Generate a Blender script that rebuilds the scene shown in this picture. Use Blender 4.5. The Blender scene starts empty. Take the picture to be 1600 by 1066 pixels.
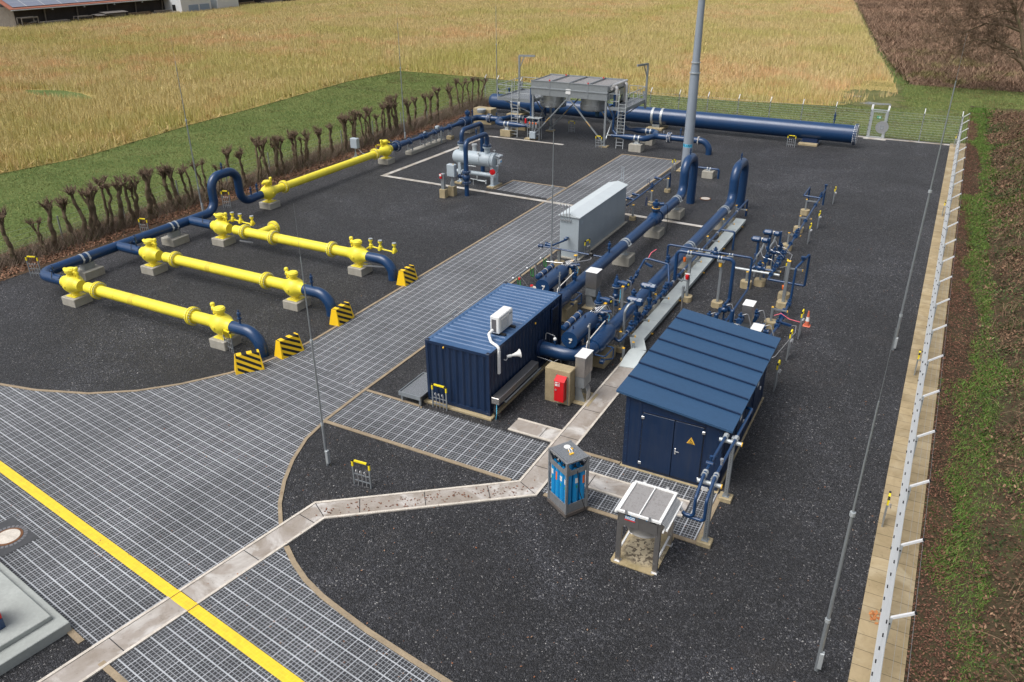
import bpy, bmesh, math, random
import numpy as np
from mathutils import Vector, Matrix
R = math.radians
PI = math.pi
sc = bpy.context.scene
COL = sc.collection
random.seed(7)

# ------------------------------------------------------------------ camera
CAM_H = 15.6
PITCH, ROLL, YAW = R(26.7033), R(-0.2918), R(-28.0751)
def cam_matrix():
    c, s = math.cos, math.sin
    Ry = Matrix(((c(YAW), -s(YAW), 0), (s(YAW), c(YAW), 0), (0, 0, 1)))
    M = Matrix(((1, 0, 0), (0, -s(PITCH), -c(PITCH)), (0, c(PITCH), -s(PITCH))))
    Rr = Matrix(((c(ROLL), -s(ROLL), 0), (s(ROLL), c(ROLL), 0), (0, 0, 1)))
    W = Rr @ M @ Ry
    right, down, fwd = W[0], W[1], W[2]
    m = Matrix((right, -down, -fwd)).transposed().to_4x4()
    m.translation = (0, 0, CAM_H)
    return m
cd = bpy.data.cameras.new('camera')
cam = bpy.data.objects.new('camera', cd)
COL.objects.link(cam)
cam.matrix_world = cam_matrix()
cd.sensor_width = 36.0
cd.lens = 1256.41 / 1600 * 36
cd.clip_start = 0.5
cd.clip_end = 2500
sc.camera = cam

# ------------------------------------------------------------------ sky, soft overcast sun
SUN_EL, SUN_ROT = R(58), R(213)
w = bpy.data.worlds.new('World')
sc.world = w
w.use_nodes = True
nt = w.node_tree
bg = nt.nodes['Background']
sky = nt.nodes.new('ShaderNodeTexSky')
sky.sky_type = 'NISHITA'
sky.sun_disc = False
sky.sun_elevation = SUN_EL
sky.sun_rotation = SUN_ROT
sky.air_density = 1.0
sky.dust_density = 5.0
sky.ozone_density = 1.0
hs = nt.nodes.new('ShaderNodeHueSaturation')
hs.inputs['Saturation'].default_value = 0.42
nt.links.new(sky.outputs[0], hs.inputs['Color'])
nt.links.new(hs.outputs[0], bg.inputs['Color'])
bg.inputs['Strength'].default_value = 0.108
sl = bpy.data.lights.new('sun', 'SUN')
sl.energy = 1.5
sl.angle = R(40)
sl.color = (1.0, 0.99, 0.975)
so = bpy.data.objects.new('sun', sl)
COL.objects.link(so)
# Nishita: rotation 0 puts the sun on +Y, growing clockwise seen from above
sdir = Vector((math.sin(SUN_ROT) * math.cos(SUN_EL), math.cos(SUN_ROT) * math.cos(SUN_EL), math.sin(SUN_EL)))
so.rotation_euler = sdir.to_track_quat('Z', 'Y').to_euler()
so.location = (0, 0, 60)
sc.view_settings.view_transform = 'Standard'
sc.view_settings.look = 'None'
sc.view_settings.gamma = 1.0
sc.view_settings.exposure = 0.48
sc.view_settings.use_curve_mapping = False

# ------------------------------------------------------------------ materials
MATS = {}
def new_mat(name):
    m = bpy.data.materials.new(name)
    m.use_nodes = True
    n = m.node_tree.nodes
    return m, m.node_tree, n['Principled BSDF'], n.new, m.node_tree.links.new
def lerp_col(new, link, fac, a, b):
    x = new('ShaderNodeMix'); x.data_type = 'RGBA'
    if hasattr(fac, 'links') or hasattr(fac, 'is_output'): link(fac, x.inputs['Factor'])
    else: x.inputs['Factor'].default_value = fac
    for i, v in (('A', a), ('B', b)):
        sk = [s for s in x.inputs if s.name == i and s.type == 'RGBA'][0]
        if hasattr(v, 'is_output'): link(v, sk)
        else: sk.default_value = (*v, 1)
    return [s for s in x.outputs if s.type == 'RGBA'][0]
def noise(new, link, scale, detail=4, rough=.55, coord=None, dist=0):
    t = new('ShaderNodeTexNoise')
    t.inputs['Scale'].default_value = scale
    t.inputs['Detail'].default_value = detail
    t.inputs['Roughness'].default_value = rough
    t.inputs['Distortion'].default_value = dist
    if coord is not None: link(coord, t.inputs['Vector'])
    return t.outputs['Fac']
def ramp(new, link, fac, stops):
    r = new('ShaderNodeValToRGB')
    e = r.color_ramp.elements
    while len(e) < len(stops): e.new(.5)
    for i, (p, c) in enumerate(stops):
        e[i].position = p
        e[i].color = (*c, 1) if isinstance(c, tuple) else (c, c, c, 1)
    link(fac, r.inputs[0])
    return r.outputs[0]
def math_n(new, link, op, a, b=None, c=None):
    n = new('ShaderNodeMath'); n.operation = op
    for i, v in enumerate((a, b, c)):
        if v is None: continue
        if hasattr(v, 'is_output'): link(v, n.inputs[i])
        else: n.inputs[i].default_value = v
    return n.outputs[0]
def bump(new, link, h, strength, dist, bs):
    b = new('ShaderNodeBump')
    b.inputs['Strength'].default_value = strength
    b.inputs['Distance'].default_value = dist
    link(h, b.inputs['Height'])
    link(b.outputs[0], bs.inputs['Normal'])
def wpos(new):
    g = new('ShaderNodeNewGeometry')
    return g.outputs['Position']
def paint(name, col, rough=.4, metal=0., dirt=.18, scale=3., dirtcol=None, rv=.12, bmp=0., bscale=40, spec=.5, coat=0):
    """painted or bare surface with uneven colour, gloss and (optionally) a fine bump"""
    m, nt, bs, new, link = new_mat(name)
    tc = new('ShaderNodeTexCoord').outputs['Object']
    f = noise(new, link, scale, 6, .6, tc)
    f2 = noise(new, link, scale * 9, 3, .6, tc)
    fm = math_n(new, link, 'MULTIPLY_ADD', f2, .4, math_n(new, link, 'MULTIPLY', f, .6))
    d = dirtcol or tuple(c * .55 for c in col)
    hi = tuple(min(1, c * (1 + dirt * .6)) for c in col)
    k = ramp(new, link, fm, [(.30, tuple(a * (1 - dirt) + b * dirt for a, b in zip(col, d))), (.5, col), (.72, hi)])
    link(k, bs.inputs['Base Color'])
    link(ramp(new, link, fm, [(.3, min(1, rough + rv)), (.7, max(.05, rough - rv * .5))]), bs.inputs['Roughness'])
    bs.inputs['Metallic'].default_value = metal
    bs.inputs['Specular IOR Level'].default_value = spec
    bs.inputs['Coat Weight'].default_value = coat
    bs.inputs['Coat Roughness'].default_value = .15
    if bmp: bump(new, link, noise(new, link, bscale, 4, .6, tc), bmp, .02, bs)
    MATS[name] = m
    return m
NAVY = (.008, .041, .118)
paint('navy', NAVY, .30, dirt=.25, scale=1.2, dirtcol=(.03, .05, .09), coat=.25)
paint('navy_dark', (.008, .024, .075), .38, dirt=.25, scale=3)
paint('navy_shed', (.004, .020, .060), .42, dirt=.12, scale=1.2, bmp=.03, bscale=20)
paint('navy_roof', (.027, .075, .155), .45, dirt=.15, scale=1.0, spec=.5)  # lighter copy of the wall navy: sky reflection put into the colour
paint('yellow', (.88, .74, .055), .40, dirt=.28, scale=1.6, dirtcol=(.52, .42, .10))
paint('pallet', (.10, .085, .075), .7, dirt=.4, scale=6)
paint('safety_yellow', (.90, .50, .01), .45, dirt=.12, scale=5)
paint('cap_yellow', (.85, .48, .04), .5)
paint('marker_yellow', (.88, .70, .02), .45)
paint('galv', (.36, .39, .41), .42, .65, dirt=.30, scale=5, dirtcol=(.20, .21, .22), bmp=.02)
paint('galv_light', (.46, .49, .50), .45, .35, dirt=.25, scale=4)
paint('alu', (.62, .63, .64), .33, .75, dirt=.22, scale=7)
paint('stainless', (.50, .48, .46), .33, .9, dirt=.3, scale=4, dirtcol=(.25, .23, .21))
paint('grey_paint', (.36, .40, .43), .4, dirt=.14, scale=2)
paint('grey_light', (.38, .44, .48), .4, dirt=.12, scale=2)
paint('grey_box', (.35, .40, .43), .45, dirt=.14, scale=1.3, coat=.1)
paint('box_roof', (.55, .60, .62), .4, dirt=.1, scale=2)
paint('vent_grey', (.26, .30, .35), .45, dirt=.12, scale=1)
paint('white', (.78, .78, .76), .45, dirt=.12, scale=4, dirtcol=(.5, .48, .44))
paint('cream', (.74, .71, .65), .5, dirt=.14, scale=4)
paint('red', (.60, .010, .015), .35, dirt=.12, scale=4)
paint('orange', (.80, .16, .02), .5)
paint('black', (.012, .012, .013), .5)
paint('rubber', (.02, .02, .022), .7)
paint('green_hose', (.03, .35, .05), .5)
paint('cyan_bottle', (.010, .25, .55), .33, dirt=.12, scale=3)
paint('concrete', (.36, .34, .29), .85, dirt=.45, scale=3, dirtcol=(.18, .17, .12), bmp=.2, bscale=30)
paint('concrete_tan', (.37, .30, .18), .85, dirt=.5, scale=2.2, dirtcol=(.17, .14, .07), bmp=.2, bscale=30)
paint('concrete_grey', (.34, .36, .34), .8, dirt=.35, scale=1.3, dirtcol=(.22, .23, .21), bmp=.1, bscale=30)
paint('kerb', (.30, .235, .155), .85, dirt=.5, scale=2.5, dirtcol=(.13, .10, .07), bmp=.2, bscale=40)
paint('rim', (.58, .53, .46), .8, dirt=.55, scale=3.5, dirtcol=(.24, .20, .15), bmp=.2, bscale=40)
paint('bark', (.11, .085, .058), .9, dirt=.6, scale=6, dirtcol=(.045, .060, .018), bmp=.5, bscale=25)
paint('bark_moss', (.125, .088, .055), .9, dirt=.75, scale=3, dirtcol=(.065, .085, .018), bmp=.5, bscale=25)
paint('twig', (.165, .112, .075), .9, dirt=.5, scale=7)
paint('cut_wood', (.40, .32, .20), .8, dirt=.3, scale=9)
paint('copper_sign', (.72, .42, .05), .5)
paint('sign_green', (.02, .30, .18), .5)
paint('sign_blue', (.02, .30, .62), .5)
paint('plate_cyan', (.10, .50, .75), .5)
paint('ink', (.012, .05, .10), .5)
paint('pink_tape', (.80, .15, .20), .6)
paint('wood_dark', (.035, .030, .028), .85, dirt=.5, scale=.6, dirtcol=(.015, .014, .014), bmp=.3, bscale=6)
paint('wood_grey', (.16, .145, .13), .9, dirt=.5, scale=2, dirtcol=(.06, .05, .045))
paint('wood_brown', (.12, .085, .05), .9, dirt=.5, scale=2)
paint('tile_red', (.33, .12, .075), .75, dirt=.3, scale=3)
paint('render_white', (.62, .64, .66), .8, dirt=.15, scale=1)
paint('blue_shutter', (.25, .32, .42), .6)
paint('insulation', (.70, .68, .66), .3, .6, dirt=.25, scale=9)
paint('rust', (.16, .07, .03), .85, dirt=.5, scale=8)
paint('louvre', (.17, .16, .165), .5, .4, dirt=.3, scale=14)

def gravel_material():
    m, nt, bs, new, link = new_mat('gravel')
    p = wpos(new)
    v = new('ShaderNodeTexVoronoi'); v.inputs['Scale'].default_value = 30; link(p, v.inputs['Vector'])
    sep = new('ShaderNodeSeparateColor'); link(v.outputs['Color'], sep.inputs[0])
    st = ramp(new, link, sep.outputs[0], [(0, (.003, .003, .004)), (.40, (.0085, .0088, .0108)), (.76, (.0225, .0232, .0275)), (.93, (.055, .056, .062)), (.985, (.095, .092, .092)), (1, (.26, .25, .24))])
    v2 = new('ShaderNodeTexVoronoi'); v2.inputs['Scale'].default_value = 9; link(p, v2.inputs['Vector'])
    sep2 = new('ShaderNodeSeparateColor'); link(v2.outputs['Color'], sep2.inputs[0])
    clump = ramp(new, link, sep2.outputs[1], [(0, .70), (1, 1.3)])
    big = noise(new, link, .16, 5, .62, p, 1.0)
    wet = ramp(new, link, big, [(.33, .66), (.5, 1.0), (.64, 1.7)])
    mx = new('ShaderNodeMix'); mx.data_type = 'RGBA'; mx.blend_type = 'MULTIPLY'; mx.inputs['Factor'].default_value = 1
    link(st, mx.inputs[6]); link(wet, mx.inputs[7])
    mx2 = new('ShaderNodeMix'); mx2.data_type = 'RGBA'; mx2.blend_type = 'MULTIPLY'; mx2.inputs['Factor'].default_value = 1
    link(mx.outputs[2], mx2.inputs[6]); link(clump, mx2.inputs[7])
    # brownish scuffed patches
    br = ramp(new, link, noise(new, link, .45, 4, .6, p), [(.60, 0.), (.78, .22)])
    link(lerp_col(new, link, br, mx2.outputs[2], (.085, .070, .058)), bs.inputs['Base Color'])
    link(ramp(new, link, sep.outputs[1], [(0, .38), (1, .85)]), bs.inputs['Roughness'])
    bs.inputs['Specular IOR Level'].default_value = .5
    bs.inputs['Sheen Weight'].default_value = .05; bs.inputs['Sheen Roughness'].default_value = .45; bs.inputs['Sheen Tint'].default_value = (.9, .88, .9, 1)
    hgt = math_n(new, link, 'ADD', math_n(new, link, 'MULTIPLY', v.outputs['Distance'], -1.0), math_n(new, link, 'MULTIPLY', sep.outputs[2], .5))
    bump(new, link, hgt, 1.0, .03, bs)
    MATS['gravel'] = m
gravel_material()

def paver_material(name, ang, mod=.43):
    """grass-paver grid filled with grit: 4 x 4 cells a module"""
    m, nt, bs, new, link = new_mat(name)
    p = wpos(new)
    mp = new('ShaderNodeMapping'); mp.inputs['Rotation'].default_value = (0, 0, ang); mp.inputs['Location'].default_value = (.137, .061, 0)
    link(p, mp.inputs['Vector'])
    sx = new('ShaderNodeSeparateXYZ'); link(mp.outputs[0], sx.inputs[0])
    def line(co, period, half):
        f = math_n(new, link, 'FRACT', math_n(new, link, 'DIVIDE', co, period))
        d = math_n(new, link, 'ABSOLUTE', math_n(new, link, 'SUBTRACT', f, .5))
        return math_n(new, link, 'GREATER_THAN', d, .5 - half / period)
    X, Y = sx.outputs[0], sx.outputs[1]
    wob = noise(new, link, 7, 2, .5, p)
    thick = line(Y, mod, .019)
    thin = line(X, mod, .0145)
    sub = math_n(new, link, 'MAXIMUM', line(X, mod / 4, .009), line(Y, mod / 4, .009))
    v = new('ShaderNodeTexVoronoi'); v.inputs['Scale'].default_value = 45; link(p, v.inputs['Vector'])
    sep = new('ShaderNodeSeparateColor'); link(v.outputs['Color'], sep.inputs[0])
    fl = new('ShaderNodeVectorMath'); fl.operation = 'SNAP'; link(mp.outputs[0], fl.inputs[0]); fl.inputs[1].default_value = (mod, mod, 10)
    wn = new('ShaderNodeTexWhiteNoise'); link(fl.outputs[0], wn.inputs['Vector'])
    grit = ramp(new, link, sep.outputs[0], [(0, (.022, .023, .027)), (.6, (.037, .039, .044)), (.92, (.062, .063, .068)), (1, (.12, .12, .12))])
    tone = math_n(new, link, 'MULTIPLY_ADD', wn.outputs['Value'], .34, .78)
    cell = new('ShaderNodeMix'); cell.data_type = 'RGBA'; cell.blend_type = 'MULTIPLY'; cell.inputs['Factor'].default_value = 1
    link(grit, cell.inputs[6]); link(tone, cell.inputs[7])
    # in places the grit covers the thin ribs
    cov = ramp(new, link, noise(new, link, .55, 4, .65, p), [(.42, 1.), (.72, .62)])
    wear = ramp(new, link, noise(new, link, 3.2, 4, .6, p), [(.3, .72), (.7, 1.0)])
    c1 = lerp_col(new, link, math_n(new, link, 'MULTIPLY', math_n(new, link, 'MULTIPLY', sub, cov), .95), cell.outputs[2], (.32, .335, .355))
    c2 = lerp_col(new, link, math_n(new, link, 'MULTIPLY', thin, wear), c1, (.42, .435, .46))
    c3 = lerp_col(new, link, math_n(new, link, 'MULTIPLY', thick, wear), c2, (.48, .50, .525))
    big = ramp(new, link, noise(new, link, .22, 5, .6, p, .6), [(.35, .80), (.65, 1.16)])
    fin = new('ShaderNodeMix'); fin.data_type = 'RGBA'; fin.blend_type = 'MULTIPLY'; fin.inputs['Factor'].default_value = 1
    link(c3, fin.inputs[6]); link(big, fin.inputs[7])
    link(fin.outputs[2], bs.inputs['Base Color'])
    bs.inputs['Roughness'].default_value = .72
    h = math_n(new, link, 'ADD', math_n(new, link, 'MAXIMUM', sub, math_n(new, link, 'MAXIMUM', thin, thick)), math_n(new, link, 'MULTIPLY', sep.outputs[1], .35))
    bump(new, link, h, .5, .012, bs)
    MATS[name] = m
paver_material('paver_skew', R(8.4))
paver_material('paver_road', R(90))
paver_material('paver_side', R(90))

def slab_material(name, base, stain, white, joints=None):
    m, nt, bs, new, link = new_mat(name)
    p = wpos(new)
    a = noise(new, link, .9, 6, .65, p, .8)
    b = noise(new, link, 7, 5, .65, p)
    c1 = lerp_col(new, link, ramp(new, link, a, [(.36, 1.), (.60, 0.)]), base, stain)
    c2 = lerp_col(new, link, ramp(new, link, noise(new, link, .6, 5, .6, p, 1.2), [(.52, 0.), (.66, .85)]), c1, white)
    c3 = lerp_col(new, link, ramp(new, link, b, [(.58, 0.), (.75, .55)]), c2, tuple(x * .45 for x in stain))
    if joints:
        sx = new('ShaderNodeSeparateXYZ'); link(p, sx.inputs[0])
        f = math_n(new, link, 'FRACT', math_n(new, link, 'DIVIDE', sx.outputs[joints[0]], joints[1]))
        j = math_n(new, link, 'LESS_THAN', f, .02 / joints[1])
        c3 = lerp_col(new, link, math_n(new, link, 'MULTIPLY', j, .8), c3, tuple(x * .3 for x in stain))
        fl = math_n(new, link, 'FLOOR', math_n(new, link, 'DIVIDE', sx.outputs[joints[0]], joints[1]))
        wn = new('ShaderNodeTexWhiteNoise'); wn.noise_dimensions = '1D'; link(fl, wn.inputs['W'])
        tn = math_n(new, link, 'MULTIPLY_ADD', wn.outputs['Value'], .22, .88)
        mm = new('ShaderNodeMix'); mm.data_type = 'RGBA'; mm.blend_type = 'MULTIPLY'; mm.inputs['Factor'].default_value = 1
        link(c3, mm.inputs[6]); link(tn, mm.inputs[7]); c3 = mm.outputs[2]
    link(c3, bs.inputs['Base Color'])
    link(ramp(new, link, a, [(.35, .85), (.65, .55)]), bs.inputs['Roughness'])
    bump(new, link, b, .15, .01, bs)
    MATS[name] = m
slab_material('channel_slab', (.37, .33, .295), (.27, .23, .19), (.60, .58, .55))
slab_material('path_slab', (.46, .44, .40), (.30, .26, .21), (.62, .60, .57))
slab_material('strip_slab', (.40, .31, .18), (.30, .23, .125), (.45, .37, .24), (1, .53))

def stripes_material():
    m, nt, bs, new, link = new_mat('stripes')
    tc = new('ShaderNodeTexCoord').outputs['Object']
    sx = new('ShaderNodeSeparateXYZ'); link(tc, sx.inputs[0])
    u = math_n(new, link, 'ADD', sx.outputs[2], math_n(new, link, 'MULTIPLY', sx.outputs[1], .62))
    f = math_n(new, link, 'FRACT', math_n(new, link, 'DIVIDE', u, .25))
    s = math_n(new, link, 'GREATER_THAN', f, .50)
    edge = math_n(new, link, 'LESS_THAN', math_n(new, link, 'ABSOLUTE', sx.outputs[1]), .46)
    nz = noise(new, link, 18, 5, .7, tc)
    y = lerp_col(new, link, ramp(new, link, nz, [(.45, 0.), (.8, .25)]), (.92, .58, .012), (.50, .32, .05))
    k = lerp_col(new, link, math_n(new, link, 'MULTIPLY', s, edge), y, (.012, .012, .012))
    link(k, bs.inputs['Base Color']); bs.inputs['Roughness'].default_value = .5
    MATS['stripes'] = m
stripes_material()

def band_paint():
    """yellow road paint laid over the paver grid: ribs show as relief"""
    m, nt, bs, new, link = new_mat('road_paint')
    p = wpos(new)
    mp = new('ShaderNodeMapping'); mp.inputs['Rotation'].default_value = (0, 0, R(8.4)); mp.inputs['Location'].default_value = (.137, .061, 0)
    link(p, mp.inputs['Vector'])
    sx = new('ShaderNodeSeparateXYZ'); link(mp.outputs[0], sx.inputs[0])
    def line(co, per, half):
        f = math_n(new, link, 'FRACT', math_n(new, link, 'DIVIDE', co, per))
        return math_n(new, link, 'GREATER_THAN', math_n(new, link, 'ABSOLUTE', math_n(new, link, 'SUBTRACT', f, .5)), .5 - half / per)
    g = math_n(new, link, 'MAXIMUM', line(sx.outputs[0], .1075, .012), line(sx.outputs[1], .1075, .012))
    nz = noise(new, link, 5, 5, .65, p)
    y = lerp_col(new, link, ramp(new, link, nz, [(.35, .5), (.6, 0.)]), (.90, .60, .025), (.62, .40, .03))
    link(lerp_col(new, link, math_n(new, link, 'MULTIPLY', g, .18), y, (.95, .72, .12)), bs.inputs['Base Color'])
    bs.inputs['Roughness'].default_value = .55
    bump(new, link, g, .35, .01, bs)
    MATS['road_paint'] = m
band_paint()

def veg_material(name, rough=.85, trans=.0):
    """leaves, blades and litter: colour from each blade's own vertex colour"""
    m, nt, bs, new, link = new_mat(name)
    a = new('ShaderNodeVertexColor'); a.layer_name = 'Col'
    link(a.outputs['Color'], bs.inputs['Base Color'])
    bs.inputs['Roughness'].default_value = rough
    bs.inputs['Specular IOR Level'].default_value = .2
    MATS[name] = m
veg_material('blades')
def ground_material(name, stops, scale, fine=8., bstr=.6, big=None):
    m, nt, bs, new, link = new_mat(name)
    p = wpos(new)
    a = noise(new, link, scale, 6, .62, p, .6)
    b = noise(new, link, fine, 6, .7, p)
    f = math_n(new, link, 'ADD', math_n(new, link, 'MULTIPLY', a, .6), math_n(new, link, 'MULTIPLY', b, .4))
    link(ramp(new, link, f, stops), bs.inputs['Base Color'])
    bs.inputs['Roughness'].default_value = .9
    bs.inputs['Specular IOR Level'].default_value = .2
    bump(new, link, b, bstr, .06, bs)
    MATS[name] = m
ground_material('turf', [(.30, (.055, .090, .022)), (.45, (.09, .13, .034)), (.58, (.12, .155, .046)), (.72, (.17, .165, .062))], .35, 5.)
ground_material('field_soil', [(.30, (.22, .18, .06)), (.5, (.36, .28, .10)), (.7, (.46, .34, .14))], .12, 3.)
ground_material('maize_soil', [(.30, (.06, .042, .026)), (.5, (.14, .088, .055)), (.7, (.22, .14, .085))], .3, 3.)
ground_material('litter_soil', [(.30, (.030, .022, .014)), (.5, (.085, .055, .034)), (.7, (.16, .10, .06))], .8, 9.)
ground_material('bank_soil', [(.30, (.022, .016, .010)), (.42, (.050, .040, .022)), (.52, (.075, .058, .034)), (.60, (.060, .078, .022)), (.75, (.12, .085, .052))], .5, 6.)
ground_material('mud', [(.30, (.07, .075, .03)), (.5, (.13, .135, .05)), (.7, (.20, .18, .09))], .5, 4.)
m, nt_, bs_, _n, _l = new_mat('puddle')
bs_.inputs['Base Color'].default_value = (.16, .16, .15, 1); bs_.inputs['Roughness'].default_value = .06
MATS['puddle'] = m

def tube_fin_material():
    """fine fins of a cooler coil"""
    m, nt, bs, new, link = new_mat('coil_fins')
    tc = new('ShaderNodeTexCoord').outputs['Object']
    sx = new('ShaderNodeSeparateXYZ'); link(tc, sx.inputs[0])
    f = math_n(new, link, 'FRACT', math_n(new, link, 'DIVIDE', sx.outputs[1], .045))
    s = math_n(new, link, 'LESS_THAN', f, .45)
    nz = noise(new, link, 14, 5, .7, tc)
    k = lerp_col(new, link, s, (.42, .405, .395), (.24, .23, .225))
    link(lerp_col(new, link, ramp(new, link, nz, [(.5, 0.), (.75, .5)]), k, (.12, .10, .085)), bs.inputs['Base Color'])
    bs.inputs['Roughness'].default_value = .5; bs.inputs['Metallic'].default_value = .4
    bump(new, link, f, .5, .02, bs)
    MATS['coil_fins'] = m
tube_fin_material()
def grating_material():
    m, nt, bs, new, link = new_mat('grating')
    tc = new('ShaderNodeTexCoord').outputs['Object']
    sx = new('ShaderNodeSeparateXYZ'); link(tc, sx.inputs[0])
    fx = math_n(new, link, 'FRACT', math_n(new, link, 'DIVIDE', sx.outputs[0], .035))
    fy = math_n(new, link, 'FRACT', math_n(new, link, 'DIVIDE', sx.outputs[1], .035))
    bar_ = math_n(new, link, 'MAXIMUM', math_n(new, link, 'LESS_THAN', fx, .4), math_n(new, link, 'LESS_THAN', fy, .25))
    link(lerp_col(new, link, bar_, (.045, .05, .055), (.38, .40, .42)), bs.inputs['Base Color'])
    bs.inputs['Roughness'].default_value = .45; bs.inputs['Metallic'].default_value = .4
    MATS['grating'] = m
grating_material()
def solar_material():
    m, nt, bs, new, link = new_mat('solar')
    p = wpos(new)
    sx = new('ShaderNodeSeparateXYZ'); link(p, sx.inputs[0])
    f = math_n(new, link, 'FRACT', math_n(new, link, 'DIVIDE', sx.outputs[1], 3.8))
    g = math_n(new, link, 'FRACT', math_n(new, link, 'DIVIDE', sx.outputs[0], 1.5))
    l = math_n(new, link, 'MAXIMUM', math_n(new, link, 'LESS_THAN', f, .04), math_n(new, link, 'LESS_THAN', g, .02))
    link(lerp_col(new, link, l, (.20, .22, .28), (.5, .5, .5)), bs.inputs['Base Color'])
    bs.inputs['Roughness'].default_value = .3; bs.inputs['Specular IOR Level'].default_value = .6
    MATS['solar'] = m
solar_material()
paint('galv_bright', (.55, .57, .57), .28, .75, dirt=.2, scale=1.5)
paint('motor_blue', (.02, .07, .11), .5)
paint('plate_logo', (.10, .30, .55), .4, dirt=.1)
paint('logo_red', (.75, .03, .02), .4, dirt=.1)
paint('cone_orange', (.60, .15, .08), .5, dirt=.2)
paint('duct_zinc', (.58, .63, .62), .35, .25, dirt=.2, scale=2.5)
paint('steel_bundle', (.25, .26, .27), .55, .4, dirt=.4, scale=6, dirtcol=(.10, .075, .06))
paint('dark_pave', (.055, .057, .062), .75, dirt=.25, scale=4)
paint('white_arm', (.66, .67, .68), .45, dirt=.15, scale=3)
paint('galv_fence', (.60, .62, .63), .45, .3, dirt=.15)

paint('sett', (.15, .15, .16), .8, dirt=.3, scale=6)
def streaked(name, col, rough=.42):
    """painted steel with faint run-off streaks and dust"""
    m, nt, bs, new, link = new_mat(name)
    tc = new('ShaderNodeTexCoord').outputs['Object']
    mp = new('ShaderNodeMapping'); mp.inputs['Scale'].default_value = (7, 7, .35); link(tc, mp.inputs['Vector'])
    st = ramp(new, link, noise(new, link, 1.6, 5, .65, mp.outputs[0]), [(.46, 0.), (.72, .34)])
    bl = ramp(new, link, noise(new, link, 1.1, 5, .6, tc), [(.35, 0.), (.7, .22)])
    c = lerp_col(new, link, bl, col, tuple(x*1.5+.006 for x in col))
    c = lerp_col(new, link, st, c, (.030, .040, .062))
    link(c, bs.inputs['Base Color'])
    link(ramp(new, link, noise(new, link, 2.5, 5, .6, tc), [(.3, rough+.15), (.7, rough-.10)]), bs.inputs['Roughness'])
    bump(new, link, noise(new, link, .9, 2, .5, tc), .12, .03, bs)
    MATS[name] = m
streaked('navy_shed', (.004, .019, .058))
paint('yellow_weld', (.70, .56, .05), .5, dirt=.35, scale=4)

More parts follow.
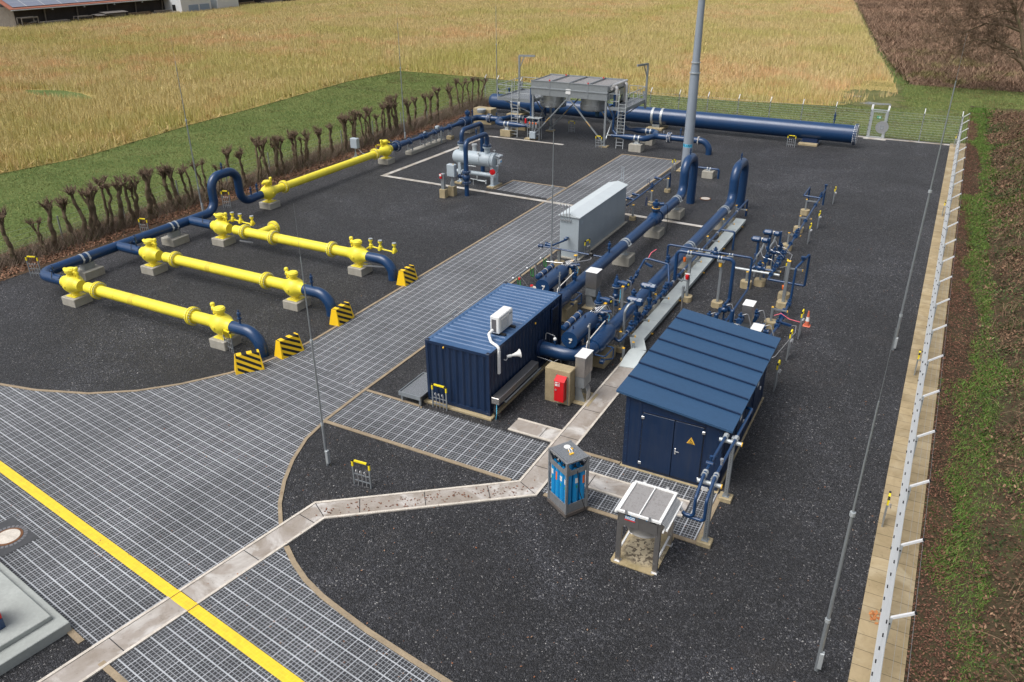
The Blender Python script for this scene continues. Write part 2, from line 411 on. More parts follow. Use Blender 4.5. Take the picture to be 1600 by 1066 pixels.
# ------------------------------------------------------------------ mesh helpers
def frame_from(d):
    d = Vector(d).normalized()
    a = Vector((0, 0, 1)) if abs(d.z) < .9 else Vector((1, 0, 0))
    u = d.cross(a).normalized()
    return u, d.cross(u).normalized()
class MB:
    """collects shapes (world or local coordinates) that become ONE mesh object"""
    def __init__(s, M=None):
        s.v, s.f, s.mi, s.M = [], [], [], M
    def add(s, vs, fs, mi=0):
        b = len(s.v)
        if s.M is not None: vs = [s.M @ Vector(v) for v in vs]
        s.v += [tuple(v) for v in vs]
        s.f += [tuple(b + i for i in f) for f in fs]
        s.mi += [mi] * len(fs)
        return s
    def box(s, x0, y0, z0, x1, y1, z1, mi=0, bev=0.):
        return s.obox(((x0+x1)/2, (y0+y1)/2, (z0+z1)/2), (abs(x1-x0), abs(y1-y0), abs(z1-z0)), None, mi, bev)
    def obox(s, c, size, rot=None, mi=0, bev=0.):
        hx, hy, hz = size[0]/2, size[1]/2, size[2]/2
        c = Vector(c)
        rm = rot if rot is not None else Matrix.Identity(3)
        bev = min(bev, hx*.9, hy*.9, hz*.9)
        if bev <= 0:
            vs = [c + rm @ Vector((x*hx, y*hy, z*hz)) for z in (-1, 1) for y in (-1, 1) for x in (-1, 1)]
            return s.add(vs, [(0,2,3,1), (4,5,7,6), (0,1,5,4), (2,6,7,3), (0,4,6,2), (1,3,7,5)], mi)
        vs, idx = [], {}
        for z in (-1, 1):
            for y in (-1, 1):
                for x in (-1, 1):
                    for a in range(3):
                        h = [hx-bev, hy-bev, hz-bev]; h[a] += bev
                        idx[(x, y, z, a)] = len(vs)
                        vs.append(c + rm @ Vector((x*h[0], y*h[1], z*h[2])))
        fs = []
        for a in range(3):
            o1, o2 = (a+1) % 3, (a+2) % 3
            for sg in (-1, 1):
                q = []
                for p, r in ((-1,-1), (1,-1), (1,1), (-1,1)):
                    k = [0,0,0]; k[a] = sg; k[o1] = p; k[o2] = r
                    q.append(idx[(*k, a)])
                fs.append(tuple(q) if sg > 0 else tuple(reversed(q)))
            for p in (-1, 1):
                for r in (-1, 1):
                    k0 = [0,0,0]; k1 = [0,0,0]
                    k0[a], k1[a] = -1, 1; k0[o1] = k1[o1] = p; k0[o2] = k1[o2] = r
                    q = (idx[(*k0, o1)], idx[(*k1, o1)], idx[(*k1, o2)], idx[(*k0, o2)])
                    fs.append(q if p*r > 0 else tuple(reversed(q)))
        for x in (-1, 1):
            for y in (-1, 1):
                for z in (-1, 1):
                    q = tuple(idx[(x, y, z, a)] for a in range(3))
                    fs.append(q if x*y*z > 0 else tuple(reversed(q)))
        return s.add(vs, fs, mi)
    def bar(s, p0, p1, wd, ht=None, mi=0, up=(0, 0, 1)):
        """rectangular bar between two points; ht is measured along 'up'"""
        p0, p1 = Vector(p0), Vector(p1)
        d = p1 - p0; L = d.length
        if L < 1e-6: return s
        x = d / L; u = Vector(up)
        if abs(x.dot(u)) > .98: u = Vector((0, 1, 0))
        y = u.cross(x).normalized(); z = x.cross(y)
        rm = Matrix((x, y, z)).transposed()
        return s.obox((p0+p1)/2, (L, wd, ht or wd), rm, mi)
    def ring(s, pts_r, n, cap0=True, cap1=True, mi=0):
        """loft circles: list of (centre, u, v, r)"""
        vs, fs = [], []
        for c, u, v, r in pts_r:
            for i in range(n):
                a = 2*PI*i/n
                vs.append(Vector(c) + (u*math.cos(a) + v*math.sin(a)) * r)
        m = len(pts_r)
        for k in range(m-1):
            for i in range(n):
                j = (i+1) % n
                fs.append((k*n+i, k*n+j, (k+1)*n+j, (k+1)*n+i))
        if cap0: fs.append(tuple(reversed(range(n))))
        if cap1: fs.append(tuple((m-1)*n+i for i in range(n)))
        return s.add(vs, fs, mi)
    def cyl(s, p0, p1, r0, r1=None, n=16, mi=0, caps=True):
        d = Vector(p1) - Vector(p0)
        u, v = frame_from(d)
        return s.ring([(p0, v, u, r0), (p1, v, u, r0 if r1 is None else r1)], n, caps, caps, mi)
    def lathe(s, p0, d, prof, n=20, mi=0, caps=True):
        d = Vector(d).normalized(); u, v = frame_from(d); p0 = Vector(p0)
        return s.ring([(p0 + d*t, v, u, max(r, 1e-4)) for t, r in prof], n, caps, caps, mi)
    def sphere(s, c, r, n=20, mi=0, sq=1.):
        k = n//2
        return s.lathe(Vector(c) - Vector((0, 0, r*sq)), (0, 0, 1), [((1-math.cos(PI*i/k))*r*sq, math.sin(PI*i/k)*r) for i in range(k+1)], n, mi, False)
    def path(s, pts, bend=0., seg=7):
        pts = [Vector(p) for p in pts]
        if bend <= 0: return pts
        out = [pts[0]]
        for i in range(1, len(pts)-1):
            a, b, c = pts[i-1], pts[i], pts[i+1]
            d0, d1 = (a-b), (c-b)
            ang = d0.angle(d1)
            if ang > 3.1: out.append(b); continue
            t = min(bend / math.tan(ang/2), d0.length*.49 if i > 1 else d0.length*.98, d1.length*.49 if i < len(pts)-2 else d1.length*.98)
            rr = t*math.tan(ang/2)
            d0.normalize(); d1.normalize()
            cen = b + (d0+d1).normalized() * (rr/math.sin(ang/2))
            v0 = (b + d0*t) - cen; v1 = (b + d1*t) - cen
            tot = v0.angle(v1)
            ax = v0.cross(v1).normalized()
            for k in range(seg+1):
                out.append(cen + Matrix.Rotation(tot*k/seg, 3, ax) @ v0)
        out.append(pts[-1])
        return out
    def tube(s, pts, r, n=12, bend=0., mi=0, caps=True, seg=7):
        pts = s.path(pts, bend, seg)
        rs = r if isinstance(r, (list, tuple)) else [r]*len(pts)
        d = (pts[1]-pts[0]).normalized()
        u, v = frame_from(d); u, v = v, u
        rings = []
        for i, p in enumerate(pts):
            if i == 0: t = (pts[1]-pts[0])
            elif i == len(pts)-1: t = pts[i]-pts[i-1]
            else: t = (pts[i]-pts[i-1]).normalized() + (pts[i+1]-pts[i]).normalized()
            if t.length < 1e-9: t = d.copy()
            t.normalize()
            q = d.rotation_difference(t)
            u = q @ u; v = q @ v; d = t
            rings.append((p, u.copy(), v.copy(), rs[i]))
        return s.ring(rings, n, caps, caps, mi)
    def torus(s, c, ax, Rr, r, n=24, k=8, mi=0):
        u, v = frame_from(ax); ax = Vector(ax).normalized(); c = Vector(c)
        vs, fs = [], []
        for i in range(n):
            a = 2*PI*i/n; rd = u*math.cos(a) + v*math.sin(a)
            for j in range(k):
                b = 2*PI*j/k
                vs.append(c + rd*(Rr + r*math.cos(b)) + ax*r*math.sin(b))
        for i in range(n):
            for j in range(k):
                fs.append((i*k+j, ((i+1)%n)*k+j, ((i+1)%n)*k+(j+1)%k, i*k+(j+1)%k))
        return s.add(vs, fs, mi)
    def prism(s, poly, z0, z1, mi=0):
        n = len(poly)
        a = sum(poly[i][0]*poly[(i+1)%n][1] - poly[(i+1)%n][0]*poly[i][1] for i in range(n))
        if a < 0: poly = list(reversed(poly))
        vs = [(x, y, z0) for x, y in poly] + [(x, y, z1) for x, y in poly]
        fs = [tuple(range(n, 2*n)), tuple(reversed(range(n)))] + [(i, (i+1)%n, n+(i+1)%n, n+i) for i in range(n)]
        return s.add(vs, fs, mi)
    def sheet(s, poly, z, mi=0):
        n = len(poly)
        a = sum(poly[i][0]*poly[(i+1)%n][1] - poly[(i+1)%n][0]*poly[i][1] for i in range(n))
        if a < 0: poly = list(reversed(poly))
        return s.add([(x, y, z) for x, y in poly], [tuple(range(n))], mi)
    def ribbon(s, line, w0, w1, z0, z1, mi=0):
        """a band along a polyline: from w0 to w1 to its left, mitred, z0..z1"""
        P = [Vector((p[0], p[1])) for p in line]
        N = []
        for i in range(len(P)):
            a = (P[i]-P[i-1]).normalized() if i else (P[1]-P[0]).normalized()
            b = (P[i+1]-P[i]).normalized() if i < len(P)-1 else a
            na, nb = Vector((-a.y, a.x)), Vector((-b.y, b.x))
            m = (na+nb).normalized()
            N.append(m / max(.3, m.dot(na)))
        vs, fs = [], []
        for p, n in zip(P, N):
            A, B = p + n*w0, p + n*w1
            vs += [(A.x, A.y, z0), (A.x, A.y, z1), (B.x, B.y, z1), (B.x, B.y, z0)]
        for i in range(len(P)-1):
            o = i*4
            fs += [(o+1, o+5, o+6, o+2), (o, o+4, o+5, o+1), (o+2, o+6, o+7, o+3)]
        fs += [(0, 1, 2, 3), tuple(reversed([len(vs)-4+i for i in range(4)]))]
        return s.add(vs, fs, mi)
    def build(s, name, mats, parent=None, origin=None, ang=35, local=False, smooth=True):
        """link as one mesh object; under a parent the world coordinates become relative to the thing's base"""
        me = bpy.data.meshes.new(name)
        off = Vector((0, 0, 0))
        if parent is not None and not local:
            r = parent
            while r.parent: r = r.parent
            off = r.location
        elif origin is not None: off = Vector(origin)
        me.from_pydata([tuple(Vector(v) - off) for v in s.v], [], s.f)
        for mt in (mats if isinstance(mats, (list, tuple)) else [mats]):
            me.materials.append(MATS[mt])
        me.polygons.foreach_set('material_index', s.mi)
        if smooth:
            me.polygons.foreach_set('use_smooth', [True]*len(s.f))
            me.set_sharp_from_angle(angle=R(ang))
        me.update()
        o = bpy.data.objects.new(name, me)
        COL.objects.link(o)
        if parent is not None: o.parent = parent
        elif origin is not None: o.location = origin
        return o
def tag(o, label=None, cat=None, group=None, kind=None):
    if label: o['label'] = label
    if cat: o['category'] = cat
    if group: o['group'] = group
    if kind: o['kind'] = kind
    return o
def thing(name, label, cat, loc=(0, 0, 0), rz=0., group=None):
    o = bpy.data.objects.new(name, None)
    o.empty_display_size = .3
    COL.objects.link(o)
    o.location = loc; o.rotation_euler = (0, 0, rz)
    return tag(o, label, cat, group)
def structure(name, mb, mat, **k):
    return tag(mb.build(name, mat, **k), kind='structure')
def dup(root, loc, rz=None, label=None, group=None, scale=None):
    r = root.copy(); COL.objects.link(r); r.location = loc
    if rz is not None: r.rotation_euler = (0, 0, rz)
    if scale is not None: r.scale = scale
    if label: r['label'] = label
    if group: r['group'] = group
    for ch in root.children:
        q = ch.copy(); COL.objects.link(q); q.parent = r
        for g in ch.children:
            d = g.copy(); COL.objects.link(d); d.parent = q
    return r
def text_mesh(s, size, extrude=.002, spacing=1.0, bold=0.):
    cu = bpy.data.curves.new('lettering', 'FONT')
    cu.body = s; cu.size = size; cu.extrude = extrude; cu.align_x = 'CENTER'; cu.align_y = 'CENTER'
    cu.space_character = spacing; cu.offset = bold
    o = bpy.data.objects.new('lettering', cu)
    COL.objects.link(o)
    dg = bpy.context.evaluated_depsgraph_get()
    me = bpy.data.meshes.new_from_object(o.evaluated_get(dg))
    bpy.data.objects.remove(o)
    vs = [tuple(v.co) for v in me.vertices]; fs = [tuple(p.vertices) for p in me.polygons]
    bpy.data.meshes.remove(me)
    return vs, fs
def flange(parent, c, d, r, th=.09, pair=True, bolts=16, col='navy', bolt='alu', name='flange'):
    """bolted flange pair round a pipe, its bolt ring a sub-part"""
    d = Vector(d).normalized(); c = Vector(c)
    m = MB()
    if pair:
        m.lathe(c - d*th, d, [(0, r*.92), (.012, r), (th*.74, r), (th*.76, r*.80), (th*1.24, r*.80), (th*1.26, r), (2*th-.012, r), (2*th, r*.92)], 28)
    else:
        m.lathe(c - d*th/2, d, [(0, r*.92), (.01, r), (th-.01, r), (th, r*.92)], 24)
    f = m.build(name, col, parent)
    b = MB(); u, v = frame_from(d)
    hw = th*1.45 if pair else th*.95
    for i in range(bolts):
        a = 2*PI*i/bolts
        p = c + (u*math.cos(a) + v*math.sin(a)) * r*.86
        b.cyl(p - d*hw, p + d*hw, r*.075, n=8)
    b.torus(c, d, r*.86, r*.02, bolts, 4)
    b.build('bolt_ring', bolt, f)
    return f
def nozzle(parent, p, h=.35, r=.045, col='navy', name='vent_nozzle', d=(0, 0, 1)):
    """small capped valve stub standing on a pipe"""
    d = Vector(d)
    m = MB()
    m.lathe(p, d, [(0, r*.8), (h*.35, r*.8), (h*.36, r*1.7), (h*.45, r*1.7), (h*.46, r), (h*.62, r), (h*.63, r*1.5), (h*.82, r*1.5), (h*.86, r*.7), (h, r*.7)], 10)
    return m.build(name, col, parent)
def clamp_pair(parent, c, axis, r, gap=.2, wd=.06, base_z=None, col='galv_light', name='pipe_clamp'):
    """two strap clamps round a pipe with a saddle under them"""
    a = Vector(axis).normalized(); c = Vector(c)
    side = Vector((0, 0, 1)).cross(a)
    m = MB()
    for s in (-1, 1):
        m.lathe(c + a*(s*gap/2 - wd/2), a, [(0, r+.004), (0, r+.016), (wd, r+.016), (wd, r+.004)], 24, caps=False)
        for t in (-1, 1):
            m.obox(c + a*s*gap/2 + side*t*(r+.045), (.07, .07, .05), None)
    if base_z is not None:
        z1 = c.z - r*.85
        if z1 > base_z:
            m.obox((c.x, c.y, (z1+base_z)/2), ((gap*.9 if abs(a.x) > .5 else r*.9), (gap*.9 if abs(a.y) > .5 else r*.9), z1-base_z))
        m.obox((c.x, c.y, base_z+.012), ((gap*1.7 if abs(a.x) > .5 else r*1.7), (gap*1.7 if abs(a.y) > .5 else r*1.7), .024))
    return m.build(name, col, parent)
def block(x, y, sx, sy, h, label, group=None, mat='concrete', clamp=None):
    """cast concrete pipe block; clamp = (pipe z, pipe r, axis)"""
    t = thing('concrete_block', label, 'concrete block', (x, y, 0), 0, group)
    MB().box(x-sx/2, y-sy/2, -.05, x+sx/2, y+sy/2, h, 0, .025).build('footing', mat, t)
    if clamp:
        clamp_pair(t, (x, y, clamp[0]), clamp[2], clamp[1], base_z=h)
    return t
def support(x, y, h, label, arm=None, group='galvanised pipe support posts', foot=.30, r=.045, arm_z=None, foot_h=.22, sq=True):
    """galvanised post in a concrete foot, yellow end cap, short bracket arm"""
    t = thing('support_post', label, 'support post', (x, y, 0), 0, group)
    k = foot/2; b = foot*.29
    MB().prism([(x-k, y-b), (x-b, y-k), (x+b, y-k), (x+k, y-b), (x+k, y+b), (x+b, y+k), (x-b, y+k), (x-k, y+b)], -.05, foot_h).build('foot', 'concrete_tan', t)
    MB().obox((x, y, (h+foot_h)/2), (r*2, r*2, h-foot_h+.001), None, 0, .008).build('post', 'galv', t)
    MB().obox((x, y, h+.016), (r*2.3, r*2.3, .035), None, 0, .008).build('end_cap', 'cap_yellow', t)
    if arm:
        z = arm_z if arm_z is not None else h*.72
        L = Vector((arm[0], arm[1], 0))
        d = L.normalized()
        a = MB(); a.bar(Vector((x, y, z)) + d*r, Vector((x, y, z)) + L, .07, .07)
        ar = a.build('bracket_arm', 'galv', t)
        e = Vector((x, y, z)) + L
        MB().bar(e, e + d*.03, .078, .078).build('arm_cap', 'cap_yellow', ar)
    return t
def small_valve(m, p, d=(1, 0, 0), s=1.):
    """body, bonnet and two end flanges of a small valve, added to m"""
    d = Vector(d).normalized(); p = Vector(p)
    m.lathe(p - d*.16*s, d, [(0, .085*s), (.03*s, .085*s), (.031*s, .05*s), (.08*s, .06*s), (.12*s, .095*s), (.20*s, .095*s), (.24*s, .06*s), (.289*s, .05*s), (.29*s, .085*s), (.32*s, .085*s)], 12)
    m.lathe(p, (0, 0, 1), [(0, .05*s), (.12*s, .05*s), (.121*s, .08*s), (.15*s, .08*s), (.151*s, .035*s), (.22*s, .035*s)], 10)
def valve_part(t, p, d, s):
    m = MB(); small_valve(m, p, d, s); return m.build('valve', 'navy', t)
def ring_part(t, p, d=(0, 1, 0)):
    m = MB(); m.lathe(Vector(p) - Vector(d)*.05, d, [(0, .11), (.035, .11), (.036, .08), (.06, .08), (.061, .11), (.1, .11)], 14); return m.build('flange', 'navy', t)
def marker(x, y, h, wd, ax, label, hooks=3, z0=0., lean=0.):
    """steel frame with a yellow and black crossbar guarding small vent pipes"""
    t = thing('marker_frame', label, 'marker frame', (x, y, z0), ax, 'yellow topped marker frames')
    k = wd/2
    m = MB()
    m.bar((-k, 0, 0), (-k, 0, h-.25), .045); m.bar((k, 0, 0), (k, 0, h-.25), .045)
    for z in (.18, .42): m.bar((-k, 0, z), (k, 0, z), .025, .03)
    m.build('frame', 'galv', t, local=True)
    m = MB()
    for sx in (-k, k): m.bar((sx, 0, h-.25), (sx, 0, h-.06), .055)
    m.bar((-k+.07, 0, h-.03), (k-.07, 0, h-.03), .055)
    m.build('crossbar', 'marker_yellow', t, local=True)
    m = MB()
    for sx, sg in ((-k, 1), (k, -1)):
        m.obox((sx, 0, h-.03), (.062, .062, .07), None, 0, .01)
        m.bar((sx + sg*.03, 0, h-.03), (sx + sg*.08, 0, h-.03), .057)
    m.build('corner_cap', 'black', t, local=True)
    for i in range(hooks):
        px_ = -k + wd*(i+1)/(hooks+1)
        m = MB(); m.tube([(px_, 0, 0), (px_, 0, h*.62), (px_ + .02, -.1, h*.70), (px_+.02, -.1, h*.60)], .016, 8, .04)
        m.build('vent_pipe', 'alu', t, local=True)
    return t
def mast(x, y, h, label, r=.042, z0=0., base=True):
    r *= .82
    t = thing('lightning_mast', label, 'mast', (x, y, z0), 0, 'slender lightning masts')
    m = MB()
    a, b = h*.27, h*.62
    m.cyl((0, 0, 0), (0, 0, min(1.6, a)), r*1.25, n=10)
    m.cyl((0, 0, min(1.6, a)), (0, 0, b), r, r*.85, n=10)
    m.cyl((0, 0, b), (0, 0, h*.99), r*.62, r*.45, n=10)
    m.build('tube', 'galv', t, local=True)
    for z in (min(1.6, a), b): MB().cyl((0, 0, z-.05), (0, 0, z+.05), r*1.5, n=10).build('collar', 'galv_light', t, local=True)
    if base: MB().obox((.05, 0, .35), (.10, .12, .5), None, 0, .01).build('base_bracket', 'galv_light', t, local=True)
    MB().cyl((0, 0, h*.99), (0, 0, h*.99+1.6), .005, .003, n=6).build('rod_tip', 'galv', t, local=True)
    return t

# ------------------------------------------------------------------ ground, paving, channels
TURF = -.06
def bank_z(x, y):
    """ground right of the fence: shallow ditch, then a rough bank"""
    t = x - 1.9
    if t < 0: return -.02
    d = -.28*math.exp(-((t-1.5)/.8)**2)
    b = 1.0*max(0, min(1, (t-2.1)/3.2))
    b = b*b*(3-2*b)
    f = max(0, min(1, (94-y)/12))
    return (d + b*1.1)*f - .02*(1-f)
structure('ground', MB().sheet([(-700, -300), (700, -300), (700, 900), (-700, 900)], -.6), 'turf')
structure('meadow', MB().sheet([(-66, -30), (-42.2, -30), (-42.2, 77), (1.83, 77), (1.83, 92.5), (26, 92.5), (26, 108), (-4.6, 108), (-6, 100), (-8, 92), (-66, 92)], TURF), 'turf')
FIELD = [(-63.5, -60), (-61.5, 34.5), (-60.5, 40.5), (-62.5, 53), (-63.3, 63), (-65.2, 80), (-64.5, 90.2), (-51.5, 90.2), (-40, 88.6), (-30.5, 87.6), (-20, 88.2), (-10.7, 89.8), (-8.5, 92.5), (-5.2, 99), (-6.0, 106), (-9.5, 126), (-15, 160), (-29, 249), (-60, 420), (-420, 420), (-420, -60)]
structure('field', MB().sheet(FIELD, -.03), 'field_soil')
structure('field_gap', MB().sheet([(-95, 58.6), (-91, 60.4), (-87, 60.0), (-82.5, 58.4), (-83.5, 57.2), (-88, 57.0), (-93, 57.4)], -.024), 'turf')
def blob(cx, cy, rx, ry, n, j, seed):
    r_ = random.Random(seed)
    return [(cx + math.cos(2*PI*i/n)*rx*(1+r_.uniform(-j, j)), cy + math.sin(2*PI*i/n)*ry*(1+r_.uniform(-j, j))) for i in range(n)]
for q in ((-7.6, 97.0, 3.0, 5.2, 1), (-7.0, 92.8, 3.0, 2.0, 2), (-7.4, 103.5, 2.4, 4.4, 3)): structure('field_track', MB().sheet(blob(q[0], q[1], q[2], q[3], 60, .25, q[4]), -.022-.003*q[4]), 'mud')
structure('puddle', MB().sheet([(-8.4, 92.6), (-7.4, 92.2), (-6.2, 92.4), (-5.3, 93.0), (-5.5, 93.7), (-6.6, 93.6), (-7.6, 93.9)], -.016), 'puddle')
structure('puddle', MB().sheet([(-9.9, 96.6), (-8.9, 96.3), (-8.4, 96.8), (-9.2, 97.3)], -.016), 'puddle')
structure('maize_field', MB().sheet([(-4.3, 107.5), (-5.2, 112), (-9.0, 130), (-14.4, 162), (-28, 250), (-58, 420), (260, 420), (260, 107.5)], -.04), 'maize_soil')
# compound
structure('gravel_yard', MB().sheet([(-41.0, -14), (.70, -14), (.70, 75.75), (-43.4, 75.6), (-41.6, 60), (-40.9, 46), (-40.7, 28), (-41.1, 21), (-60, 20), (-60, -14)], 0), 'gravel')
structure('hedge_bed', MB().sheet([(-44.4, 5), (-40.95, 20.6), (-40.6, 28), (-40.8, 46), (-41.5, 60), (-43.2, 75.5), (-45.4, 75.5), (-44.4, 40), (-44.8, 20)], .012), 'litter_soil')
# bank right of the fence as a real slope
def bank():
    m = MB(); nx, ny = 26, 60
    xs = [1.82 + (i/(nx-1))**1.4 * 22 for i in range(nx)]
    ys = [-12 + 108*j/(ny-1) for j in range(ny)]
    rr = random.Random(3)
    vs = [(x, y, bank_z(x, y) + (rr.uniform(-.05, .05) if x > 2.2 else 0)) for y in ys for x in xs]
    fs = [(j*nx+i, j*nx+i+1, (j+1)*nx+i+1, (j+1)*nx+i) for j in range(ny-1) for i in range(nx-1)]
    m.add(vs, fs)
    structure('bank', m, 'bank_soil')
bank()
# paved roads
curveL = [(-70, 20.0), (-50, 17.0), (-40, 15.5), (-36, 14.85), (-33, 14.55), (-30.64, 14.70), (-28.99, 15.05), (-26.88, 15.84), (-25.40, 16.84), (-24.30, 18.0), (-23.25, 19.55), (-22.68, 20.9), (-22.34, 22.2), (-22.20, 23.6)]
curveR = [(-17.72, 20.99), (-17.65, 18.70), (-17.45, 17.33), (-17.00, 16.14), (-16.44, 15.11), (-15.76, 14.15), (-15.07, 13.44)]
curve2 = [(-14.22, 12.72), (-13.58, 12.31), (-12.84, 11.94), (-12.02, 11.66), (-11.20, 11.47), (-10.17, 11.25), (-9.13, 11.09), (-7.69, 10.88), (0, 9.75), (.66, 9.65)]
low = [(.66, 5.25), (-14.47, 7.50), (-16.0, 7.80), (-17.0, 7.95), (-30, 9.86), (-70, 15.76)]
structure('paved_road', MB().sheet(curveL[1:-2] + [(-22.34, 22.2), (-17.72, 20.99)] + curveR[1:] + curve2 + low, .010), 'paver_skew')
structure('paved_road', MB().sheet([(-22.34, 22.2), (-22.20, 23.6), (-22.18, 40), (-22.18, 46.6), (-22.25, 60.65), (-17.66, 60.70), (-17.72, 20.99)], .010), 'paver_road')
structure('paved_patch', MB().sheet([(-26.39, 49.92), (-22.21, 49.90), (-22.21, 47.05), (-26.45, 47.40)], .009), 'paver_side')
structure('paved_patch', MB().sheet([(-17.66, 20.98), (-9.76, 20.98), (-9.76, 18.62), (-17.62, 18.64)], .008), 'paver_side')
structure('paved_patch', MB().sheet([(-8.84, 19.28), (-3.90, 19.28), (-3.90, 18.46), (-8.84, 18.46)], .008), 'paver_side')
structure('paved_patch', MB().sheet([(-8.84, 20.98), (-3.90, 20.98), (-3.90, 20.16), (-8.84, 20.16)], .008), 'paver_side')
structure('paved_patch', MB().sheet([(-4.52, 20.15), (-3.90, 20.15), (-3.90, 19.29), (-4.52, 19.29)], .008), 'paver_side')
def kerb(line, w=.11, side=1, h=.03):
    m = MB(); m.ribbon(line, 0, w*side, -.05, h)
    return structure('kerb', m, 'kerb')
kerb(curveL + [(-22.18, 40), (-22.18, 46.3)], .12)
kerb([(-22.18, 46.75), (-22.20, 49.86), (-26.40, 49.98), (-26.5, 47.4)][:2], .12)
kerb([(-22.22, 49.92), (-26.42, 49.94), (-26.55, 47.45)], .12, -1)
kerb([(-22.21, 49.95), (-22.25, 60.7), (-17.60, 60.72), (-17.70, 46.4)], .12)
kerb([(-17.70, 45.6), (-17.72, 20.99)] + curveR[1:] + [(-14.98, 13.36)], .12, 1)
kerb([(-17.58, 20.99), (-15.1, 20.96)], .11, 1)
kerb([(-17.52, 18.62), (-9.95, 18.60)], .14, -1)
kerb(curve2, .15, 1)
kerb([(-17.55, 8.03), (-16.26, 7.82)], .16, -1)
kerb([(-15.28, 7.62), (-8.0, 6.53), (.66, 5.25)], .16, -1)
kerb([(-8.7, 18.45), (-3.88, 18.45), (-3.88, 20.9)], .14, -1)
kerb([(-8.84, 20.99), (-7.2, 20.99)], .12, 1)
kerb([(-15.0, 21.0), (-15.05, 20.98)], .1, 1)
# yellow line across road and channel
def yline():
    a, b = Vector((-70, 17.9)), Vector((20, 4.78))
    d = (b-a).normalized(); n = Vector((-d.y, d.x))
    m = MB()
    w_ = .155
    k = lambda p: (p.x, p.y)
    c0, c1 = Vector((-16.87, -1.0)), Vector((-14.40, 14.50)); cdv = (c1-c0).normalized(); cn = Vector((cdv.y, -cdv.x))
    sc_ = (c0-a).dot(cn) / d.dot(cn); h_ = .43 / abs(d.dot(cn))
    for s0, s1, z in ((0, sc_-h_, .0155), (sc_-h_, sc_-h_+.086, .0462), (sc_-h_+.087, sc_+h_-.087, .0272), (sc_+h_-.086, sc_+h_, .0462), (sc_+h_, 80, .0155)):
        p, q = a + d*s0, a + d*s1
        m.sheet([k(p-n*w_), k(q-n*w_), k(q+n*w_), k(p+n*w_)], z)
    structure('road_marking', m, 'road_paint')
yline()
# concrete channel with raised rims
def channel(line, wd, name='drain_channel', joint=2.0, ext=()):
    h = wd/2
    P = [Vector(p) for p in line]
    m = MB()
    m.ribbon(line, -h+.085, h-.085, -.05, .022)
    structure(name, m, 'channel_slab')
    m = MB()
    m.ribbon(line, h-.08, h, -.05, .042); m.ribbon(line, -h, -h+.08, -.05, .042)
    structure('channel_rim', m, 'rim')
    m = MB()
    for a, b in zip(P[:-1], P[1:]):
        d = (b-a); L = d.length; d.normalize(); n = Vector((-d.y, d.x))
        t = joint*.6
        while t < L-.3:
            c = a + d*t
            q = [c - n*(h-.09) - d*.012, c - n*(h-.09) + d*.012, c + n*(h-.09) + d*.012, c + n*(h-.09) - d*.012]
            m.sheet([(v.x, v.y) for v in q], .0262)
            t += joint
    for i in range(1, len(P)-1):
        a = (P[i]-P[i-1]).normalized(); b = (P[i+1]-P[i]).normalized()
        n = (Vector((-a.y, a.x)) + Vector((-b.y, b.x))).normalized(); t = Vector((n.y, -n.x))
        hh = (h-.09)/max(.5, n.dot(Vector((-a.y, a.x))))
        q = [P[i] - n*hh - t*.012, P[i] - n*hh + t*.012, P[i] + n*hh + t*.012, P[i] + n*hh - t*.012]
        m.sheet([(v.x, v.y) for v in q], .0266)
    structure('channel_joint', m, 'rubber')
channel([(-16.87, -1.0), (-14.40, 14.50), (-9.29, 18.42), (-9.29, 27.85)], .86)
channel([(-11.45, 21.53), (-9.73, 21.53)], .84)
channel([(-8.85, 19.72), (-4.55, 19.72)], .84)
# pale slab band round the filter plot
BW = .36
m = MB()
m.sheet([(-35.72, 46.61), (-35.35, 46.98), (-26.6, 46.72), (-17.80, 46.50), (-10.9, 46.20), (-10.85, 45.84), (-17.80, 46.12), (-26.6, 46.34)], .024)
m.sheet([(-35.72, 46.61), (-35.36, 61.8), (-34.98, 61.8), (-34.98, 61.45), (-35.35, 46.98)], .024)
m.sheet([(-34.98, 61.8), (-27.9, 61.78), (-27.9, 61.42), (-34.98, 61.45)], .024)
structure('slab_path', m, 'path_slab')
# sandstone coloured slab strips under the fences
structure('slab_strip', MB().box(.68, -8, -.08, 1.17, 75.8, .03), 'strip_slab')
structure('slab_strip', MB().box(1.19, -8, -.08, 1.83, 77, .028), 'strip_slab')
structure('slab_strip', MB().box(-43.4, 75.85, -.08, .66, 76.15, .025), 'path_slab')
structure('slab_strip', MB().box(.67, 75.85, -.08, 1.15, 76.6, .027), 'strip_slab')
# manhole covers
def manhole(x, y, r, label, square=False):
    t = thing('manhole_cover', label, 'manhole cover', (x, y, 0), R(-8.4) if square else 0)
    if square:
        MB().box(-.80, -.52, 0, .80, .52, .018).build('paving_square', 'dark_pave', t, local=True)
        k = MB()
        for i in range(26):
            a = 2*PI*i/26
            k.obox((.04 + math.cos(a)*(r+.13), math.sin(a)*(r+.13), .02), (.10, .085, .016), Matrix.Rotation(a, 3, 'Z'), 0, .01)
        k.build('sett_ring', 'sett', t, local=True)
    MB().lathe((.04 if square else 0, 0, 0), (0, 0, 1), [(0, r+.06), (.026, r+.06), (.03, r+.04), (.03, r)], 32).build('iron_rim', 'rust', t, local=True)
    MB().lathe((.04 if square else 0, 0, 0), (0, 0, 1), [(.0, r-.01), (.036, r-.01), (.040, r-.05)], 32).build('lid', 'rim', t, local=True)
manhole(-21.72, 9.33, .34, 'round pale manhole lid set in a dark square of the paved road', True)
manhole(-13.04, 51.80, .30, 'round pale manhole lid in the gravel between the two tall pipe bends')
